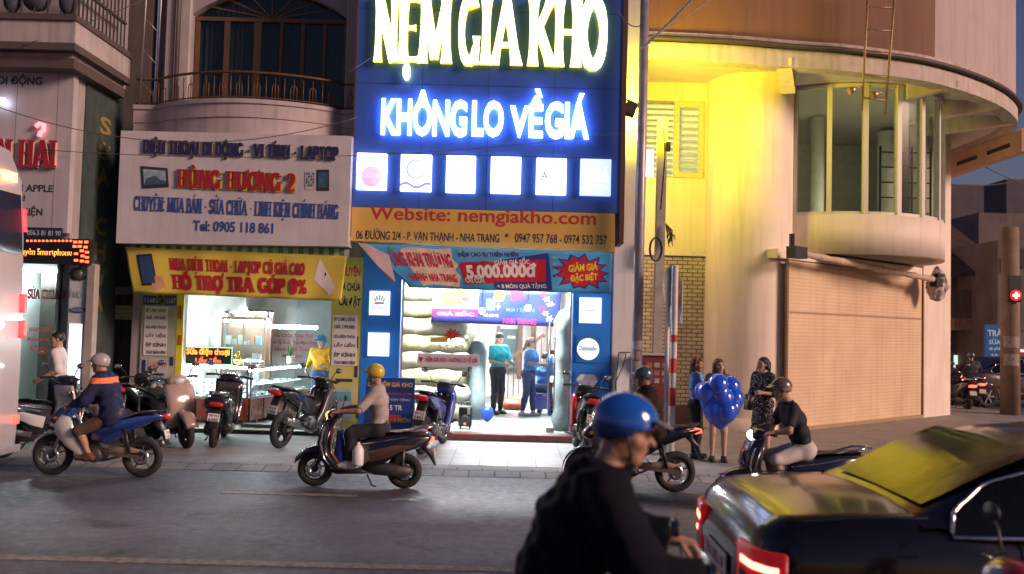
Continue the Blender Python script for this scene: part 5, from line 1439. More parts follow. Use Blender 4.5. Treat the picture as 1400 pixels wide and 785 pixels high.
# angled counter going back to the right
P0 = Vector((FX1 + .03, 15.75, 0)); P1 = Vector((PX(424, 555, 18.2).x, 18.2, 0)); d_ = (P1 - P0).normalized(); n_v = Vector((-d_.y, d_.x, 0))
ct = thing('display_counter', "glass display counter on red wood base angled back towards man in yellow", 'counter', (P0.x, P0.y, CZ), group='counters of the phone shop')
def skew(mb, s0, s1, t0, t1, z0, z1, mi=0):
    c = [P0 + d_ * s + n_v * t for s, t in ((s0, t0), (s1, t0), (s1, t1), (s0, t1))]
    mb.add([(p.x, p.y, z0) for p in c] + [(p.x, p.y, z1) for p in c], [(0, 3, 2, 1), (4, 5, 6, 7), (0, 1, 5, 4), (1, 2, 6, 5), (2, 3, 7, 6), (3, 0, 4, 7)], mi)
L_ = (P1 - P0).length
mb = MB(); skew(mb, 0, L_, 0, .6, CZ + .06, zb1); mb.build('base', base_red, ct)
mb = MB()
for k in range(0, 6): s = L_ * k / 5; skew(mb, s - .012, s + .012, -.012, 0, CZ + .06, zb1 - .01)
mb.build('panel_groove', wood_dark, ct)
mb = MB(); skew(mb, 0, L_, 0, .008, zb1, zt1 - .06); skew(mb, 0, L_, 0, .58, zt1 - .06, zt1 - .05); mb.build('glass', shelfglass, ct)
mb = MB(); skew(mb, .02, L_ - .02, .015, .045, zt1 - .10, zt1 - .07); mb.build('light_strip', strip_led, ct)
mb = MB(); skew(mb, 0, L_, -.01, .02, zt1 - .049, zt1 - .03); skew(mb, 0, .03, -.012, .02, zb1, zt1 - .05); skew(mb, 0, L_, -.01, .01, zb1 - .02, zb1 + .001); mb.build('edge_trim', steel, ct)
mb = MB(); skew(mb, .02, L_ - .02, .03, .56, zb1 + .01, zb1 + .03); skew(mb, .02, L_ - .02, .2, .56, zb1 + .2, zb1 + .21); mb.build('tray', M('tray_white', (.62, .68, .7), .5), ct)
def pl2():
    s = .05 + rnd.randrange(26) * (L_ - .2) / 26; t = .04 + rnd.randrange(5) * .09; up = t > .2 and rnd.random() < .5
    p = P0 + d_ * s + n_v * t
    return (p.x, p.y, zb1 + (.212 if up else .032)), tuple(d_), tuple(n_v), .06, .06, rnd.uniform(.01, .05)
phone_stock(ct, pl2, 120)
mb = MB()
for q in ((FX1 - .05, 15.66), (P0.x + .1, P0.y + .02), (FX0 + .05, 15.66)): mb.tube([(q[0], q[1] + .06, PAV), (q[0], q[1] + .06, CZ + .07)], .02, 6)
mb.build('foot', steel, ct)
# upright showcases
def showcase(px0, px1, py0, py1, Y, dep, label, nsh, seed):
    a, b_, z0, z1 = rect(px0, py0, px1, py1, Y); z0 = CZ
    t = thing('showcase', label, 'showcase', ((a + b_) / 2, Y, z0), group='upright showcases of the phone shop')
    mb = MB()
    for x in (a, b_ - .03):
        for y in (Y, Y + dep): mb.box(x, x + .03, y, y + .03, z0, z1)
    mb.box(a, b_, Y + dep + .03, Y + dep + .04, z0, z1); mb.box(a, b_, Y, Y + dep, z1, z1 + .05); mb.box((a + b_) / 2 - .012, (a + b_) / 2 + .012, Y, Y + .02, z0, z1); mb.build('frame', M('case_brown', (.22, .13, .09), .4), t)
    mb = MB(); mb.box(a + .03, b_ - .03, Y + .03, Y + .05, z1 - .05, z1 - .01); mb.build('light_strip', strip_led, t)
    mb = MB()
    zs = [z0 + .3 + (z1 - z0 - .45) * k / nsh for k in range(nsh + 1)]
    for z in zs: mb.box(a + .03, b_ - .03, Y + .03, Y + dep, z, z + .01)
    mb.build('shelf', shelfglass, t)
    r_ = random.Random(seed)
    mb = MB()
    for z in zs[:-1]:
        x = a + .05
        while x < b_ - .12:
            w_ = r_.uniform(.04, .11); mb.box(x, x + w_, Y + .1, Y + .18, z + .011, z + .01 + r_.uniform(.06, .19), r_.randrange(5)); x += w_ + r_.uniform(.01, .05)
    o = mb.build('stock', [M('sc%d' % i, c, .4) for i, c in enumerate(((.7, .72, .72), (.12, .12, .14), (.6, .25, .08), (.3, .42, .55), (.5, .55, .5)))], t); o['kind'] = 'stuff'
    mb = MB(); mb.box(a + .03, b_ - .03, Y - .004, Y + .002, z0 + .2, z1); mb.build('pane', shelfglass, t)
showcase(250, 311, 428, 500, 18.0, .4, "lit glass showcase nearest the yellow strip in phone shop", 4, 2)
showcase(315, 366, 426, 500, 19.6, .4, "pale glass showcase at the back, left of the red wall words", 5, 9)
showcase(302, 362, 437, 520, 17.2, .35, "brown framed glass showcase with phone covers behind the golden bush", 4, 3)
# red words on the back wall
t = thing('wall_words', "red advertising words on grey back wall of the phone shop", 'lettering', PX(405, 495, 20.4))
mb = MB()
for k, (b0, x0, x1) in enumerate((("Sửa Chữa Thay Thế", 373, 428), ("Chuyên Ép Kính, Thay Màn Hình", 362, 432), ("Unlock Điện Thoại", 372, 425), ("Mở mạng", 386, 414))):
    ftext(mb, b0, x0, 455 + k * 9.5, x1, 462.5 + k * 9.5, 20.44, 0, .02)
mb.build('print', M('wall_red', (.6, .05, .06), .5), t)
# LED sign
t = thing('led_sign', "green-framed LED sign with red words standing on the front counter", 'LED sign', PX(280, 499, 15.66))
Yd = 15.62
a, b_, z0, z1 = rect(249, 474, 318, 499, Yd)
mb = MB(); mb.box(a, b_, Yd, Yd + .06, z0, z1, bev=.005); mb.build('case', M('led_case', (.01, .04, .025), .4), t)
mb = MB()
nb = 34
for k in range(nb):
    for z in (z0 + .012, z1 - .012):
        x = a + (b_ - a) * (k + .5) / nb; mb.box(x - .008, x + .008, Yd - .006, Yd - .001, z - .008, z + .008, 0)
for k in range(10):
    z = z0 + (z1 - z0) * (k + .5) / 10
    for x in (a + .012, b_ - .012): mb.box(x - .008, x + .008, Yd - .006, Yd - .001, z - .008, z + .008, 0)
dots(mb, "Sửa điện thoại", 255, 476, 314, 487, Yd - .004, 96, 1, 16, .03); dots(mb, "Lấy liền", 267, 488, 302, 498, Yd - .004, 56, 2, 15, .03)
mb.build('lamps', [EM('led_green', (.5, 1.0, .8), 1.6), EM('led_orange2', (1.0, .22, .03), 4.5), EM('led_red2', (1.0, .07, .03), 4.0)], t)
# golden tinsel bush and a pot plant on the counters
t = thing('tinsel_bush', "small golden tinsel bush on the counter beside the LED sign", 'ornament', PX(325, 497, 15.95))
b0 = PX(325, 500, 15.95); mb = MB(); r_ = random.Random(5)
for k in range(260):
    h = r_.random(); rr = .11 * (1 - h * .7); an = r_.uniform(0, 6.28); q = r_.uniform(.3, 1) * rr
    c = Vector((b0.x + q * math.cos(an), b0.y + q * math.sin(an), b0.z + .02 + h * .24)); e1 = Vector((r_.uniform(-1, 1), r_.uniform(-1, 1), r_.uniform(-1, 1))).normalized() * .022; e2 = e1.orthogonal().normalized() * .007
    mb.add([c - e1, c + e2, c + e1, c - e2], [(0, 1, 2, 3)])
mb.build('tinsel', M('gold', (.85, .6, .12), .25, 1.0), t)
mb = MB(); mb.lathe([(.0, 0), (.05, 0), (.06, .05), (0, .05)], (b0.x, b0.y, zt1 + .012), 'z', 12); mb.build('pot', M('gold_pot', (.6, .4, .1), .4), t)
t = thing('pot_plant', "green spiky plant in white pot on the angled counter", 'pot plant', PX(397, 497, 17.4))
b0 = PX(397, 496, 17.3); mb = MB(); mb.lathe([(0, 0), (.07, 0), (.085, .13), (.07, .13), (0, .12)], (b0.x, b0.y, b0.z), 'z', 14); mb.build('pot', M('pot_white', (.75, .75, .72), .4), t)
mb = MB()
for k in range(11):
    an = k * 2.4; l = .12 + .07 * (k % 3); o_ = .05 + .03 * (k % 2)
    p = Vector((b0.x, b0.y, b0.z + .12)); tip = p + Vector((o_ * math.cos(an), o_ * math.sin(an), l)); s = Vector((-math.sin(an), math.cos(an), 0)) * .018
    mid = p.lerp(tip, .5) + Vector((0, 0, .015)); mb.add([p - s * .5, p + s * .5, mid + s, tip, mid - s], [(0, 1, 2, 3, 4)])
mb.build('leaf', M('leaf_green', (.05, .16, .05), .5), t)
# threshold rail of the phone shop
t = thing('threshold_step', "low dark step along the entrance of the phone shop", 'step', (-4.4, 15.2, PAV)); mb = MB(); mb.box(OX0 + .02, OX1 - .02, YF - .05, YF + .0, PAV, CZ + .0); mb.box(PX(330, 585, 15.3).x, OX1 + .2, 15.26, 15.5, CZ, CZ + .06); mb.build('tread', M('step_dark', (.05, .045, .04), .5), t)

# ================================================================== INSIDE THE MATTRESS SHOP
lamp_panel = EM('panel_lamp', (.95, .97, 1.0), 320)
for k, (x, y) in enumerate(((-1.2, 15.5), (.25, 15.5), (-.6, 19.2), (.5, 19.2))):
    t = thing('panel_lamp', "square ceiling lamp over the %s of the mattress shop" % ("cream mattress stack near the glass", "glass door", "far end of mattress stacks", "wooden staircase")[k], 'lamp', (x, y, mzc - .06))
    mb = MB(); mb.box(x - .3, x + .3, y - .17, y + .17, mzc - .05, mzc - .03); mb.build('diffuser', lamp_panel, t)
    mb = MB()
    for a0, a1, b0, b1 in ((-.33, .33, -.2, -.17), (-.33, .33, .17, .2), (-.33, -.3, -.17, .17), (.3, .33, -.17, .17)): mb.box(x + a0, x + a1, y + b0, y + b1, mzc - .055, mzc - .001)
    mb.build('frame', M('fitting_white', (.7, .7, .7), .5), t)
spot_lit = EM('spot_lit', (1.0, .98, .95), 30)
for px, py, lb in ((659, 425, "round spot lamp glowing in front of the red poster words"), (722, 421, "round spot lamp glowing over the blue part of the hung poster"), (586, 420, "round spot lamp glowing above the cream mattress stack")):
    c = PX(px, py, 15.55)
    t = thing('spot_lamp', lb, 'lamp', c, group='spot lamps behind the glass')
    mb = MB(); mb.lathe([(0, 0), (.05, 0), (.055, .012)], (c.x, c.y - .03, c.z), 'y', 16); mb.build('bulb', spot_lit, t)
    mb = MB(); mb.lathe([(.06, -.02), (.066, -.01), (.05, .12), (0, .13)], (c.x, c.y - .03, c.z), 'y', 16); mb.tube([(c.x, c.y + .06, c.z), (c.x, c.y + .06, mzc)], .008, 6); mb.build('housing', steel, t)
# bundles of rolled mattresses, stacked to the ceiling
cream = M('mattress_cream', (.74, .67, .38), .45, var=.16, scale=3, bump=.5, bscale=12)
cream2 = M('mattress_ivory', (.76, .74, .58), .4, var=.14, scale=3, bump=.5, bscale=12)
def mattress(x0, x1, y0, y1, z0, z1, mat, label, seed):
    r_ = random.Random(seed); n, m = 26, 14
    mb = MB(); secs = []
    for i in range(n + 1):
        u = i / n; e = math.sqrt(max(0.0, 1 - (abs(2 * u - 1)) ** 8)); e = max(e, .08)
        sec = []
        for k in range(m):
            a = 2 * math.pi * k / m; c, s = math.cos(a), math.sin(a)
            cy = abs(c) ** .6 * (1 if c > 0 else -1); sz = abs(s) ** .75 * (1 if s > 0 else -1)
            wob = 1 + .05 * math.sin(u * 19 + k + seed) + r_.uniform(-.025, .025)
            sec.append((x0 + (x1 - x0) * u, (y0 + y1) / 2 + (y1 - y0) / 2 * cy * e * wob, (z0 + z1) / 2 + (z1 - z0) / 2 * sz * e * (1 + .04 * math.sin(u * 31 + seed))))
        secs.append(sec)
    mb.loft(secs)
    o = mb.build('mattress', mat); tag(o, label, 'mattress', group='stacked cream mattresses behind the glass'); at_base(o, ((x0 + x1) / 2, (y0 + y1) / 2, z0))
ords = ["bottom", "second", "third", "fourth", "fifth", "sixth", "seventh", "eighth"]
for k in range(8):
    zz = SHOPZ + .023 + k * .315
    mattress(PX(538, 500, 16.6).x, PX(641, 500, 16.6).x + .06 * math.sin(k * 2.3), 16.5, 17.35, zz - .02, zz + .37, (cream, cream2)[k % 2], "wrapped cream mattress, %s from floor in the stack behind the shop glass" % ords[k], k)
for k in range(7):
    zz = SHOPZ + .023 + k * .36
    mattress(PX(560, 500, 18.2).x, PX(650, 500, 18.2).x, 17.7, 18.6, zz - .02, zz + .42, (cream2, cream)[k % 2], "wrapped ivory mattress, %s from floor in the rear stack of the shop" % ords[k], k + 20)
# plastic-wrapped standing rolls on the right
wrap = M('wrap_plastic', (.52, .62, .64), .18, var=.25, scale=5, bump=.7, bscale=14, coat=.5)
for k, (px, Y, h, r_) in enumerate(((770, 15.6, 2.1, .19), (783, 16.4, 2.2, .2), (768, 17.4, 1.9, .18))):
    c = PX(px, 560, Y); mb = MB()
    pr = [(0, 0), (r_ * .8, 0)] + [(r_ * (1 + .1 * math.sin(i * 1.9 + k)), h * i / 12) for i in range(1, 12)] + [(r_ * .6, h), (0, h + .05)]
    mb.lathe(pr, (c.x, Y, SHOPZ), 'z', 18)
    o = mb.build('rolled_mattress', wrap); tag(o, "plastic-wrapped roll standing %s the right blue pillar" % ("nearest the glass beside", "in the corner behind", "farther back, left of the rolls by")[k], 'mattress roll'); at_base(o, (c.x, Y, SHOPZ))
c = PX(650, 560, 17.1); mb = MB(); mb.lathe([(0, 0), (.17, 0), (.19, .4), (.17, .9), (.19, 1.3), (.12, 1.5), (0, 1.52)], (c.x, 17.1, SHOPZ), 'z', 18); o = mb.build('rolled_mattress', wrap); tag(o, "plastic-wrapped roll standing at the end of the cream mattress stack", 'mattress roll'); at_base(o, (c.x, 17.1, SHOPZ))
# hung promotional poster
Yh = 16.35
t = thing('hanging_poster', "colourful promotional poster hung behind the glass above the door", 'poster', PX(675, 445, Yh))
fp = quad_fn((592, 392), (768, 396), (764, 447), (590, 440), Yh, .01, 3)
mb = MB(); cloth(mb, fp, 40, 6); mb.build('sheet', M('poster_blue', (.03, .05, .25), .4, var=.3, scale=1.5), t)
mb = MB()
poly_cloth(mb, fp, [(.0, .0), (.36, .0), (.36, .6), (0, .62)], 0, .004); poly_cloth(mb, fp, [(.0, .62), (.36, .6), (.36, .8), (0, .84)], 1, .005)
poly_cloth(mb, fp, burst(.17, .28, .13, .26, 11, .8, .1, 8), 2, .007); poly_cloth(mb, fp, burst(.52, .2, .05, .2, 9, .8, .1, 9), 2, .006)
on_cloth(mb, fp, "KHUYẾN MÃI", .06, .16, .3, .4, 1, .04, .01); on_cloth(mb, fp, "GIÁ SỐC", .04, .66, .33, .8, 3, .03, .01)
on_cloth(mb, fp, "+", .50, .42, .53, .6, 3, .03, .008); on_cloth(mb, fp, "TRẢ GÓP 0%", .4, .7, .52, .8, 3, .02, .008); on_cloth(mb, fp, "MUA 1 TẶNG 8", .58, .5, .8, .66, 4, .02, .008)
on_cloth(mb, fp, "NHA TRANG", .56, .82, .82, .97, 1, .03, .008)
for k in range(6): poly_cloth(mb, fp, burst(.86 + .03 * (k % 3), .14 + .13 * k, .035, .09, 6, .5, .2, k), (1, 2, 3)[k % 3], .006)
poly_cloth(mb, fp, [(.42, .3), (.49, .3), (.49, .62), (.42, .62)], 4, .006); poly_cloth(mb, fp, [(.6, .05), (.7, .02), (.72, .3), (.62, .35)], 1, .006)
mb.build('print', [M('po_cream', (.5, .36, .28), .4, var=.3, scale=6), M('po_magenta', (.45, .03, .14), .4), M('po_yellow', (.5, .36, .05), .4), M('po_white', (.5, .5, .5), .4), M('po_sky', (.10, .22, .5), .4)], t)
# stickers on the glass
t = thing('starburst_sticker', "red starburst sticker on the shop glass above the white slogan strip", 'sticker', PX(618, 466, 14.98)); mb = MB()
pts = burst(618, 457.5, 14, 9, 11, .55, .15, 4); mb.add([tuple(PX(x, y, 15.1)) for x, y in pts] + [tuple(PX(x, y, 15.09)) for x, y in pts], [list(range(len(pts)))[::-1], list(range(len(pts), 2 * len(pts)))] + [(k, (k + 1) % len(pts), len(pts) + (k + 1) % len(pts), len(pts) + k) for k in range(len(pts))]); mb.build('burst', M('sticker_red', (.75, .04, .03), .4), t)
mb = MB(); flat(mb, 588, 461, 612, 468, 15.105, 0); ftext(mb, "GIÁ KHO", 586, 469, 634, 478, 15.1, 1, .03); mb.build('print', [M('sticker_amber', (.8, .5, .1), .4), M('sticker_white', (.85, .85, .8), .4)], t)
t = thing('slogan_strip', "white slogan strip with red words stuck on the shop glass", 'sign', PX(613, 500, 15.1))
mb = MB(); a, b_, z0, z1 = rect(570.5, 484, 656, 500, 15.1); mb.box(a, b_, 15.1, 15.112, z0, z1); mb.build('strip', M('strip_white', (.82, .74, .74), .4, var=.04), t)
mb = MB(); ftext(mb, "♥", 573, 488, 578, 495, 15.094, 0, .0); ftext(mb, "NỆM GIÁ KHO - KHÔNG LO VỀ GIÁ", 582, 486, 653, 497, 15.094, 0, .025); mb.build('lettering', M('slogan_red', (.6, .03, .05), .4), t)
# back of the shop: door, staircase
t = thing('inner_door', "dark grey door at the back of the mattress shop behind the stair rail", 'door', PX(694, 540, 22.3))
a, b_, z0, z1 = rect(683, 450, 707, 516, 22.35); mb = MB(); mb.box(a, b_, 22.3, 22.4, .9, z1); mb.build('leaf', M('door_grey', (.10, .14, .15), .4), t); mb = MB(); mb.box(a - .08, a, 22.28, 22.41, .9, z1 + .08); mb.box(b_, b_ + .08, 22.28, 22.41, .9, z1 + .08); mb.build('frame', M('doorframe_brown', (.22, .16, .11), .4), t)
mb = MB(); c = PX(699, 461, 22.28); mb.box(c.x - .1, c.x + .1, 22.28, 22.3, c.z - .03, c.z + .03); mb.build('plate', M('plate_white', (.8, .8, .8), .5), t)
t = thing('staircase', "dark wooden stair rail rising to the right inside the mattress shop", 'staircase', PX(700, 545, 21.2))
A0 = PX(684, 500, 20.6); A1 = PX(744, 458, 20.6)
mb = MB(); mb.obox(A0, A1, .09, .08); mb.build('handrail', wood_dark, t)
mb = MB()
for k in range(8):
    x = A0.x + (A1.x - A0.x) * (k + .5) / 8; mb.box(x - .01, x + .01, 20.59, 20.61, A0.z - .9 + .6 * (k + .5) / 8, A0.z + (A1.z - A0.z) * (k + .5) / 8)
mb.build('baluster', wood_dark, t)
mb = MB(); mb.box(A0.x - .06, A0.x + .06, 20.54, 20.66, SHOPZ, A0.z + .06, bev=.01); x = PX(750, 470, 20.6).x; mb.box(x - .05, x + .05, 20.55, 20.65, 1.4, 2.5); x = PX(711, 470, 21.8).x; mb.box(x - .06, x + .06, 21.7, 21.8, .6, 2.9); x = PX(729, 470, 21.8).x; mb.box(x - .06, x + .06, 21.7, 21.8, .6, 2.9); mb.build('newel_post', wood_dark, t)
mb = MB()
for k in range(7): mb.box(A0.x + .0 + k * .17, A1.x + .5, 20.66, 21.7, SHOPZ + k * .17, SHOPZ + (k + 1) * .17 - .002)
mb.build('step', M('stair_pale', (.6, .55, .5), .4), t)
# portable speaker
c = PX(636, 582, 15.45)
t = thing('portable_speaker', "black portable speaker with white tag standing inside the glass", 'speaker', (c.x, 15.45, SHOPZ))
X_, Z_ = c.x, SHOPZ
mb = MB(); mb.box(X_ - .115, X_ + .115, 15.36, 15.56, Z_ + .05, Z_ + .40, bev=.015); mb.build('cabinet', black, t)
mb = MB(); mb.lathe([(0, 0), (.08, 0), (.085, .01)], (X_, 15.345, Z_ + .17), 'y', 20); mb.build('grille', M('grille', (.035, .035, .04), .5), t)
mb = MB(); mb.box(X_ - .09, X_ - .07, 15.38, 15.4, Z_, Z_ + .06); mb.box(X_ + .07, X_ + .09, 15.38, 15.4, Z_, Z_ + .06); mb.box(X_ - .09, X_ - .07, 15.5, 15.54, Z_, Z_ + .06); mb.box(X_ + .07, X_ + .09, 15.5, 15.54, Z_, Z_ + .06); mb.build('foot', black, t)
mb = MB(); mb.tube([(X_ - .08, 15.5, Z_ + .4), (X_ - .08, 15.5, Z_ + .46), (X_ + .08, 15.5, Z_ + .46), (X_ + .08, 15.5, Z_ + .4)], .01, 6); mb.build('handle', metal_grey, t)
mb = MB(); mb.box(X_ + .035, X_ + .085, 15.352, 15.359, Z_ + .26, Z_ + .37, 0); mb.lathe([(0, 0), (.022, 0), (.022, .004)], (X_ - .005, 15.34, Z_ + .10), 'y', 12, 1); mb.build('tag', [paper_white, EM('speaker_lamp', (1, .2, .05), 1.2)], t)
# stool, bag, balloons
def balloon(c, r, label, group, mat, rz=1.12):
    mb = MB()
    prof = []
    for i in range(13):
        a = math.pi * i / 12; rr = math.sin(a); h = -math.cos(a)
        if h < 0: rr *= (1 - .12 * h * h)
        prof.append((r * rr, r * rz * h * (1.12 if h < 0 else 1)))
    mb.lathe(prof, c, 'z', 18)
    mb.lathe([(0, -r * 1.22), (.012, -r * 1.34), (.006, -r * 1.26), (0, -r * 1.24)], c, 'z', 8)
    o = mb.build('balloon', mat); tag(o, label, 'balloon', group); at_base(o, (c[0], c[1], c[2] - r * 1.3)); return o
bal_blue = M('balloon_blue', (.02, .10, .72), .12, var=.03, coat=1.0)
bal_sky = M('balloon_sky', (.08, .32, .85), .12, var=.03, coat=1.0)
c = PX(666, 576, 16.6); balloon((c.x, 16.6, SHOPZ + .17), .125, "royal blue balloon lying on the shop floor beside the speaker", 'blue balloons in the shop', bal_blue)
c = PX(683, 503, 18.6); balloon(tuple(c), .16, "sky blue balloon held by the man in teal", 'blue balloons in the shop', bal_sky)
c = PX(758, 498, 18.0); balloon(tuple(c), .19, "sky blue balloon behind the steel door handle", 'blue balloons in the shop', bal_sky)
c = PX(700, 566, 19.2)
mb = MB(); mb.ell((c.x, 19.2, SHOPZ + .11), (.24, .18, .13), 16, 10)
r_ = random.Random(3)
mb.v = [(v[0] + r_.uniform(-.015, .015), v[1], max(SHOPZ, v[2] + r_.uniform(-.02, .02))) for v in mb.v]
o = mb.build('plastic_bag', M('bag_orange', (.75, .2, .1), .35, var=.2)); tag(o, "orange plastic bag on floor between man in teal and woman in blue", 'bag'); at_base(o, (c.x, 19.2, SHOPZ))
c = PX(740, 566, 18.3)
t = thing('plastic_stool', "violet blue plastic stool under the seated worker", 'stool', (c.x, 18.3, SHOPZ))
mst = M('stool_violet', (.2, .2, .62), .3)
mb = MB(); mb.box(c.x - .16, c.x + .16, 18.14, 18.46, SHOPZ + .42, SHOPZ + .45, bev=.012); mb.build('seat', mst, t)
for sx in (-1, 1):
    for sy in (-1, 1):
        mb = MB(); mb.obox((c.x + sx * .13, 18.3 + sy * .13, SHOPZ + .42), (c.x + sx * .17, 18.3 + sy * .17, SHOPZ), .06, .04); mb.build('leg', mst, t)
mb = MB()
for sy in (-1, 1): mb.box(c.x - .15, c.x + .15, 18.3 + sy * .15 - .01, 18.3 + sy * .15 + .01, SHOPZ + .12, SHOPZ + .38)
mb.build('side_panel', mst, t)

# ================================================================== THINGS ON THE PAVEMENT
# sandwich board in front of the mattress shop
Ya = 14.2
a, b_, z0, z1 = rect(499, 517, 566, 578, Ya)
t = thing('sandwich_board', "navy sandwich board with yellow and red words before the blue pillar", 'sign board', ((a + b_) / 2, Ya, PAV))
tl = .10
mb = MB(); mb.add([(a, Ya - tl, PAV + .06), (b_, Ya - tl, PAV + .06), (b_, Ya + .08, z1), (a, Ya + .08, z1), (a, Ya - tl + .03, PAV + .06), (b_, Ya - tl + .03, PAV + .06), (b_, Ya + .11, z1), (a, Ya + .11, z1)], [(0, 1, 2, 3), (7, 6, 5, 4), (0, 4, 5, 1), (1, 5, 6, 2), (2, 6, 7, 3), (3, 7, 4, 0)]); mb.build('board', M('board_navy', (.015, .05, .22), .4, var=.1), t)
ff = lambda X, Y, Z: (X, Ya - tl + (tl + .08) * (Z - PAV - .06) / (z1 - PAV - .06) - .006, Z)
mb = MB()
def bt(body, x0, y0, x1, y1, mi, off=.03):
    p, q, r0, r1 = rect(x0, y0, x1, y1, Ya); text_into(mb, body, p, q, r0, r1, Ya, mi, off, fn=ff)
bt("CTY NỆM GIÁ KHO", 502, 521, 564, 531, 0); bt("KHÔNG LO VỀ GIÁ", 530, 536, 562, 540, 1); bt("ƯU ĐÃI VẠN TẶNG", 515, 544, 560, 549, 2); bt("5 TR", 533, 554, 550, 561, 3); bt("+ 8 MÓN", 532, 570, 562, 577, 0)
p, q, r0, r1 = rect(520, 566, 550, 577, Ya); mb.add([ff(p, 0, r0), ff(p + .1, 0, r1), ff(q, 0, r1 - .02), ff(q - .1, 0, r0)], [(0, 1, 2, 3)], 1)
mb.build('lettering', [M('bd_gold', (.65, .42, .08), .5), M('bd_red', (.6, .04, .05), .5), M('bd_pale', (.45, .5, .6), .5), M('bd_white', (.7, .7, .7), .5)], t)
mb = MB()
for x in (a + .02, b_ - .02): mb.obox((x, Ya + .1, z1 - .02), (x, Ya + .38, PAV), .025, .025); mb.obox((x, Ya - tl + .01, PAV + .06), (x, Ya - tl, PAV), .025, .025)
mb.build('leg', metal_dark, t)
# utility pole
b0 = PX(868, 598, 14.0); tp_ = PX(883, -60, 14.0)
t = thing('utility_pole', "tall grey steel utility pole leaning before the white wall pier", 'pole', (b0.x, 14.0, PAV))
mb = MB(); mb.tube([(b0.x, 14, PAV), (b0.x + (tp_.x - b0.x) * .5, 14, tp_.z * .5), (tp_.x, 14, tp_.z)], [.088, .08, .07], 14); mb.build('shaft', M('pole_violet_grey', (.34, .31, .34), .4, .3, var=.25, streak=.4), t)
mb = MB()
r_ = random.Random(9)
for k, (y0, y1, mi) in enumerate(((466, 478, 0), (480, 492, 1), (494, 506, 0), (509, 520, 2), (522, 530, 1))):
    z0, z1 = PX(872, y1, 13.9).z, PX(872, y0, 13.9).z; zz = (z0 + z1) / 2; xx = b0.x + (tp_.x - b0.x) * (zz / tp_.z)
    mb.lathe([(.0905, z0), (.0905, z1)], (xx, 14, 0), 'z', 10, mi, a0=R(200 + 14 * (k % 3)), a1=R(320 - 10 * (k % 2)))
mb.build('sticker', [M('st_grey', (.5, .46, .46), .6, var=.4, scale=20), M('st_pink', (.45, .3, .32), .6, var=.4, scale=20), M('st_dark', (.2, .16, .18), .6, var=.4, scale=20)], t)
# concrete post
c0 = PX(902, 560, 14.9); x0, x1 = PX(894, 400, 14.9).x, PX(906, 400, 14.9).x
t = thing('concrete_post', "square concrete post with cable coils, yellow lit above and grey below", 'post', ((x0 + x1) / 2, 15.0, PAV))
ztop = PX(906, 161, 14.9).z
mb = MB(); mb.loft([[(x0 + dx * z / 9, 14.9, z), (x1 + dx * z / 9, 14.9, z), (x1 + dx * z / 9, 15.07, z), (x0 + dx * z / 9, 15.07, z)] for dx, z in ((.06, PAV), (.06, ztop))], smooth=False); mb.build('shaft', M('post_concrete', (.42, .39, .34), .85, var=.25, scale=5, bump=.4, streak=.3), t)
mb = MB()
for k in range(5):
    c = PX(896 + k * .3, 341, 14.85 - .012 * k); mb.tube([(c.x + .1 * math.cos(R(a_)), c.y, c.z + .2 * math.sin(R(a_))) for a_ in range(0, 361, 20)], .012, 5)
mb.build('cable_coil', M('cable_dark', (.02, .025, .02), .6), t)
mb = MB(); r_ = random.Random(8); c = PX(914, 314, 14.85)
for k in range(16):
    mb.tube([(c.x - .05, c.y, c.z + .1), (c.x + r_.uniform(-.05, .06), c.y - .05, c.z - .02), (c.x + r_.uniform(-.04, .12), c.y - .06, c.z - r_.uniform(.1, .3))], .008, 4)
mb.build('cable_ends', M('cable_olive', (.05, .055, .03), .7), t)
mb = MB(); c = PX(906, 215, 14.84); mb.tube([(c.x, c.y, c.z + .5), (c.x + .03, c.y - .05, c.z), (c.x - .02, c.y, c.z - .9)], .012, 5); mb.box(c.x + .04, c.x + .12, c.y - .06, c.y + .02, c.z + .1, c.z + .25); mb.build('bracket', metal_dark, t)
# striped pole and sign post
xs_ = PX(920, 480, 13.4).x
t = thing('striped_pole', "red and white striped marker pole beside the sign post", 'pole', (xs_, 13.4, PAV))
zz = [PAV, PX(918, 556, 13.4).z, PX(918, 530, 13.4).z, PX(919, 510, 13.4).z, PX(919, 490, 13.4).z, PX(919, 468, 13.4).z, PX(920, 458, 13.4).z, PX(920, 364, 13.4).z]
zz[1] = PX(918, 555, 13.4).z
cols = [0, 1, 0, 1, 0, 1, 0]
mb = MB()
for k in range(len(zz) - 1):
    mb.lathe([(.05, zz[k]), (.05, zz[k + 1])], (xs_ + .02 * (zz[k] / 3), 13.4, 0), 'z', 14, cols[k])
mb.lathe([(.05, zz[-1]), (.03, zz[-1] + .02), (0, zz[-1] + .02)], (xs_ + .02 * (zz[-1] / 3), 13.4, 0), 'z', 14, 0)
mb.build('shaft', [M('pole_white', (.62, .58, .56), .45, var=.15), M('pole_red', (.45, .035, .03), .45, var=.15)], t)
xs_ = PX(912, 480, 13.75).x
t = thing('sign_post', "white post carrying a round sign seen almost edge-on before the brick wall", 'sign post', (xs_, 13.75, PAV))
zt_ = PX(912, 366, 13.75).z
mb = MB(); mb.tube([(xs_, 13.75, PAV), (xs_, 13.75, zt_)], .035, 10); mb.build('shaft', M('post_white', (.6, .58, .58), .4, var=.1), t)
mb = MB(); rot = Matrix.Rotation(R(-75), 3, 'Z'); c = Vector((xs_ + .04, 13.70, PX(915, 390, 13.7).z)); mb.lathe([(0, -.006), (.32, -.006), (.33, 0), (.32, .006), (0, .006)], (0, 0, 0), 'y', 28)
mb.v = [tuple(rot @ Vector(v) + c) for v in mb.v]; mb.build('round_sign', M('sign_tan', (.42, .30, .2), .45, var=.15), t)
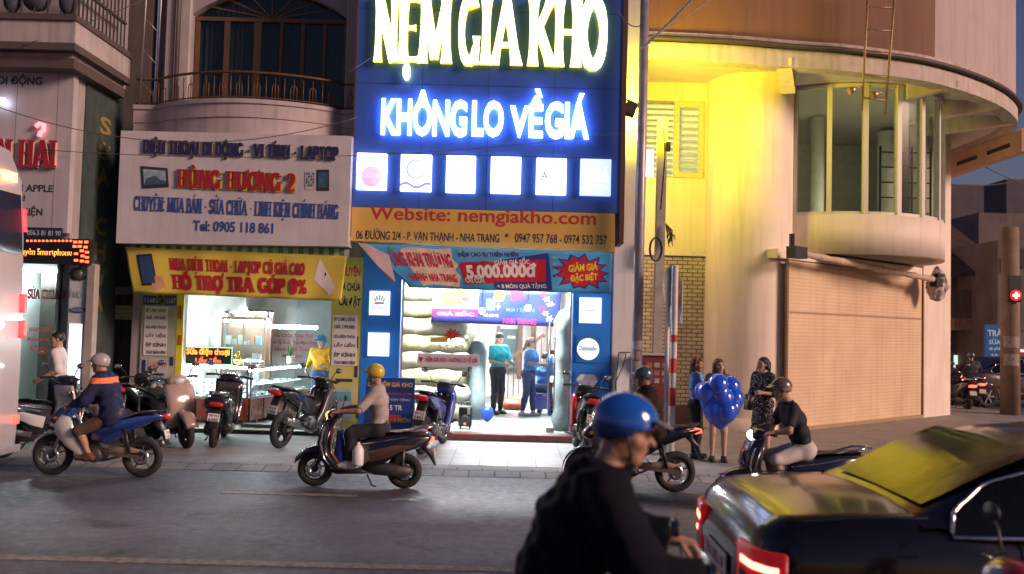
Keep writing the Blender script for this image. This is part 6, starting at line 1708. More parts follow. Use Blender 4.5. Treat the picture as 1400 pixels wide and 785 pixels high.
mb = MB(); c = Vector((PX(925, 412, 13.7).x, 13.72, PX(926, 412, 13.7).z)); mb.box(-.15, .15, -.006, .006, -.36, .36, bev=.004); rot = Matrix.Rotation(R(-62), 3, 'Z'); mb.v = [tuple(rot @ Vector(v) + c) for v in mb.v]; mb.build('plate', M('plate_back', (.5, .49, .5), .4, .5), t)
# red cabinet and leaning white frame
a, b_, z0, z1 = rect(879, 486, 915, 560, 14.6)
t = thing('metal_cabinet', "dark red street cabinet with faded papers behind the striped pole", 'cabinet', ((a + b_) / 2, 14.7, PAV))
mb = MB(); mb.box(a, b_, 14.6, 15.0, PAV + .1, z1, bev=.01); mb.build('body', M('cabinet_red', (.20, .045, .04), .5, var=.35, scale=6, streak=.4), t)
mb = MB(); mb.box(a - .03, b_ + .03, 14.56, 15.02, z1, z1 + .03); mb.build('lid', M('cabinet_lid', (.5, .46, .44), .6), t)
mb = MB(); mb.box(a - .01, b_ + .01, 14.59, 15.01, PAV, PAV + .1); mb.build('plinth', M('cabinet_plinth', (.3, .28, .27), .8), t)
mb = MB()
for k in range(9): x = a + .05 + (k % 3) * .13; z = z1 - .12 - (k // 3) * .13; mb.box(x, x + .09, 14.594, 14.599, z - .08, z, k % 2)
mb.build('paper', [M('paper_faded', (.34, .16, .13), .7, var=.4, scale=18), M('paper_grey', (.4, .33, .3), .7, var=.4, scale=18)], t)
c = PX(846, 560, 14.45)
t = thing('wire_frame', "white sheet in a bent black wire frame leaning on the white pier", 'frame', (c.x, 14.5, PAV))
q = [PX(841, 590, 14.3), PX(858, 590, 14.3), PX(862, 482, 14.9), PX(845, 482, 14.9)]
mb = MB(); mb.add([tuple(v) for v in q] + [(v.x, v.y + .02, v.z) for v in q], [(0, 1, 2, 3), (7, 6, 5, 4), (0, 4, 5, 1), (1, 5, 6, 2), (2, 6, 7, 3), (3, 7, 4, 0)]); mb.build('sheet', M('sheet_white', (.7, .7, .72), .4, var=.1), t)
mb = MB(); mb.tube([PX(840, 592, 14.28), PX(842, 555, 14.4), PX(839, 525, 14.5), PX(844, 505, 14.7), PX(846, 482, 14.85), PX(862, 482, 14.85)], .012, 6); mb.tube([PX(843, 520, 14.55), PX(852, 500, 14.7), PX(856, 484, 14.84)], .01, 6); mb.build('wire', black, t)
# flood lamp with yellow light, on the edge of the blue sign
FL = PX(862, 149, 14.45)
t = thing('flood_lamp', "black flood lamp on a bracket throwing yellow light at the pier", 'lamp', FL)
rot = Matrix.Rotation(R(22), 3, 'Y') @ Matrix.Rotation(R(-35), 3, 'X')
mb = MB(); mb.box(-.10, .10, -.05, .05, -.17, .17, bev=.015); mb.v = [tuple(rot @ Vector(v) + FL) for v in mb.v]; mb.build('housing', M('lamp_black', (.03, .03, .025), .5), t)
mb = MB(); mb.box(-.085, .085, .052, .056, -.15, .15); mb.v = [tuple(rot @ Vector(v) + FL) for v in mb.v]; mb.build('lens', EM('lens_yellow', (1.0, .82, .06), 35), t)
mb = MB(); mb.tube([FL + Vector((-.02, -.02, .12)), FL + Vector((-.16, .0, .2)), FL + Vector((-.2, .1, .2))], .018, 6); mb.build('bracket', metal_dark, t)
ld = D.lights.new('flood_light', 'SPOT'); ld.energy = 1450; ld.color = (1.0, .82, .02); ld.spot_size = R(135); ld.spot_blend = 1.0; ld.shadow_soft_size = .4
lo = link(D.objects.new('flood_light', ld)); lo.parent = t; lo.location = (.10, .12, -.02)
lo.rotation_euler = Vector((-1.2, -3.25, -.9)).to_track_quat('Z', 'Y').to_euler()
# hanging ladder and two spot lamps
t = thing('hanging_ladder', "rusty pipe ladder hanging down over the glazed bay", 'ladder', PX(1195, 155, 15.9))
Ld = [[PX(1188, -30, 16.0), PX(1178, 152, 15.9)], [PX(1225, -30, 16.0), PX(1210, 157, 15.9)]]
rust = M('ladder_rust', (.34, .22, .12), .5, .4, var=.35, scale=10)
for p, q in Ld: mb = MB(); mb.tube([p, q], .024, 8); mb.build('rail', rust, t)
mb = MB()
for k in range(6): f = .05 + k * .17; mb.tube([Ld[0][0].lerp(Ld[0][1], f), Ld[1][0].lerp(Ld[1][1], f)], .016, 6)
mb.build('rung', rust, t)
for (px, py, qx, qy, lb) in ((1166, 123, 1180, 117, "brass spot lamp on the ladder's outer rail"), (1197, 129, 1209, 125, "brass spot lamp on ladder's inner side, lower of the pair")):
    c, q = PX(px, py, 15.75), PX(qx, qy, 15.9)
    t = thing('spot_lamp', lb, 'spot lamp', c, group='spot lamps on the hanging ladder')
    dd = (c - q).normalized(); mb = MB(); mb.tube([c + Vector((-.07, 0, -.03)), c, c + Vector((.05, 0, .02))], [.075, .06, .04], 12); mb.build('head', M('brass', (.45, .32, .15), .35, .7), t)
    mb = MB(); mb.tube([c + Vector((.05, 0, .02)), q], .015, 6); mb.build('arm', metal_grey, t)
# wires
def wire(label, a, b, sag, r=.012, n=24, mat=None):
    mb = MB(); mb.tube([a.lerp(b, k / n) + Vector((0, 0, -sag * 4 * (k / n) * (1 - k / n))) for k in range(n + 1)], r, 5)
    o = mb.build('overhead_wire', mat or M('wire_grey', (.3, .28, .3), .5)); tag(o, label, 'wire')
    at_base(o, b)
wire("pale thick cable rising to the right from the utility pole", PX(876, 68, 13.9), PX(960, -16, 13.4), .03, .022, mat=M('cable_pale', (.5, .47, .5), .4))
wire("thin cable rising to the right behind the pale thick cable", PX(878, 56, 14.1), PX(985, -10, 14.6), .05, .008)
wire("long thin wire crossing low over the white phone shop sign", PX(60, 205, 13.3), PX(879, 178, 13.9), .25, .006, mat=M('wire_dark', (.08, .07, .08), .6))
wire("thin pale wire crossing the top letters of the blue sign", PX(478, 98, 13.8), PX(640, -12, 13.4), .02, .007)
wire("dark wire sagging below the balcony towards the alley", PX(-20, 140, 12.9), PX(490, 160, 13.9), .5, .007, mat=M('wire_dark', (.08, .07, .08), .6))
wire("dark loop of wire between blue sign and utility pole", PX(845, 14, 13.9), PX(878, 34, 13.95), .12, .009, mat=M('wire_dark', (.08, .07, .08), .6))
wire("dark wire slanting from balcony wall to the alley building", PX(30, 62, 12.9), PX(240, -20, 14.0), .05, .008, mat=M('wire_dark', (.08, .07, .08), .6))
# plastic bag hung from the awning
c = PX(1281, 388, 20.55); r_ = random.Random(2)
mb = MB(); mb.ell((0, 0, 0), (.25, .16, .40), 22, 16)
mb.v = [(v[0] * (1.0 - .7 * max(0, v[2] / .4)) * (1 + .12 * math.sin(v[2] * 31 + v[1] * 40)) + r_.uniform(-.022, .022) + c.x, v[1] * (1 + .3 * math.sin(v[0] * 37)) + r_.uniform(-.035, .035) + c.y, v[2] + r_.uniform(-.02, .02) + c.z) for v in mb.v]
o = mb.build('plastic_bag', M('bag_mauve', (.62, .5, .47), .35, var=.2, scale=6)); tag(o, "crumpled pale plastic bag hung at the awning's end", 'bag'); at_base(o, (c.x, c.y, c.z - .4))
# ================================================================== PEOPLE (signed-distance bodies turned into one skin)
def cap(P, a, b, ra, rb):
    a = np.asarray(a, float); b = np.asarray(b, float); ba = b - a
    l2 = float(ba @ ba) + 1e-12
    t = np.clip(((P - a) @ ba) / l2, 0, 1)
    return np.linalg.norm(P - a - t[..., None] * ba, axis=-1) - (ra + t * (rb - ra))
def elli(P, c, r):
    q = (P - np.asarray(c, float)) / np.asarray(r, float)
    k0 = np.linalg.norm(q, axis=-1); k1 = np.linalg.norm(q / np.asarray(r, float), axis=-1) + 1e-9
    return k0 * (k0 - 1) / k1
def smin(a, b, k):
    h = np.clip(.5 + .5 * (b - a) / k, 0, 1)
    return b * (1 - h) + a * h - k * h * (1 - h)
def half(P, p, n): return (P - np.asarray(p, float)) @ np.asarray(n, float)
def nets(field, lo, hi, h):
    lo = np.asarray(lo, float) - 2 * h; hi = np.asarray(hi, float) + 2 * h
    n = np.ceil((hi - lo) / h).astype(int) + 1
    ax = [lo[i] + h * np.arange(n[i]) for i in range(3)]
    P = np.stack(np.meshgrid(*ax, indexing='ij'), -1)
    F = field(P)
    ins = F < 0
    cs = [(i, j, k) for i in (0, 1) for j in (0, 1) for k in (0, 1)]
    N = np.array(F.shape) - 1
    sub = lambda A, c: A[c[0]:c[0] + N[0], c[1]:c[1] + N[1], c[2]:c[2] + N[2]]
    acc = np.zeros((*N, 3)); cnt = np.zeros(N)
    for i, a in enumerate(cs):
        for b in cs[i + 1:]:
            d = [b[q] - a[q] for q in range(3)]
            if sum(abs(x) for x in d) != 1: continue
            fa, fb = sub(F, a), sub(F, b); m = (fa < 0) != (fb < 0)
            t = np.where(m, fa / np.where(np.abs(fa - fb) < 1e-12, 1, fa - fb), 0)
            for q in range(3): acc[..., q] += np.where(m, a[q] + t * d[q], 0)
            cnt += m
    act = cnt > 0
    idx = -np.ones(N, int); idx[act] = np.arange(act.sum())
    base = np.argwhere(act)
    V = lo + h * (base + acc[act] / cnt[act][:, None])
    faces = []
    for axd in range(3):
        o = [(axd + 1) % 3, (axd + 2) % 3]
        s0 = [slice(1, F.shape[q] - 1) for q in range(3)]; s1 = list(s0)
        s0[axd] = slice(0, F.shape[axd] - 1); s1[axd] = slice(1, F.shape[axd])
        A, B = ins[tuple(s0)], ins[tuple(s1)]
        m = A != B
        pos = np.argwhere(m); 
        if not len(pos): continue
        off = np.array([1, 1, 1]); off[axd] = 0
        c = pos + off
        e1 = np.zeros(3, int); e1[o[0]] = 1; e2 = np.zeros(3, int); e2[o[1]] = 1
        q = [idx[tuple((c - e1 * x - e2 * y).T)] for x, y in ((1, 1), (0, 1), (0, 0), (1, 0))]
        Q = np.stack(q, -1)
        fl = A[m]
        Q[~fl] = Q[~fl][:, ::-1]
        faces.append(Q)
    Fq = np.concatenate(faces) if faces else np.zeros((0, 4), int)
    return V, Fq
def mesh_np(name, V, Fq, mats, mi=None, parent=None):
    me = D.meshes.new(name); me.from_pydata(V.tolist(), [], Fq.tolist())
    for m in mats: me.materials.append(m)
    if mi is not None: me.polygons.foreach_set('material_index', mi.astype(np.int32))
    me.polygons.foreach_set('use_smooth', np.ones(len(Fq), bool)); me.update()
    o = link(D.objects.new(name, me)); OFF[o.name] = Vector((0, 0, 0))
    if parent: o.parent = parent
    return o
def unit(v): v = np.asarray(v, float); return v / (np.linalg.norm(v) + 1e-12)
A3 = lambda v: np.asarray(v, float)
skin_m = {}
def skin(tone):
    return M('skin_%s' % tone, {'light': (.52, .33, .25), 'tan': (.38, .22, .15), 'dark': (.24, .13, .09)}[tone], .5, var=.16, scale=26, bump=.25, bscale=140)
m_lips = M('lips', (.36, .12, .11), .4, var=.05); m_eyes = M('eyes', (.025, .02, .02), .25, var=.05); m_brow = M('brows', (.04, .03, .025), .7)
hair_black = M('hair_black', (.018, .014, .012), .42, var=.4, scale=60, bump=.6, bscale=90)
hair_brown = M('hair_brown', (.07, .04, .028), .42, var=.4, scale=60, bump=.6, bscale=90)

def stand(h=1.62, face=(0, -1), elL=None, wrL=None, elR=None, wrR=None, lean=0.0, step=0.0, headdir=None, fem=False, feet=.0):
    """joints of a standing figure, facing +X before it is turned; the root's rz turns it"""
    k = h / 1.70
    J = dict(k=k, pelvis=(0, 0, .93 * k), chest=(lean * .35, 0, 1.27 * k), neck=(lean * .5, 0, 1.44 * k), head=(lean * .62 + .015, 0, 1.585 * k))
    sw = (.155 if fem else .185) * k
    J['shL'] = (lean * .45, sw, 1.39 * k); J['shR'] = (lean * .45, -sw, 1.39 * k)
    J['hipL'] = (0, .085 * k, .91 * k); J['hipR'] = (0, -.085 * k, .91 * k)
    J['knL'] = (.03 + step * .5, .095 * k, .49 * k); J['knR'] = (.03 - step * .3, -.095 * k, .49 * k)
    J['anL'] = (step, .10 * k, .075 * k); J['anR'] = (-step, -.10 * k, .075 * k)
    J['elL'] = elL or (-.03 + lean * .4, sw + .06, 1.09 * k); J['elR'] = elR or (-.03 + lean * .4, -sw - .06, 1.09 * k)
    J['wrL'] = wrL or (.06 + lean * .4, sw + .07, .85 * k); J['wrR'] = wrR or (.06 + lean * .4, -sw - .07, .85 * k)
    J['hd'] = headdir or (1, 0, -.05)
    return J
def ride(k=.95, seat=.74, xs=-.18, lean=.12, bar=(.30, .30, 1.0), knee=(.20, .17, .70), foot=(.10, .15, .30), headdir=(1, 0, -.08)):
    J = dict(k=k, pelvis=(xs, 0, seat + .09))
    pz = seat + .09
    J['chest'] = (xs + lean * .75, 0, pz + .33 * k); J['neck'] = (xs + lean * 1.15, 0, pz + .515 * k); J['head'] = (xs + lean * 1.45 + .02, 0, pz + .66 * k)
    for s, q in ((1, 'L'), (-1, 'R')):
        J['sh' + q] = (xs + lean * 1.05, s * .175 * k, pz + .455 * k)
        J['wr' + q] = (bar[0] - .05, s * bar[1], bar[2] + .03)
        sh, wr = A3(J['sh' + q]), A3(J['wr' + q]); mid = (sh + wr) / 2
        J['el' + q] = tuple(mid + A3((-.03, s * .09, -.10)))
        J['hip' + q] = (xs + .02, s * .09 * k, pz - .02); J['kn' + q] = (knee[0], s * knee[1], knee[2]); J['an' + q] = (foot[0], s * foot[1], foot[2])
    J['hd'] = headdir; J['grip'] = True
    return J

def person(label, J, loc, rz, tone='tan', top=None, sleeve=.95, topcut='shirt', bottom=None, leglen=1.9, shoes=None, hair='short', hairmat=None, helmet=None, fem=False, group=None, topmat2=None, h=.017, mask=None, dress=None, collar=False, barefoot=False, bulk=0.0):
    k = J['k']
    g = {q: A3(v) for q, v in J.items() if isinstance(v, (tuple, list, np.ndarray))}
    hd = unit(g['hd']); up = unit(A3((0, 0, 1)) - hd * hd[2]); lf = np.cross(up, hd)
    lat = unit(g['shL'] - g['shR']); latp = unit(g['hipL'] - g['hipR'])
    fw = unit(np.cross(lat, g['neck'] - g['pelvis'])) * -1
    fwd = unit(np.cross(A3((0, 0, 1)), lat)) * -1
    if fwd[0] < 0 and abs(fwd[0]) > .5: fwd = -fwd
    tor = 0.9 if fem else 1.0
    waist = (g['pelvis'] * .5 + g['chest'] * .5)
    def torso(P, inf=0.0):
        f = cap(P, g['chest'] - lat * .085 * k * tor, g['chest'] + lat * .085 * k * tor, (.105 * k * tor) + inf, (.105 * k * tor) + inf)
        f = smin(f, cap(P, waist - lat * .06 * k * tor, waist + lat * .06 * k * tor, .094 * k * tor + inf, .094 * k * tor + inf), .06)
        f = smin(f, cap(P, g['hipL'] * .93 + g['pelvis'] * .07, g['hipR'] * .93 + g['pelvis'] * .07, .105 * k + inf, .105 * k + inf), .06)
        f = smin(f, cap(P, g['shL'] - lat * .02, g['shR'] + lat * .02, .055 * k + inf, .055 * k + inf), .06)
        f = smin(f, cap(P, g['chest'], g['neck'], .07 * k + inf, .055 * k + inf), .05)
        if fem:
            for s in (-1, 1): f = smin(f, cap(P, g['chest'] + lat * s * .07 * k + fwd * .07 * k, g['chest'] + lat * s * .07 * k + fwd * .085 * k - A3((0, 0, .02)), .05 * k + inf, .05 * k + inf), .03)
        return f
    def arm(P, s, inf=0.0, upto=2.0):
        sh, el, wr = g['sh' + s], g['el' + s], g['wr' + s]
        f = cap(P, sh, el, .052 * k + inf, .041 * k + inf)
        if upto < 1:
            e = sh + (el - sh) * upto; f = np.maximum(f, half(P, e, unit(el - sh)))
        else:
            f2 = cap(P, el, wr, .041 * k + inf, .027 * k + inf * .9)
            if upto < 2: e = el + (wr - el) * (upto - 1); f2 = np.maximum(f2, half(P, e, unit(wr - el)))
            f = smin(f, f2, .015)
        return f
    def leg(P, s, inf=0.0, upto=2.0):
        a, b, c = g['hip' + s], g['kn' + s], g['an' + s]
        f = cap(P, a, b, .083 * k + inf, .056 * k + inf)
        if upto < 1:
            e = a + (b - a) * upto; f = np.maximum(f, half(P, e, unit(b - a)))
        else:
            calf = b + (c - b) * .3
            f2 = smin(cap(P, b, c, .052 * k + inf, .034 * k + inf), cap(P, calf - fwd * .018, calf - fwd * .018 + (c - b) * .2, .045 * k + inf, .035 * k + inf), .03)
            if upto < 2: e = b + (c - b) * (upto - 1); f2 = np.maximum(f2, half(P, e, unit(c - b)))
            f = smin(f, f2, .03)
        return f
    def toe(s):
        t = g.get('toe' + s)
        if t is None: t = g['an' + s] + unit(A3((fwd[0], fwd[1], 0))) * .15 * k - A3((0, 0, .045 * k))
        return t
    def foot(P, s, inf=0.0):
        a, t = g['an' + s], toe(s); heel = a - (t - a) * A3((.28, .28, 0)) - A3((0, 0, .045 * k))
        f = cap(P, heel, t, .035 * k + inf, .03 * k + inf)
        return smin(f, cap(P, a, heel * .6 + t * .4, .036 * k + inf, .034 * k + inf), .03)
    S_ = ('L', 'R')
    allp = np.array([v for q, v in g.items() if q not in ('hd',)] + [toe('L'), toe('R')])
    lo, hi = allp.min(0) - .2, allp.max(0) + .17
    wrk = lambda P, amp=.004: amp * np.sin(P[..., 2] * 42 + P[..., 0] * 23) * np.sin(P[..., 1] * 31 - P[..., 0] * 17 + P[..., 2] * 9)
    def body(P):
        f = torso(P)
        f = smin(f, cap(P, g['neck'] - A3((0, 0, .03)), g['head'] - hd * .02, .05 * k, .048 * k), .03)
        for s in S_:
            f = smin(f, arm(P, s), .03); f = smin(f, leg(P, s), .035); f = smin(f, foot(P, s), .02)
        return f
    V, Fq = nets(body, lo, hi, h)
    mi = np.zeros(len(Fq), int)
    # head, fine
    sc_ = .93 * (k ** .5)
    fr = np.stack([hd, lf, up], 0)          # rows: local axes
    loc_h = lambda P: ((P - g['head']) @ fr.T) / sc_
    def headf(P):
        L = loc_h(P)
        f = elli(L, (-.012, 0, .03), (.098, .078, .092))
        f = smin(f, elli(L, (.022, 0, -.028), (.072, .062, .092)), .03)
        f = smin(f, cap(L, (.055, -.014, -.098), (.055, .014, -.098), .024, .024), .03)
        Ls = L.copy(); Ls[..., 1] = np.abs(Ls[..., 1])
        f = smin(f, cap(Ls, (.07, .02, .035), (.058, .045, .03), .02, .017), .02)          # brow
        f = smin(f, cap(Ls, (.062, .04, -.025), (.045, .055, -.02), .02, .016), .025)      # cheek
        f = -smin(-f, np.linalg.norm(Ls - A3((.099, .031, .010)), axis=-1) - .015, .012)   # eye hollow
        f = np.minimum(f, np.linalg.norm(Ls - A3((.079, .031, .010)), axis=-1) - .0125)    # eyeball
        f = smin(f, cap(L, (.088, 0, .012), (.112, 0, -.028), .008, .013), .012)           # nose
        f = smin(f, cap(Ls, (.088, 0, -.058), (.08, .02, -.06), .009, .007), .008); f = smin(f, cap(Ls, (.087, 0, -.07), (.08, .016, -.07), .009, .007), .008)
        f = smin(f, elli(Ls, (-.008, .08, -.002), (.02, .012, .032)), .006)                # ear
        f = smin(f, cap(L, (-.025, 0, -.05), (-.035, 0, -.16), .052, .05), .03) * sc_
        nk = half(P, g['neck'] - A3((0, 0, .01)), (0, 0, -1))
        return np.maximum(f, nk)
    V2, F2 = nets(headf, g['head'] - .16, g['head'] + .16, .0075)
    L2 = loc_h(V2[F2].mean(1)); ay = np.abs(L2[:, 1])
    m2 = np.zeros(len(F2), int)
    m2[(L2[:, 0] > .07) & (np.abs(L2[:, 2] - .010) < .0068) & (np.abs(ay - .031) < .0135)] = 2
    m2[(L2[:, 0] > .06) & (np.abs(L2[:, 2] - .036) < .0065) & (np.abs(ay - .032) < .021)] = 3
    m2[(L2[:, 0] > .078) & (np.abs(L2[:, 2] + .064) < .011) & (ay < .022)] = 1
    Vs, Fs, Ms = [V, V2], [Fq, F2 + len(V)], [mi, m2]
    nv = len(V) + len(V2)
    # hands
    for s in S_:
        wr, el = g['wr' + s], g['el' + s]
        d = unit(g.get('hdir' + s, wr - el)); sg = 1 if s == 'L' else -1
        grip = J.get('grip')
        pn = unit(g.get('palm' + s, A3((0, -sg, -.3)) if not grip else A3((.25, 0, -1)))); pn = unit(pn - d * (pn @ d))
        if grip: d = unit(A3((.8, -.1 * sg, -.15))); pn = unit(A3((0, 0, -1)) - d * (-d[2]))
        sd = np.cross(d, pn)
        if sd @ (A3((0, 0, 1)) if not grip else A3((0, -sg, 0))) < 0: sd = -sd
        curl = J.get('curl', 1.0 if grip else .55); hs = k * .98
        bones = []
        pal = []
        for q, off, ln in ((0, .030, .070), (1, .010, .078), (2, -.011, .072), (3, -.030, .058)):
            b0 = wr + d * .012 + sd * off * .45 * hs; b1 = wr + d * .085 * hs + sd * off * hs
            pal.append((b0, b1, .016 * hs, .0125 * hs))
            a1 = curl * .75; p1 = b1 + (d * math.cos(a1) + pn * math.sin(a1)) * ln * .5 * hs
            a2 = curl * 1.9; p2 = p1 + (d * math.cos(a2) + pn * math.sin(a2)) * ln * .34 * hs
            a3 = curl * 2.6; p3 = p2 + (d * math.cos(a3) + pn * math.sin(a3)) * ln * .24 * hs
            bones.append([(b1, p1, .0095 * hs, .0085 * hs), (p1, p2, .0085 * hs, .0078 * hs), (p2, p3, .0078 * hs, .0065 * hs)])
        t0 = wr + d * .03 * hs + sd * .018 * hs; t1 = t0 + (d * .55 + sd * .62 + pn * .45) * .042 * hs; t2 = t1 + (d * .8 + sd * .1 + pn * .65) * .032 * hs
        bones.append([(t0, t1, .014 * hs, .0105 * hs), (t1, t2, .0105 * hs, .008 * hs)])
        def handf(P):
            f = cap(P, el + (wr - el) * .9, wr + d * .02, .028 * k, .022 * k)
            for b in pal: f = smin(f, cap(P, *b), .012)
            for ch in bones:
                c_ = None
                for b in ch: c_ = cap(P, *b) if c_ is None else np.minimum(c_, cap(P, *b))
                f = smin(f, c_, .004)
            return f
        pts = np.array([b[1] for ch in bones for b in ch] + [wr, el + (wr - el) * .9])
        V3, F3 = nets(handf, pts.min(0) - .03, pts.max(0) + .03, .0058)
        Vs.append(V3); Fs.append(F3 + nv); Ms.append(np.zeros(len(F3), int)); nv += len(V3)
    root = mesh_np('person', np.concatenate(Vs), np.concatenate(Fs), [skin(tone), m_lips, m_eyes, m_brow], np.concatenate(Ms))
    root.location = loc; root.rotation_euler = (0, 0, rz)
    tag(root, label, 'person', group)
    ax = unit(g['chest'] - g['pelvis'])
    def garment(name, fld, mat, hh=None, l=None, u=None, mats=None, mif=None):
        Vg, Fg = nets(fld, lo if l is None else l, hi if u is None else u, hh or h)
        if len(Fg) == 0: return None
        return mesh_np(name, Vg, Fg, mats or [mat], mif(Vg[Fg].mean(1)) if mif else None, root)
    # trousers first, then the top over it
    if bottom:
        def tr(P):
            f = cap(P, g['hipL'], g['hipR'], .118 * k, .118 * k)
            f = smin(f, cap(P, g['pelvis'] - latp * .05, g['pelvis'] + latp * .05, .112 * k, .112 * k), .04)
            f = np.maximum(f, half(P, g['pelvis'] + ax * .09 * k, ax))
            for s in S_: f = smin(f, leg(P, s, .018, leglen), .03)
            return f + wrk(P)
        garment('shorts' if leglen < 1.3 else 'trousers', tr, bottom)
    if dress:
        def dr(P):
            z = np.clip((g['pelvis'][2] + .05 - P[..., 2]) / .6, 0, 1)
            c = g['pelvis']; q = np.stack([(P[..., 0] - c[0]) / (.135 * k + .05 * z), (P[..., 1] - c[1]) / (.165 * k + .05 * z)], -1)
            f = (np.linalg.norm(q, axis=-1) - 1) * .14
            f = np.maximum(f, P[..., 2] - g['pelvis'][2] - .12); f = np.maximum(f, g['pelvis'][2] - dress[1] - P[..., 2])
            return f + wrk(P, .007)
        garment('skirt', dr, dress[0])
    if top:
        hem = -.06 * k if topcut == 'shirt' else (-.16 * k if topcut == 'jacket' else -.02)
        inf = {'shirt': .016, 'jacket': .032}.get(topcut, .016) + bulk
        def sh(P):
            f = torso(P, inf)
            for s in S_: f = smin(f, arm(P, s, inf, sleeve), .03)
            f = np.maximum(f, half(P, g['pelvis'] + ax * hem, -ax))
            f = np.maximum(f, half(P, g['neck'] + fwd * .0 + A3((0, 0, .02 if topcut == 'shirt' else .05)), unit(A3((0, 0, 1)) + fwd * .25)))
            return f + wrk(P, .0055 if topcut == 'shirt' else .010)
        mats = [top]; mif = None
        if topmat2:
            mats = [top, topmat2[0]]; mif = lambda c: topmat2[1](c, g, k).astype(int)
        garment('jacket' if topcut == 'jacket' else 'shirt', sh, top, None, None, None, mats, mif)
        if collar:
            cb_ = lambda P: np.maximum(np.maximum(cap(P, g['neck'] - A3((0, 0, .02)), g['neck'] + A3((0, 0, .04)), .072 * k, .068 * k), half(P, g['neck'] + A3((0, 0, .035)), (fwd[0] * .3, fwd[1] * .3, 1))), half(P, g['neck'] - A3((0, 0, .02)), (0, 0, -1)))
            garment('collar', cb_, collar, .01, g['neck'] - .12, g['neck'] + .12)
    if shoes:
        for s in S_:
            def sf(P, s=s): return np.maximum(foot(P, s, .011), half(P, g['an' + s] + A3((0, 0, .02)), (0, 0, 1)))
            c = g['an' + s]; garment('shoe', sf, shoes, .011, np.minimum(c, toe(s)) - .14, np.maximum(c, toe(s)) + .12)
    hm = hairmat or hair_black
    if hair and hair != 'none':
        def hf(P):
            L = loc_h(P); f = elli(L, (-.018, 0, .036), (.108, .09, .1))
            gpl = (L[..., 0] - .08) * .64 - (L[..., 2] - .068) * .77
            f = np.maximum(f, gpl)
            if hair in ('long', 'tail', 'bob'):
                e = {'long': -.30, 'tail': -.05, 'bob': -.15}[hair]
                Ls = L.copy(); Ls[..., 1] = np.abs(Ls[..., 1])
                sd_ = cap(Ls, (-.045, .055, .03), (-.05, .065, e), .045, .04); bk = cap(L, (-.075, 0, .03), (-.085, 0, e), .05, .05)
                f = smin(f, smin(sd_, bk, .03), .025)
                if hair == 'long': f = smin(f, cap(Ls, (.0, .085, .03), (.035, .085, -.2), .018, .024), .02)
            if hair == 'tail':
                f = smin(f, np.linalg.norm(L - A3((-.12, 0, .03)), axis=-1) - .03, .02); f = smin(f, cap(L, (-.13, 0, .02), (-.15, 0, -.2), .035, .02), .02)
            f = f + .003 * np.sin(L[..., 1] * 210) * np.sin(L[..., 2] * 60 + L[..., 0] * 90)
            return f * sc_
        garment('hair', hf, hm, .011, g['head'] - A3((.22, .2, .36)), g['head'] + .17)
    if hair == 'headband':
        pass
    if helmet:
        hmats, kind = helmet
        def hl(P):
            L = loc_h(P); f = elli(L, (-.008, 0, .038), (.130, .108, .118))
            cut = -.012 + .02 * (L[..., 0] > .03)
            f = np.maximum(f, (cut - L[..., 2]) + .25 * L[..., 0])
            return f * sc_
        garment('helmet', hl, hmats[0], .009, g['head'] - .2, g['head'] + .2, hmats, (lambda c: ((loc_h(c)[:, 2] < .03) & (loc_h(c)[:, 0] < .2)).astype(int)) if len(hmats) > 1 else None)
        mb = MB()
        tf = lambda x, y, z: tuple(g['head'] + (x * hd + y * lf + z * up) * sc_)
        br = [[tf(.10 + dx, y, .045 + dz + .25 * .1) for dx, dz in ((0, 0), (.075, -.022), (.075, -.028), (0, -.008))] for y in (-.085, -.05, 0, .05, .085)]
        mb.loft(br, smooth=False); mb.build('visor', hmats[-1], root)
        mb = MB()
        for sy in (-1, 1): mb.tube([tf(.0, sy * .1, .01), tf(.03, sy * .075, -.07), tf(.045, 0, -.125)], .006, 5)
        mb.build('strap', M('strap_black', (.02, .02, .02), .6), root)
    if mask:
        def mk(P):
            L = loc_h(P); f = np.minimum(elli(L, (.026, 0, -.045), (.082, .072, .075)), 9)
            f = np.maximum(f, L[..., 2] + .012); f = np.maximum(f, -.03 - L[..., 0]); return f * sc_
        garment('face_mask', mk, mask, .009, g['head'] - .18, g['head'] + .16)
    return root

# ================================================================== MOTORBIKES
def paint(name, rgb, var=.05): return M('paint_' + name, rgb, .22, var=var, scale=3, coat=.8)
bk_engine = M('engine_metal', (.10, .10, .105), .45, .7, var=.3, scale=12)
bk_chrome = M('chrome', (.7, .7, .72), .14, 1.0, var=.05)
seat_m = M('seat_vinyl', (.018, .018, .02), .5, var=.3, scale=30)
rim_dark = M('rim_dark', (.07, .065, .06), .35, .8, var=.2)
lens_red = EM('lens_red_off', (.7, .02, .02), .08, base=(.4, .01, .01)); lens_red_on = EM('lens_red_on', (1.0, .06, .04), 5.0)
lens_clear = M('lens_clear', (.5, .52, .55), .1, var=.05, coat=1); lens_on = EM('headlamp_on', (1.0, .86, .66), 9); lens_amber = EM('lens_amber', (1.0, .45, .1), 2.5); lens_blue = EM('lens_blue', (.35, .5, 1.0), 3.0)
plate_m = M('number_plate', (.68, .66, .64), .5, var=.05); plate_ink = M('plate_ink_dark', (.05, .05, .06), .5)
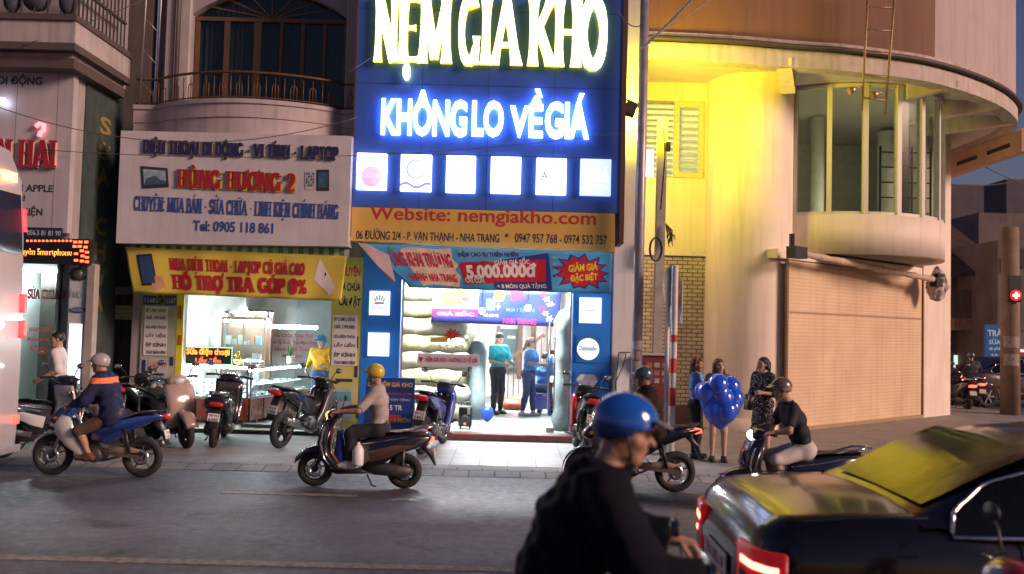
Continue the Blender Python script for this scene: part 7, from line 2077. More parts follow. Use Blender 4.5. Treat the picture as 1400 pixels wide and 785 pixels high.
def wheel(name, parent, c, Rw, tw, spokes=5, rimm=rim_dark):
    o_ = OFF.get(parent.name)
    mb = MB()
    mb.lathe([(0, -.05), (.045, -.05), (.045, .05), (0, .05)], c, 'y', 14)
    for k in range(spokes):
        a = 2 * math.pi * k / spokes + .3; p = Vector((c[0] + .03 * math.cos(a), c[1], c[2] + .03 * math.sin(a))); q = Vector((c[0] + (Rw - tw * .9) * math.cos(a), c[1], c[2] + (Rw - tw * .9) * math.sin(a)))
        mb.obox(p, q, .02, .034, up=(0, 1, 0))
    w_ = mb.build(name, rimm, parent)
    mb = MB(); n = 10
    pr = [(Rw - tw * .95 + .0, -tw * .42)] + [(Rw - tw * .5 + tw * .5 * math.cos(R(a)), tw * .5 * math.sin(R(a))) for a in range(-100, 101, 20)] + [(Rw - tw * .95, tw * .42)]
    mb.lathe(pr + [pr[0]], c, 'y', 32); mb.build('tyre', rubber, w_)
    mb = MB(); r0 = Rw - tw * .92; mb.lathe([(r0, -tw * .4), (r0 - .012, -tw * .3), (r0 - .022, 0), (r0 - .012, tw * .3), (r0, tw * .4), (r0, -tw * .4)], c, 'y', 32); mb.build('rim', rimm, w_)
    mb = MB(); mb.lathe([(.05, .06), (.11, .06), (.11, .066), (.05, .066), (.05, .06)], c, 'y', 24); mb.build('brake_disc', steel, w_)
    return w_
_plate_i = [0]
def bike(style, label, loc, rz, body, accent=None, lower=None, seat=seat_m, rimm=rim_dark, on=False, tail_on=False, steer=0.0, group=None, lean=0.0, mirrors=True, plate="79 N1\n234.56", plain=False, headmat=None, sc=1.0):
    acc = accent or body; low = lower or black
    t = thing('motorbike' if style == 'sport' else 'scooter', label, 'motorbike' if style == 'sport' else 'scooter', loc, rz, group, local=True)
    t.rotation_euler = (lean, 0, rz); t.scale = (sc, sc, sc)
    def P_(name, fn, mat, parent=t):
        mb = MB(); fn(mb); return mb.build(name, mat, parent)
    sport = style == 'sport'
    Rw, wb = (.29, .64) if sport else (.245, .62)
    tw = .095 if sport else .1
    wheel('rear_wheel', t, (-wb, 0, Rw), Rw, tw * 1.1, rimm=rimm)
    fwl = wheel('front_wheel', t, (wb, 0, Rw), Rw, tw, rimm=rimm)
    P_('fork', lambda m: [m.tube([(wb, s * .075, Rw), (wb - .12, s * .075, Rw + .27), (wb - .25, s * .06, Rw + .55)], [.02, .024, .026], 8) for s in (-1, 1)], bk_chrome if sport else bk_engine)
    if sport:
        def fend(m):
            secs = []
            for k in range(13):
                a = R(5 + 150 * k / 12); r_ = Rw + .028
                secs.append([(wb + r_ * math.cos(a), y, Rw + r_ * math.sin(a) + dz) for y, dz in ((-.06, -.02), (-.045, .008), (.045, .008), (.06, -.02), (.045, -.004), (-.045, -.004))])
            m.loft(secs)
        P_('front_fender', fend, acc)
        P_('headlight_cowl', lambda m: m.pillow([(.30, .98), (.42, 1.03), (.54, .97), (.66, .84), (.68, .77), (.60, .72), (.48, .76), (.36, .86)], -.125, .125, .05), body)
        P_('headlight', lambda m: m.pillow([(.60, .90), (.675, .835), (.69, .785), (.63, .77), (.58, .83)], -.085, .085, .03), lens_on if on else lens_clear)
        for s in (-1, 1):
            P_('side_fairing', lambda m: m.pillow([(.47, .88), (.57, .74), (.55, .60), (.40, .44), (.20, .30), (.06, .27), (.10, .40), (.22, .52), (.30, .70), (.36, .84)], s * .10 if s > 0 else -.175, s * .175 if s > 0 else -.10, .025), acc)
            P_('winker', lambda m: m.ell((.56, s * .13, .82), (.05, .02, .03), 10, 6), lens_amber if on else M('lens_amber_off', (.5, .22, .04), .2))
        P_('centre_spine', lambda m: m.pillow([(.40, .84), (.30, .66), (.06, .60), (-.1, .66), (-.1, .5), (.1, .44), (.36, .56)], -.085, .085, .03), low)
        for s in (-1, 1):
            P_('side_panel', lambda m: m.pillow([(.06, .68), (.04, .52), (-.2, .50), (-.46, .66), (-.90, .84), (-.97, .90), (-.6, .88), (-.2, .78)], .05 if s > 0 else -.14, .14 if s > 0 else -.05, .03), body)
        P_('seat', lambda m: m.pillow([(.08, .70), (-.12, .75), (-.35, .79), (-.55, .86), (-.86, .92), (-.90, .95), (-.60, .945), (-.42, .855), (-.12, .80), (.05, .775)], -.125, .125, .045), seat)
        P_('grab_rail', lambda m: m.tube([(-.62, .12, .90), (-.86, .13, .95), (-.97, .06, .97), (-.97, -.06, .97), (-.86, -.13, .95), (-.62, -.12, .90)], .012, 6), metal_dark)
        tl = (-.965, .885); rf = [(-.84, .84), (-.94, .70), (-1.01, .47), (-.99, .46), (-.90, .66), (-.76, .78)]; pl = ((-.985, .62), .12)
        P_('engine', lambda m: (m.ell((.05, 0, .34), (.18, .13, .13), 16, 10), m.pillow([(.1, .42), (.32, .50), (.36, .40), (.16, .28)], -.07, .07, .01), m.lathe([(0, -.17), (.09, -.16), (.11, -.13), (.11, .13), (.09, .15), (0, .16)], (.0, 0, .32), 'y', 18)), bk_engine)
        P_('exhaust', lambda m: (m.tube([(.26, -.05, .34), (.22, -.10, .22), (.0, -.14, .20), (-.2, -.155, .25), (-.34, -.165, .31)], .02, 8), m.tube([(-.32, -.165, .30), (-.38, -.17, .325), (-.84, -.185, .47), (-.88, -.187, .48)], [.03, .052, .058, .04], 12)), M('exhaust_grey', (.25, .24, .23), .35, .8))
        P_('exhaust_guard', lambda m: m.pillow([(-.42, .40), (-.76, .52), (-.78, .46), (-.44, .34)], -.25, -.235, .005), bk_chrome)
        P_('swingarm', lambda m: [m.obox((-.08, s * .1, .36), (-wb - .04, s * .1, Rw), .03, .05) for s in (-1, 1)], M('swing_brown', (.24, .20, .17), .4, .7))
        P_('foot_peg', lambda m: (m.tube([(.06, -.27, .27), (.06, .27, .27)], .014, 6), m.tube([(-.26, -.24, .42), (-.26, .24, .42)], .012, 6), m.obox((.16, .12, .25), (.08, .12, .26), .02, .02)), metal_dark)
        P_('chain_guard', lambda m: m.pillow([(.0, .42), (-.5, .44), (-.66, .40), (-.6, .36), (-.1, .34)], .11, .125, .005), M('guard_tan', (.30, .22, .16), .45))
        hb = (.28, 1.0)
        P_('shock', lambda m: [m.tube([(-.5, s * .13, .36), (-.42, s * .13, .70)], .024, 8) for s in (-1, 1)], metal_dark)
    else:
        P_('front_fender', lambda m: m.pillow([(.33, .40), (.44, .53), (.60, .575), (.76, .53), (.89, .40), (.90, .34), (.80, .44), (.62, .505), (.48, .45), (.40, .34)], -.09, .09, .035), body)
        P_('leg_shield', lambda m: m.pillow([(.36, .98), (.47, .95), (.55, .78), (.585, .62), (.55, .46), (.42, .30), (.30, .24), (.28, .29), (.42, .46), (.45, .64), (.40, .80), (.30, .96)], -.21, .21, .05), body)
        P_('inner_shield', lambda m: m.pillow([(.345, .93), (.40, .80), (.44, .64), (.41, .46), (.28, .30), (.26, .34), (.37, .5), (.39, .64), (.35, .8), (.30, .92)], -.18, .18, .03), acc)
        P_('shield_trim', lambda m: [m.tube([(.38, s * .17, .97), (.47, s * .205, .82), (.52, s * .212, .62), (.46, s * .21, .42), (.34, s * .19, .275)], .014, 6) for s in (-1, 1)], bk_chrome)
        P_('floorboard', lambda m: m.pillow([(.40, .29), (-.02, .29), (-.12, .25), (-.1, .21), (.30, .19), (.42, .24)], -.17, .17, .02), low)
        P_('rear_body', lambda m: m.pillow([(.0, .66), (-.03, .30), (-.22, .27), (-.42, .40), (-.60, .50), (-.92, .60), (-1.0, .70), (-.95, .79), (-.6, .78), (-.2, .72)], -.175, .175, .06), body)
        P_('side_panel', lambda m: [m.pillow([(-.12, .52), (-.16, .36), (-.36, .42), (-.62, .54), (-.80, .62), (-.5, .62)], .13 if s > 0 else -.185, .185 if s > 0 else -.13, .03) for s in (-1, 1)], acc)
        P_('body_trim', lambda m: [m.tube([(-.02, s * .165, .62), (-.3, s * .178, .66), (-.7, s * .165, .74), (-.92, s * .12, .77)], .010, 6) for s in (-1, 1)], bk_chrome)
        P_('seat', lambda m: m.pillow([(.03, .68), (-.02, .745), (-.20, .765), (-.42, .76), (-.56, .81), (-.86, .83), (-.92, .79), (-.5, .74), (-.1, .70)], -.15, .15, .05), seat)
        P_('grab_rail', lambda m: m.tube([(-.6, .13, .79), (-.88, .14, .86), (-1.04, .08, .87), (-1.04, -.08, .87), (-.88, -.14, .86), (-.6, -.13, .79)], .016, 6), bk_chrome)
        P_('handlebar_cowl', lambda m: m.pillow([(.24, 1.0), (.30, 1.06), (.40, 1.075), (.47, 1.02), (.46, .95), (.38, .92), (.28, .95)], -.15, .15, .06), body)
        P_('headlight', lambda m: m.ell((.45, 0, .99), (.05, .085, .055), 16, 10), headmat or (lens_on if on else lens_clear))
        for s in (-1, 1): P_('winker', lambda m: m.ell((.535, s * .14, .60), (.035, .045, .03), 10, 6), lens_blue if on else M('lens_amber_off', (.5, .22, .04), .2))
        tl = (-.985, .70); rf = [(-.90, .62), (-1.0, .52), (-1.06, .34), (-1.04, .33), (-.94, .48), (-.82, .58)]; pl = ((-1.045, .50), .11)
        P_('engine', lambda m: (m.pillow([(-.1, .34), (-.2, .2), (-.62, .17), (-.76, .24), (-.7, .33), (-.4, .36)], .05, .16, .03), m.ell((-.15, 0, .3), (.14, .12, .1), 14, 8)), bk_engine)
        P_('exhaust', lambda m: (m.tube([(-.1, -.08, .2), (-.25, -.13, .19), (-.34, -.16, .24)], .02, 8), m.tube([(-.32, -.17, .24), (-.38, -.17, .25), (-.78, -.18, .34), (-.81, -.18, .345)], [.035, .06, .062, .04], 12)), M('exhaust_dark', (.06, .055, .05), .4, .7))
        P_('exhaust_guard', lambda m: m.pillow([(-.40, .34), (-.74, .415), (-.76, .35), (-.42, .27)], -.255, -.24, .005), metal_grey)
        P_('swingarm', lambda m: m.obox((-.3, -.11, .28), (-wb, -.11, Rw), .03, .05), metal_dark)
        P_('shock', lambda m: m.tube([(-.6, .13, .3), (-.62, .13, .56)], .026, 8), bk_engine)
        P_('stand', lambda m: m.tube([(-.12, .12, .2), (-.2, .16, .06), (-.26, .17, .05)], .012, 6), metal_dark)
        hb = (.30, 1.02)
    P_('tail_light', lambda m: m.pillow([(tl[0] + .05, tl[1] + .03), (tl[0] - .035, tl[1] + .012), (tl[0] - .04, tl[1] - .035), (tl[0] + .05, tl[1] - .06)], -.10, .10, .03), lens_red_on if tail_on else lens_red)
    rfo = P_('rear_fender', lambda m: m.pillow(rf, -.07, .07, .01), black)
    (px_, pz_), ph = pl
    po = P_('number_plate', lambda m: m.obox((px_ - .012, 0, pz_ - ph / 2), (px_ + .02, 0, pz_ + ph / 2), .17, .006, up=(1, 0, 0)), plate_m, rfo)
    if not plain:
        mb = MB()
        for li, ln in enumerate(plate.split("\n")):
            text_into(mb, ln, -.07, .07, pz_ + .005 - li * .055, pz_ + .045 - li * .055, 0, 0, .02, fn=lambda X, Y, Z: (px_ - .012 + .032 * ((Z - pz_ + ph / 2) / ph) - .010, -X, Z))
        mb.build('plate_lettering', plate_ink, po)
    # handlebar, grips, levers, mirrors
    q = P_('handlebar', lambda m: m.tube([(hb[0] - .06, -.34, hb[1]), (hb[0], -.2, hb[1] + .015), (hb[0] + .04, 0, hb[1] - .02), (hb[0], .2, hb[1] + .015), (hb[0] - .06, .34, hb[1])], .013, 8), metal_dark)
    for s in (-1, 1):
        mb = MB(); mb.tube([(hb[0] - .065, s * .36, hb[1]), (hb[0] - .018, s * .235, hb[1] + .012)], .019, 10); mb.build('grip', rubber, q)
        mb = MB(); mb.tube([(hb[0] + .03, s * .18, hb[1] + .005), (hb[0] + .03, s * .33, hb[1] - .005)], .007, 6); mb.build('lever', bk_chrome, q)
        if mirrors:
            m_ = P_('mirror', lambda m: (m.tube([(hb[0] + .01, s * .2, hb[1] + .01), (hb[0] - .0, s * .26, hb[1] + .13), (hb[0] - .01, s * .31, hb[1] + .17)], .007, 6), m.ell((hb[0] - .01, s * .33, hb[1] + .19), (.018, .065, .042), 12, 8)), black)
            mb = MB(); mb.ell((hb[0] - .022, s * .33, hb[1] + .19), (.008, .056, .035), 12, 8); mb.build('mirror_glass', bk_chrome, m_)
    P_('brake_cable', lambda m: [m.tube([(hb[0] + .0, s * .2, hb[1] + .01), (hb[0] + .12, s * .13, hb[1] - .10), (hb[0] + .16, s * .085, hb[1] - .32), (wb - .12, s * .085, Rw + .25)], .006, 5) for s in (-1, 1)], black)
    P_('dashboard', lambda m: m.pillow([(hb[0] + .0, hb[1] - .04), (hb[0] + .02, hb[1] + .03), (hb[0] + .10, hb[1] + .05), (hb[0] + .14, hb[1] - .02)], -.1, .1, .02), black)
    return t
# ================================================================== TRAFFIC AND PEOPLE
def gpos(px, Y, z=0.0):
    return (PX(px, 640, Y).x, Y, z)
RIGHT, LEFT = 0.0, math.pi
# --- rider on the blue and white motorbike, at the left
p = gpos(133, 11.0); 
bike('sport', "blue and white motorbike ridden left by the man in navy jacket", p, LEFT, paint('blue', (.02, .06, .30)), paint('white', (.55, .53, .53)), rimm=M('rim_grey', (.12, .115, .12), .35, .7), tail_on=False, sc=.87)
J = ride(.95, .67, -.18, .13, (.26, .27, .88), (.18, .15, .57), (.05, .14, .29))
nav = M('cloth_navy', (.018, .022, .07), .8, var=.3, scale=9, spec=.2); org = M('cloth_orange', (.75, .20, .06), .7, var=.1)
pr1 = person("man in navy jacket with orange shoulder band riding blue and white motorbike", J, p, LEFT, 'tan', nav, 1.95, 'jacket', M('trouser_brown', (.10, .055, .045), .8, var=.25), 1.15, M('sandal_brown', (.12, .05, .03), .6), 'short', None,
       ([M('helmet_grey', (.36, .34, .33), .3, var=.15, coat=.5)], 0), topmat2=(org, lambda c, g, k: (np.abs((c - g['shL']) @ A3((0, 0, 1)) - .005) < .032) & (c[:, 0] < g['shL'][0] + .1)))
# --- scooter rider in the middle
p = gpos(492, 10.7)
bike('scooter', "black scooter with chrome trim ridden past the mattress shop", p, LEFT, paint('black', (.012, .012, .02)), paint('brown', (.12, .06, .035)), seat=M('seat_mauve', (.22, .13, .12), .4, var=.2), on=True, tail_on=True, headmat=lens_amber, rimm=rim_dark, sc=.87)
J = ride(.95, .64, -.24, .05, (.27, .27, .90), (.10, .15, .66), (.12, .12, .32), headdir=(1, -.35, -.1))
pr2 = person("scooter rider in grey shirt and yellow helmet with a face mask", J, p, LEFT, 'tan', M('shirt_grey', (.38, .33, .31), .8, var=.2, scale=8), .95, 'shirt', M('trouser_black', (.015, .015, .02), .8, var=.3), 1.95, M('shoe_white', (.6, .58, .58), .6), 'short', None,
       ([M('helmet_yellow', (.62, .46, .05), .3, var=.1, coat=.5)], 0), mask=M('mask_grey', (.3, .28, .3), .8))
t = jug = thing('plastic_jug', "white plastic jug hanging between scooter rider's leg and the floorboard", 'jug', (0, 0, 0), LEFT, local=True); t.location = p
mb = MB(); mb.lathe([(0, 0), (.075, .0), (.08, .03), (.08, .20), (.05, .26), (.025, .28), (.025, .31), (0, .31)], (0, .19, .33), 'z', 18); mb.build('body', M('jug_white', (.72, .71, .7), .4, var=.05), t)
mb = MB(); mb.tube([(.05, .19, .56), (.09, .19, .62), (.10, .19, .52)], .012, 6); mb.build('handle', M('jug_white', (.72, .71, .7), .4), t)
mb = MB(); mb.pillow([(.22, .80), (.30, .78), (.34, .42), (.30, .34), (.20, .36)], .02, .17, .03); o = mb.build('cloth_bag', M('bag_blue', (.02, .05, .30), .7, var=.2)); o.location = p; o.rotation_euler = (0, 0, LEFT)
tag(o, "blue cloth bag hung behind the leg shield of the black scooter", 'bag')
# --- rider in dark clothes behind the foreground rider
p = gpos(861, 10.9)
bike('sport', "dark motorbike ridden past the striped pole, red tail lamp lit", p, LEFT, paint('black', (.012, .012, .02)), paint('graphite', (.05, .045, .045)), rimm=M('rim_bright', (.3, .28, .26), .3, .9), tail_on=True, sc=.87)
J = ride(.97, .67, -.31, .10, (.26, .27, .88), (.12, .15, .57), (.0, .14, .29))
pr3 = person("rider in brown jacket and dark helmet before the red cabinet", J, p, LEFT, 'dark', M('cloth_umber', (.028, .016, .013), .8, var=.3, spec=.2), 1.95, 'jacket', M('trouser_dark', (.02, .018, .02), .8), 1.95, black, 'short', None, ([M('helmet_slate', (.05, .07, .10), .25, var=.15, coat=.6)], 0))
# --- rider coming left with the headlamp on
p = gpos(1075, 9.75)
bike('scooter', "dark scooter with bright white headlamp ridden by the man in black", p, LEFT, paint('dark_blue', (.02, .02, .04)), paint('graphite', (.05, .045, .045)), on=True, headmat=EM('headlamp_white', (1.0, .92, .8), 26), sc=.87)
J = ride(.96, .64, -.20, .17, (.27, .26, .89), (.16, .16, .61), (.10, .14, .29), headdir=(1, .05, -.12))
pr4 = person("man in black t-shirt and pale shorts riding the scooter with lit headlamp", J, p, LEFT, 'tan', M('tee_black', (.012, .013, .025), .8, var=.3), .85, 'shirt', M('shorts_pale', (.60, .55, .53), .8, var=.15), 1.02, None, 'short', None, ([M('helmet_brown', (.10, .075, .07), .3, var=.2, coat=.5), M('helmet_trim', (.25, .2, .2), .4)], 0))
for o in (jug, D.objects['cloth_bag']): o.scale = (.88, .88, .88)
# --- foreground rider with the blue helmet
p = (PX(800, 700, 3.3).x + .13, 3.3, 0)
bike('sport', "dark motorbike under the rider in the shiny blue half helmet", p, RIGHT, paint('black', (.012, .012, .02)), paint('violet', (.12, .11, .3)), on=False)
J = ride(1.08, .81, -.31, .21, (.30, .31, 1.12), (.10, .17, .68), (.0, .15, .33), headdir=(1, -.1, -.16))
person("rider in dark jacket and shiny blue half helmet, closest to the camera", J, p, RIGHT, 'tan', M('jacket_black', (.007, .007, .013), .85, var=.5, scale=7, bump=.6, bscale=18, spec=.12), 1.93, 'jacket', M('trouser_dark', (.02, .018, .02), .8), 1.95, black, 'short', None,
       ([M('helmet_blue', (.01, .10, .50), .15, var=.08, coat=1.0), M('helmet_blue_dark', (.01, .045, .2), .3, coat=.5)], 0), h=.014, bulk=.02)
# --- scooters that only just enter the picture
bike('scooter', "scooter entering at the left picture edge on the near lane", (PX(14, 700, 5.2).x - .93, 5.2, 0), RIGHT, paint('plum', (.03, .02, .03)), None, plain=True)
bike('scooter', "red scooter in front of the black car's door", (PX(1362, 700, 3.7).x + .45, 3.7, 0), LEFT, paint('red', (.42, .02, .03)), paint('red_dark', (.2, .015, .02)), plain=True)

# --- parked motorbikes
G = 'motorbikes parked before the shops'
U = R(90)
bike('scooter', "black and white scooter parked before the leftmost phone shop", gpos(56, 12.45, PAV), R(70), paint('black', (.012, .012, .02)), paint('white', (.55, .53, .53)), group=G)
bike('sport', "dark motorbike parked right behind the navy jacket rider's back", gpos(190, 13.7, PAV), R(98), paint('black', (.012, .012, .02)), paint('silver', (.3, .31, .34)), group=G, lean=R(-6))
bike('scooter', "pink-cream scooter parked nose to the right beside the LED counter", gpos(232, 13.6, PAV), R(-48), paint('cream_pink', (.36, .26, .22)), paint('black', (.012, .012, .02)), group=G, lean=R(5))
bike('scooter', "black scooter with red tail seen from behind before the LED sign", gpos(297, 13.9, PAV), R(101), paint('black', (.012, .012, .02)), paint('graphite', (.05, .045, .045)), group=G, lean=R(6), plate="79 H1\n6305")
bike('sport', "black motorbike with pale stripe parked before the man in yellow", gpos(412, 14.0, PAV), R(72), paint('black', (.012, .012, .02)), paint('graphite', (.05, .045, .045)), group=G, lean=R(6), plate="79 N1\n1788")
bike('sport', "violet blue motorbike parked beside the sandwich board", gpos(590, 13.75, PAV), R(80), paint('violet_blue', (.04, .05, .26)), paint('violet_blue', (.04, .05, .26)), group=G, lean=R(5), plate="79 C1\n0452")
bike('sport', "motorbike with white number plate parked at the right end of the red step", gpos(792, 13.8, PAV), R(92), paint('black', (.012, .012, .02)), paint('red', (.42, .02, .03)), group=G, lean=R(6), plate="79 V5\n112")

# --- people in and before the shops
man_y = gpos(437, 17.0, .12)
J = stand(1.58, elL=(.06, .26, 1.04), wrL=(.22, .16, 1.02), elR=(-.05, -.25, 1.06), wrR=(.12, -.24, .95), headdir=(1, -.1, -.15))
pm = person("man in yellow jumper and blue cap standing in the phone shop", J, gpos(434, 17.0, .12), R(-100), 'light', M('jumper_yellow', (.72, .36, .02), .8, var=.15), 1.9, 'shirt', M('jeans_blue', (.04, .08, .2), .8, var=.2), 1.95, black, 'short', None, ([M('cap_blue', (.03, .12, .32), .6)], 0))
J = stand(1.66, elL=(.10, .27, 1.08), wrL=(.30, .16, 1.06), elR=(.08, -.26, 1.08), wrR=(.28, -.12, 1.04), headdir=(1, 0, -.6), lean=.04)
person("man in teal polo and black trousers holding a blue balloon", J, gpos(677, 18.2, SHOPZ), R(-48), 'light', M('polo_teal', (.02, .33, .38), .75, var=.1), .9, 'shirt', M('trouser_black', (.015, .015, .02), .8), 1.97, black, 'short')
J = stand(1.58, elL=(.14, .22, 1.05), wrL=(.36, .10, 1.02), elR=(.12, -.24, 1.06), wrR=(.36, -.06, 1.06), headdir=(1, 0, -.35), fem=True, lean=.10, step=.08)
person("woman in light blue polo and navy trousers reaching to the seated worker", J, gpos(719, 18.0, SHOPZ), R(-25), 'light', M('polo_blue', (.10, .30, .70), .75, var=.1), .8, 'shirt', M('trouser_navy', (.02, .03, .09), .8), 1.9, M('shoe_white', (.6, .58, .58), .6), 'tail', hair_brown, fem=True, collar=M('collar_cream', (.7, .65, .5), .7))
J = stand(1.6); J.update(pelvis=(0, 0, .53), chest=(.10, 0, .86), neck=(.15, 0, 1.03), head=(.20, 0, 1.16), shL=(.13, .18, .97), shR=(.13, -.18, .97), hipL=(.0, .09, .52), hipR=(0, -.09, .52), knL=(.40, .14, .50), knR=(.40, -.14, .50), anL=(.36, .14, .08), anR=(.36, -.14, .08), elL=(.30, .22, .80), wrL=(.45, .10, .86), elR=(.3, -.22, .8), wrR=(.45, -.1, .86), hd=(1, 0, -.4))
c = PX(741, 566, 18.3); person("worker in light blue shirt seated with back turned on the stool", J, (c.x, 18.3, SHOPZ), R(75), 'tan', M('polo_blue', (.10, .30, .70), .75), .85, 'shirt', M('trouser_navy', (.02, .03, .09), .8), 1.95, black, 'short', fem=True)
J = stand(1.68, elL=(-.06, .28, 1.12), wrL=(.16, .30, 1.0), elR=(.1, -.24, 1.08), wrR=(.22, -.08, 1.30), step=.10, headdir=(1, .25, -.1), lean=.05)
person("man in white shirt standing before the leftmost phone shop's shelves", J, gpos(74, 13.25, PAV), R(-165), 'tan', M('shirt_white', (.62, .58, .60), .8, var=.12), 1.2, 'shirt', M('trouser_black', (.015, .015, .02), .8), 1.95, black, 'short')
# women at the corner
J = stand(1.52, elL=(-.02, .22, .98), wrL=(.18, .12, .93), elR=(.02, -.22, .98), wrR=(.22, -.1, .92), headdir=(1, -.1, -.05), fem=True)
w1 = person("woman in blue polo with red hairband talking to the balloon woman", J, gpos(950, 13.5, PAV), R(-25), 'tan', M('polo_sky', (.12, .28, .62), .75, var=.1), .8, 'shirt', M('trouser_black', (.015, .015, .02), .8), 1.95, black, 'bob', None, fem=True)
c_ = A3(J['head']); mb = MB(); mb.tube([(c_[0] + .09 * math.cos(R(a)) * .3 - .0, c_[1] + .092 * math.sin(R(a)), c_[2] + .035 + .098 * math.cos(R(a))) for a in range(-100, 101, 20)], .012, 6); mb.build('hairband', M('band_red', (.5, .05, .05), .6), w1)
J = stand(1.52, elL=(.10, .23, .98), wrL=(.28, .13, 1.0), elR=(.10, -.23, .98), wrR=(.28, -.13, 1.0), headdir=(1, .3, 0), fem=True)
wb_pos = gpos(981, 13.2, PAV)
person("long-haired woman in shorts holding a bunch of blue balloons", J, wb_pos, R(-95), 'light', M('shirt_denim', (.10, .13, .25), .75, var=.2), .85, 'shirt', M('shorts_denim', (.06, .07, .12), .8, var=.2), .62, black, 'long', hair_brown, fem=True)
s_ = 1200 / 12.75
bl = [(967, 536, 14), (982, 526, 15), (998, 529, 15), (972, 550, 16), (988, 545, 17), (1003, 545, 15), (977, 562, 16), (993, 561, 16), (985, 571, 14), (960, 535, 12), (1001, 557, 12), (985, 537, 13)]
rel = ["at the upper left", "at the top", "at the upper right", "at the left middle", "at the centre", "at the right middle", "at the lower left", "at the lower right", "at the bottom", "at the far left", "low at the right", "half hidden near the top"]
for (px, py, r_), rl_ in zip(bl, rel):
    Yq_ = 12.78 + .06 * ((px * 7 + py) % 4) - .02
    c = PX(px, py, Yq_)
    balloon(tuple(c), r_ / s_ * .95, "royal blue balloon %s of the bunch held by the long-haired woman" % rl_, 'bunch of blue balloons', bal_blue, 1.08)
J = stand(1.55, elL=(.02, .22, 1.0), wrL=(.18, .12, 1.02), elR=(-.03, -.22, 1.0), wrR=(.08, -.22, .84), headdir=(1, -.35, .05), fem=True)
dots_m = M('dress_dots', (.012, .011, .012), .8, var=.2)
def _dots():
    nt = dots_m.node_tree; b = nt.nodes['Principled BSDF']
    tc = nt.nodes.new('ShaderNodeTexCoord'); v = nt.nodes.new('ShaderNodeTexVoronoi'); v.inputs['Scale'].default_value = 34; nt.links.new(tc.outputs['Object'], v.inputs['Vector'])
    lt = nt.nodes.new('ShaderNodeMath'); lt.operation = 'LESS_THAN'; lt.inputs[1].default_value = .26; nt.links.new(v.outputs['Distance'], lt.inputs[0])
    mx = nt.nodes.new('ShaderNodeMix'); mx.data_type = 'RGBA'; mx.inputs[6].default_value = (.012, .011, .012, 1); mx.inputs[7].default_value = (.55, .5, .46, 1)
    nt.links.new(lt.outputs[0], mx.inputs[0]); nt.links.new(mx.outputs[2], b.inputs['Base Color'])
_dots()
wd = person("woman in black dotted dress with a shoulder bag by the round column", J, gpos(1042, 13.6, PAV), R(-140), 'light', dots_m, 1.3, 'shirt', None, 1.9, black, 'tail', None, fem=True, dress=(dots_m, .45))
mb = MB(); mb.pillow([(-.22, .95), (-.02, .97), (.0, .72), (-.24, .70)], -.36, -.24, .03); mb.tube([(-.1, -.3, .95), (-.08, -.2, 1.25), (-.02, -.12, 1.40)], .012, 6); mb.build('shoulder_bag', M('bag_black', (.03, .022, .02), .5), wd)

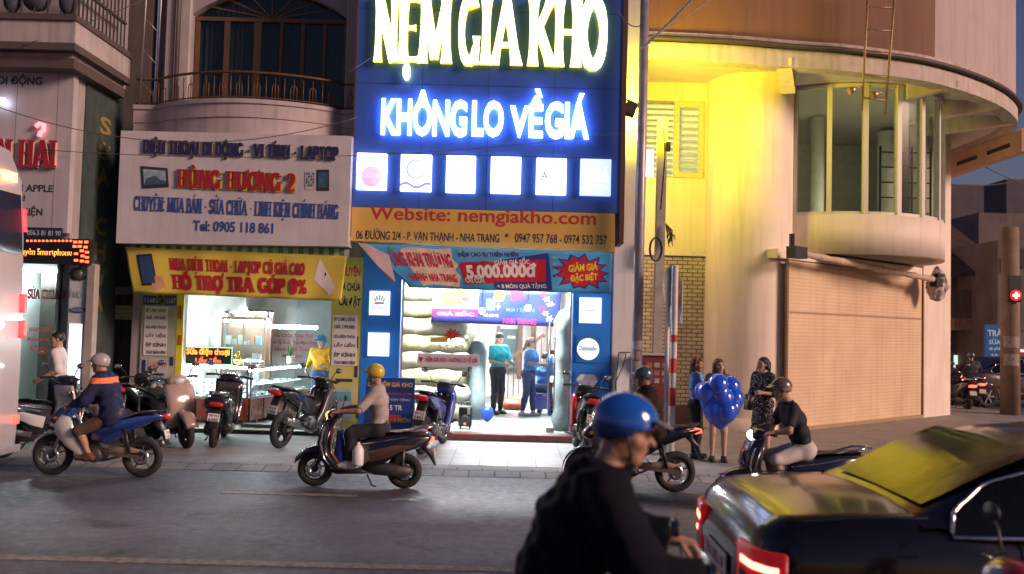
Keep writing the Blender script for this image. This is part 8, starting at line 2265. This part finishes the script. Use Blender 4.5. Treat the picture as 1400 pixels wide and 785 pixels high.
# ================================================================== CAR
def car(label, loc, rz, col, tail=True, group=None):
    t = thing('car', label, 'car', loc, rz, group, local=True)
    ip = lambda x, tb: float(np.interp(x, [a for a, _ in tb], [b for _, b in tb]))
    zb = [(-2.27, .72), (-2.2, .93), (-2.1, 1.01), (-1.7, 1.045), (-1.3, 1.05), (-.8, .97), (.9, .95), (1.4, .90), (1.9, .80), (2.15, .66), (2.27, .5)]
    ww = [(-2.27, .60), (-2.2, .74), (-2.05, .82), (-1.6, .875), (0, .885), (1.5, .87), (2.0, .80), (2.2, .66), (2.27, .5)]
    zl_ = [(-2.27, .42), (-2.15, .28), (-1.6, .2), (1.6, .2), (2.15, .26), (2.27, .36)]
    xs = [-2.27, -2.24, -2.2, -2.15, -2.08, -2.0, -1.85, -1.7, -1.5, -1.3, -1.1, -.9, -.6, -.3, 0, .3, .6, .9, 1.1, 1.3, 1.5, 1.7, 1.9, 2.05, 2.15, 2.22, 2.27]
    secs = []
    for x in xs:
        w_, b, l = ip(x, ww), ip(x, zb), ip(x, zl_)
        hp = [(0, l), (.75 * w_, l), (.95 * w_, l + .08), (.99 * w_, l + .25 * (b - l)), (w_, l + .5 * (b - l)), (.985 * w_, l + .72 * (b - l)), (.95 * w_, l + .9 * (b - l)), (.88 * w_, b - .01), (.7 * w_, b + .005), (.35 * w_, b + .02), (0, b + .025)]
        secs.append([(x, y, z) for y, z in hp] + [(x, -y, z) for y, z in hp[-2:0:-1]])
    mb = MB(); mb.loft(secs); mb.build('body', col, t)
    zr = [(-1.42, 1.04), (-1.2, 1.145), (-.95, 1.27), (-.7, 1.375), (-.45, 1.43), (-.1, 1.465), (.2, 1.465), (.45, 1.42), (.7, 1.28), (1.15, .96)]
    wr = [(-1.42, .70), (-.95, .62), (-.4, .60), (.2, .60), (.6, .64), (1.15, .72)]
    gx_ = np.linspace(-1.42, 1.15, 30)
    def gsec(x, infl=0.0):
        r_, w_, b = ip(x, zr) + infl, ip(x, wr) + infl, ip(x, zb) - .03
        b = min(b, r_ - .01); wb_ = .82 + infl
        hp = [(wb_, b), (wb_ + (w_ - wb_) * .5, b + (r_ - b) * .48), (w_ + .02, b + (r_ - b) * .84), (w_ - .05, b + (r_ - b) * .965), (w_ * .5, r_ + .005), (0, r_ + .012)]
        return hp
    secs = [[(x, y, z) for y, z in gsec(x)] + [(x, -y, z) for y, z in gsec(x)[-2::-1]] for x in gx_]
    mb = MB(); mb.loft(secs, closed=False, cap=False); mb.build('roof', col, t)
    tg = M('car_glass', (.006, .007, .008), .08, var=.3, scale=1.5, spec=.25, bump=.5, bscale=1.6)
    mb = MB(); xr = np.linspace(-1.33, -.66, 12)
    mb.loft([[(x, y * q, ip(x, zr) + .016 + .006 * (1 - abs(q))) for q, y in ((-1, .60), (-.85, .60), (-.5, .6), (0, .6), (.5, .6), (.85, .6), (1, .6))] for x in xr], closed=False, cap=False); mb.build('rear_window', tg, t)
    mb = MB(); xr = np.linspace(.5, 1.08, 10)
    mb.loft([[(x, y, ip(x, zr) + .018) for y in (-.6, -.3, 0, .3, .6)] for x in xr], closed=False, cap=False); mb.build('windscreen', tg, t)
    for s in (-1, 1):
        out = [(-1.28, .99), (-1.22, 1.085), (-1.0, 1.215), (-.62, 1.33), (-.2, 1.375), (.2, 1.37), (.5, 1.28), (.95, .985)]
        def sidep(x, z, o=.012):
            hp = gsec(x); ys = [q[0] for q in hp[:4]]; zs = [q[1] for q in hp[:4]]
            return (x, s * (float(np.interp(z, zs, ys)) + o), z)
        mb = MB()
        xs2 = np.linspace(-1.26, .93, 28); lo_ = .985
        secs = []
        for x in xs2:
            zt2 = float(np.interp(x, [q[0] for q in out], [q[1] for q in out])); secs.append([sidep(x, lo_ + (zt2 - lo_) * f) for f in (0, .35, .7, 1)])
        mb.loft(secs, closed=False, cap=False); sw_ = mb.build('side_window', tg, t)
        mb = MB(); mb.tube([sidep(x, float(np.interp(x, [q[0] for q in out], [q[1] for q in out])) + .008, .016) for x in np.linspace(-1.28, .95, 44)], .011, 6)
        mb.tube([sidep(x, .978, .018) for x in np.linspace(-1.28, .95, 12)], .012, 6); mb.build('chrome_trim', bk_chrome, sw_)
        mb = MB(); mb.obox(sidep(-.15, .985, .02), sidep(-.12, 1.36, .02), .07, .012, up=(0, 1, 0)); mb.build('pillar', black, sw_)
        for x in (-.25, .62):
            mb = MB(); mb.pillow([(x - .1, .84), (x + .1, .84), (x + .1, .80), (x - .1, .80)], s * .90 - .02, s * .90 + .02, .01); mb.build('door_handle', bk_chrome, t)
        mb = MB(); mb.tube([(x, s * (ip(x, ww) + .004), .42) for x in np.linspace(-1.15, 1.0, 14)], .012, 6); mb.build('side_moulding', bk_chrome, t)
        # tail lamp wrapped round the corner, two lit bars in a red lens
        def corner(f, o): # f 0 rear centre .. 1 along the side
            x = -2.262 + .42 * max(0, f - .25) / .75 if f > .25 else -2.262
            x = np.interp(f, [0, .35, .7, 1], [-2.262, -2.245, -2.19, -2.11]); y = np.interp(f, [0, .35, .7, 1], [.45, .66, .765, .815])
            return x - o * (1 - f), s * (y + o * (.3 + f))
        def lampband(z0, z1, f0, f1, o, mat, nm, par=t):
            mb = MB(); mb.loft([[(*corner(f, o), z0), (*corner(f, o), z1), (*corner(f, -.03), z1), (*corner(f, -.03), z0)] for f in np.linspace(f0, f1, 12)]); return mb.build(nm, mat, par)
        tl_ = lampband(.58, .86, 0, 1, .012, EM('lens_dark_red', (.6, .01, .015), .25, base=(.25, .01, .01)), 'tail_light')
        lampband(.755, .79, .10, .85, .018, EM('car_tail_on', (1.0, .10, .05), 14) if tail else lens_red, 'lamp_bar', tl_); lampband(.665, .69, .16, .6, .018, EM('car_tail_on', (1.0, .10, .05), 14) if tail else lens_red, 'lamp_bar', tl_)
        for x in (-1.42, 1.38):
            mb = MB(); mb.lathe([(0, -.1), (.31, -.1), (.315, 0), (.31, .02), (.22, .022), (.21, .0), (0, .01)] if s > 0 else [(0, .1), (.31, .1), (.315, 0), (.31, -.02), (.22, -.022), (.21, 0), (0, -.01)], (x, s * .83, .315), 'y', 28); wl = mb.build('wheel', rubber, t)
            mb = MB()
            for k in range(6): a = R(60 * k); mb.obox((x, s * .852, .315), (x + .2 * math.cos(a), s * .852, .315 + .2 * math.sin(a)), .03, .05, up=(0, 1, 0))
            mb.build('rim', steel, wl)
            mb = MB(); mb.lathe([(.335, -.0), (.375, .0), (.375, .02), (.335, .02), (.335, 0)], (x, s * .875 - (.02 if s > 0 else 0), .325), 'y', 24, a0=0, a1=math.pi); mb.build('wheel_arch', col, t)
    mb = MB()
    for s in (-1, 1):
        for x in (-.92, -.13, .98):
            mb.tube([(x, s * (ip(x, ww) * q + .0005), z) for q, z in ((.985, .36), (.994, .5), (1.0, .6), (.99, .75), (.965, .88), (.93, .95))], .005, 5)
        mb.tube([(x, s * .74, ip(x, zb) + .003) for x in np.linspace(-2.1, -1.36, 8)], .005, 5)
    mb.tube([(-1.36, y, ip(-1.36, zb) + .022 - .03 * abs(y) ** 2) for y in np.linspace(-.74, .74, 9)], .005, 5)
    mb.build('panel_gap', M('gap_black', (.002, .002, .002), .8), t)
    mb = MB(); mb.pillow([(-2.31, .56), (-2.30, .40), (-2.0, .30), (-1.95, .5), (-2.1, .58)], -.78, .78, .05); mb.build('bumper', col, t)
    mb = MB(); mb.box(-2.292, -2.28, -.26, .26, .60, .72); po = mb.build('number_plate', plate_m, t)
    mb = MB(); text_into(mb, "79A 062.18", -.22, .22, .625, .695, 0, 0, .02, fn=lambda X, Y, Z: (-2.294, -X, Z)); mb.build('plate_lettering', plate_ink, po)
    mb = MB(); mb.tube([(-2.235, y, .80) for y in np.linspace(-.42, .42, 6)], .014, 6); mb.build('boot_trim', bk_chrome, t)
    return t
carpaint = M('car_black', (.005, .005, .006), .16, var=.15, scale=2, coat=.35)
car("glossy black sedan with lit tail lamps on the near lane", (1.30 + 2.25, 5.35, 0), 0.0, carpaint)
car("dark parked car beyond the corner at the far concrete post", (PX(1352, 560, 26).x + .8, 26.2, 0), R(8), M('car_maroon', (.03, .012, .012), .2, coat=1), True)

# ================================================================== COACH at the left edge
t = thing('coach', "white coach with red tail lamps beside the raised red capitals", 'coach', (-10, 8.1, 0))
XR_, Y0_, Y1_ = -5.15, 6.95, 9.38
mb = MB()
prof = [(XR_ - .02, .55), (XR_, .9), (XR_ - .0, 2.0), (XR_ - .03, 2.8), (XR_ - .08, 3.4), (XR_ - .22, 3.72), (XR_ - .5, 3.85), (-16, 3.86), (-16, .45), (XR_ - .3, .45)]
mb.pillow(prof, Y0_, Y1_, .14, steps=((0, .1), (.015, .55), (.05, 1.0))); mb.build('body', M('coach_white', (.60, .57, .59), .3, var=.04, coat=.5), t)
def rearp(y0, y1, z0, z1, o, nm, mat, par=t):
    xf_ = lambda z: float(np.interp(z, [.55, .9, 2.0, 2.8, 3.45], [XR_ - .02, XR_, XR_ - .0, XR_ - .03, XR_ - .085]))
    mb = MB(); n = 6
    zs = [z0 + (z1 - z0) * k / n for k in range(n + 1)]
    mb.loft([[(xf_(z) + o, y0, z), (xf_(z) + o, y1, z), (xf_(z) - .02, y1, z), (xf_(z) - .02, y0, z)] for z in zs]); return mb.build(nm, mat, par)
dg_ = M('coach_glass', (.015, .02, .05), .3, var=0, spec=.2)
rearp(7.2, 9.22, 2.62, 3.24, .012, 'rear_window', dg_)
coach_red = EM('coach_lamp', (1.0, .05, .05), 1.4); coach_or = EM('coach_marker', (1.0, .25, .1), 5)
for s in (0, 1):
    yy = (9.20, 9.31) if s else (7.03, 7.14)
    rearp(yy[0], yy[1], 2.0, 2.20, .02, 'tail_light', coach_red); rearp(yy[0], yy[1], 1.74, 1.92, .02, 'tail_light', coach_red)
    rearp(9.24 if s else 7.05, 9.30 if s else 7.11, 2.86, 3.10, .02, 'stop_light', coach_red); rearp(8.9 if s else 7.1, 9.15 if s else 7.35, 3.36, 3.46, .02, 'marker_light', coach_or)
    rearp(9.18 if s else 7.1, 9.27 if s else 7.19, .84, .93, .02, 'reflector', EM('coach_reflector', (1, .15, .1), .9))
rearp(7.0, 9.32, .55, .62, .03, 'bumper', M('coach_bumper', (.45, .42, .43), .4))
for x in (-7.6, -14):
    for y in (7.1, 9.1):
        mb = MB(); mb.lathe([(0, -.14), (.48, -.14), (.5, -.1), (.5, .1), (.48, .14), (0, .14)], (x, y, .5), 'y', 28); mb.build('wheel', rubber, t)
t2 = rearp(7.8, 8.7, 1.5, 2.4, .012, 'engine_cover', M('coach_cover', (.55, .52, .54), .35))

# ================================================================== FAR SIDE STREET
def fb_(px0, px1, py0, Y, dep, mat, label, z0=0.0):
    a, b = PX(px0, 400, Y).x, PX(px1, 400, Y).x
    zt2 = PX((px0 + px1) / 2, py0, Y).z
    t = building('house', label, 'house', ((a + b) / 2, Y, z0))
    mb = MB(); mb.box(a, b, Y, Y + dep, z0, zt2); mb.build('wall', mat, t)
    return t, a, b, zt2
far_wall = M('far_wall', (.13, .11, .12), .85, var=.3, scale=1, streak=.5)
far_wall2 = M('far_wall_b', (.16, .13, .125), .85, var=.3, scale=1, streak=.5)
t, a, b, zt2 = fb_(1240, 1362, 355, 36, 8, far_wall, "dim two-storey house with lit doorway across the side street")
mb = MB(); x0, x1, z0, z1 = rect(1303, 486, 1331, 530, 35.95); mb.box(x0, x1, 35.94, 35.99, 0, z1); do = mb.build('lit_door', EM('door_lit', (.75, .95, .85), .75), t)
mb = MB(); mb.box((x0 + x1) / 2 - .02, (x0 + x1) / 2 + .02, 35.91, 35.94, 0, z1); mb.box(x0 - .06, x0, 35.9, 35.99, 0, z1 + .06); mb.box(x1, x1 + .06, 35.9, 35.99, 0, z1 + .06); mb.box(x0 + .1, x0 + .6, 35.92, 35.94, z1 * .35, z1 * .7); mb.build('frame', M('far_frame', (.2, .24, .22), .6), do)
mb = MB(); x0, x1, z0, z1 = rect(1298, 436, 1348, 452, 35.2); mb.box(x0, x1, 34.8, 36, z0, z1); mb.build('balcony', M('far_balcony', (.30, .20, .14), .8, var=.3), t)
mb = MB(); x0, x1, z0, z1 = rect(1300, 396, 1350, 436, 35.0)
for k in range(18): x = x0 + (x1 - x0) * k / 17; mb.box(x - .02, x + .02, 34.9, 34.94, z0, z1)
mb.box(x0, x1, 34.88, 34.96, z1 - .06, z1); mb.build('railing', M('far_rail', (.12, .1, .1), .6), t)
mb = MB(); x0, x1, z0, z1 = rect(1304, 398, 1340, 434, 35.95); mb.box(x0, x1, 35.93, 35.99, z0, z1); mb.build('window', M('far_window', (.04, .04, .05), .3), t)
mb = MB(); x0 = PX(1285, 400, 35).x; x1 = PX(1368, 330, 35).x; z0 = PX(1300, 378, 35).z; z1 = PX(1360, 352, 36).z
mb.add([(x0, 34.6, z0), (x1, 34.6, z0 + .4), (x1, 40, z1 + 2.2), (x0, 40, z1 + 1.2), (x0, 34.6, z0 - .15), (x1, 34.6, z0 + .25), (x1, 40, z1 + 2.0), (x0, 40, z1 + 1.0)], [(0, 1, 2, 3), (7, 6, 5, 4), (0, 4, 5, 1), (1, 5, 6, 2), (2, 6, 7, 3), (3, 7, 4, 0)]); mb.build('roof', M('far_roof', (.08, .05, .045), .85, var=.4, scale=3), t)
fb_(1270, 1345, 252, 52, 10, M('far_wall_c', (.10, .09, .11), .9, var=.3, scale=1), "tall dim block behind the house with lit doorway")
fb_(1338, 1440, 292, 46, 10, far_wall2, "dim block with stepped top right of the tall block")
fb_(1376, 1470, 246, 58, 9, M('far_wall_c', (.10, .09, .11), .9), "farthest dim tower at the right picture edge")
t, a, b, zt2 = fb_(1364, 1480, 330, 33, 8, far_wall2, "dim house with glowing white wall patch at the right edge")
mb = MB(); x0, x1, z0, z1 = rect(1389, 478, 1425, 511, 32.9); mb.box(x0, x1, 32.85, 32.98, z0, z1); mb.build('glowing_wall', EM('wall_glow', (.8, .85, .9), .5), t)  # white wall patch, its brightness put in as a glow
mb = MB(); mb.box((x0 + x1) / 2 - .4, (x0 + x1) / 2 + .1, 32.83, 32.85, z0 + .2, z1 - .1); mb.build('panel_sign', M('far_red', (.35, .05, .05), .5), t)
for k, (px0, px1, py0, py1) in enumerate(((1372, 1384, 352, 372), (1392, 1402, 340, 366))):
    mb = MB(); x0, x1, z0, z1 = rect(px0, py0, px1, py1, 32.95); mb.box(x0, x1, 32.93, 32.99, z0, z1); mb.build('window', M('far_window', (.04, .04, .05), .3), t)
t = thing('hanging_sign', "blue vertical shop sign with white words beside the concrete post", 'sign', PX(1359, 502, 31))
mb = MB(); x0, x1, z0, z1 = rect(1347.5, 444, 1372, 502, 31); mb.box(x0, x1, 31, 31.12, z0, z1); mb.build('board', EM('far_sign_blue', (.02, .10, .26), .15, base=(.02, .08, .24)), t)
mb = MB(); 
def ft2(body, xa, ya, xb, yb_): p_, q_, r0, r1 = rect(xa, ya, xb, yb_, 30.99); text_into(mb, body, p_, q_, r0, r1, 30.985, 0, .03)
ft2("TRÀ", 1350, 449, 1370, 460); ft2("SỮA", 1352, 463, 1368, 471); ft2("cà phê", 1352, 474, 1368, 480); ft2("24h", 1355, 484, 1366, 491)
mb.box(x0, x1, 30.985, 31, z0, z0 + .1); mb.build('lettering', EM('far_sign_ink', (.3, .45, .6), .25), t)
mb = MB(); mb.tube([(x1, 31.06, z1 - .2), (x1 + .8, 31.06, z1 - .2)], .03, 6); mb.tube([(x1, 31.06, z0 + .3), (x1 + .8, 31.06, z0 + .3)], .03, 6); mb.build('bracket', metal_dark, t)
# concrete post with its red lamp
p = PX(1381, 575, 22.5)
t = thing('concrete_post', "thick round concrete post at the right edge carrying a red lamp", 'post', (p.x, 22.5, PAV))
zt2 = PX(1381, 311, 22.5).z
mb = MB(); mb.lathe([(.0, PAV), (.235, PAV), (.20, zt2), (0, zt2)], (p.x, 22.5, 0), 'z', 24); mb.build('shaft', M('post_brown', (.24, .17, .13), .8, var=.3, scale=3, streak=.4, bump=.3), t)
mb = MB()
for z in (1.3, 1.75): mb.lathe([(.232, z), (.23, z + .3)], (p.x, 22.5, 0), 'z', 16, a0=R(200), a1=R(300))
mb.build('poster', M('post_paper', (.35, .3, .28), .7, var=.5, scale=12), t)
c = PX(1387, 404, 22.2)
t = thing('signal_lamp', "small red lamp with bright drawn lens star on the concrete post", 'signal lamp', c)
mb = MB(); mb.box(c.x - .17, c.x + .17, 22.16, 22.3, c.z - .17, c.z + .5, bev=.02); mb.build('case', black, t)
mb = MB(); mb.lathe([(0, 0), (.135, 0), (.135, .02)], (c.x, 22.135, c.z), 'y', 20); mb.build('lens', EM('signal_red', (1.0, .02, .02), .9), t)
mb = MB(); mb.box(c.x - .08, c.x + .08, 22.122, 22.132, c.z - .022, c.z + .022); mb.box(c.x - .022, c.x + .022, 22.124, 22.1315, c.z - .08, c.z + .08); mb.build('cross', EM('signal_lens_star', (1.0, .5, .4), 8), t)  # glowing plus draws the lens star of the red lamp
# two bikes waiting in the side street
for k, (px, Y, lb) in enumerate(((1311, 24.5, "small motorbike with red tail lamp waiting by the corner pier"), (1324, 25.5, "second small motorbike waiting just left of the dark parked car"))):
    bike('scooter', lb, gpos(px, Y), R(82), paint('plum', (.03, .02, .03)), None, tail_on=True, plain=True, group='motorbikes waiting in the side street')
J = ride(.95, .72, -.26, .05); person("rider on small motorbike waiting at the side street", J, gpos(1324, 25.5), R(82), 'tan', M('tee_dark', (.04, .04, .05), .8), .9, 'shirt', M('trouser_dark', (.02, .018, .02), .8), 1.95, black, 'short', None, ([M('helmet_slate', (.05, .07, .10), .25)], 0), h=.025)
# wires over the side street
wire("thin wire over the side street below the overhang", PX(1310, 205, 26), PX(1420, 255, 40), .2, .02, mat=M('wire_dark', (.08, .07, .08), .6))
wire("second thin wire over side street rising to the far tower", PX(1300, 252, 30), PX(1420, 235, 50), .3, .02, mat=M('wire_dark', (.08, .07, .08), .6))
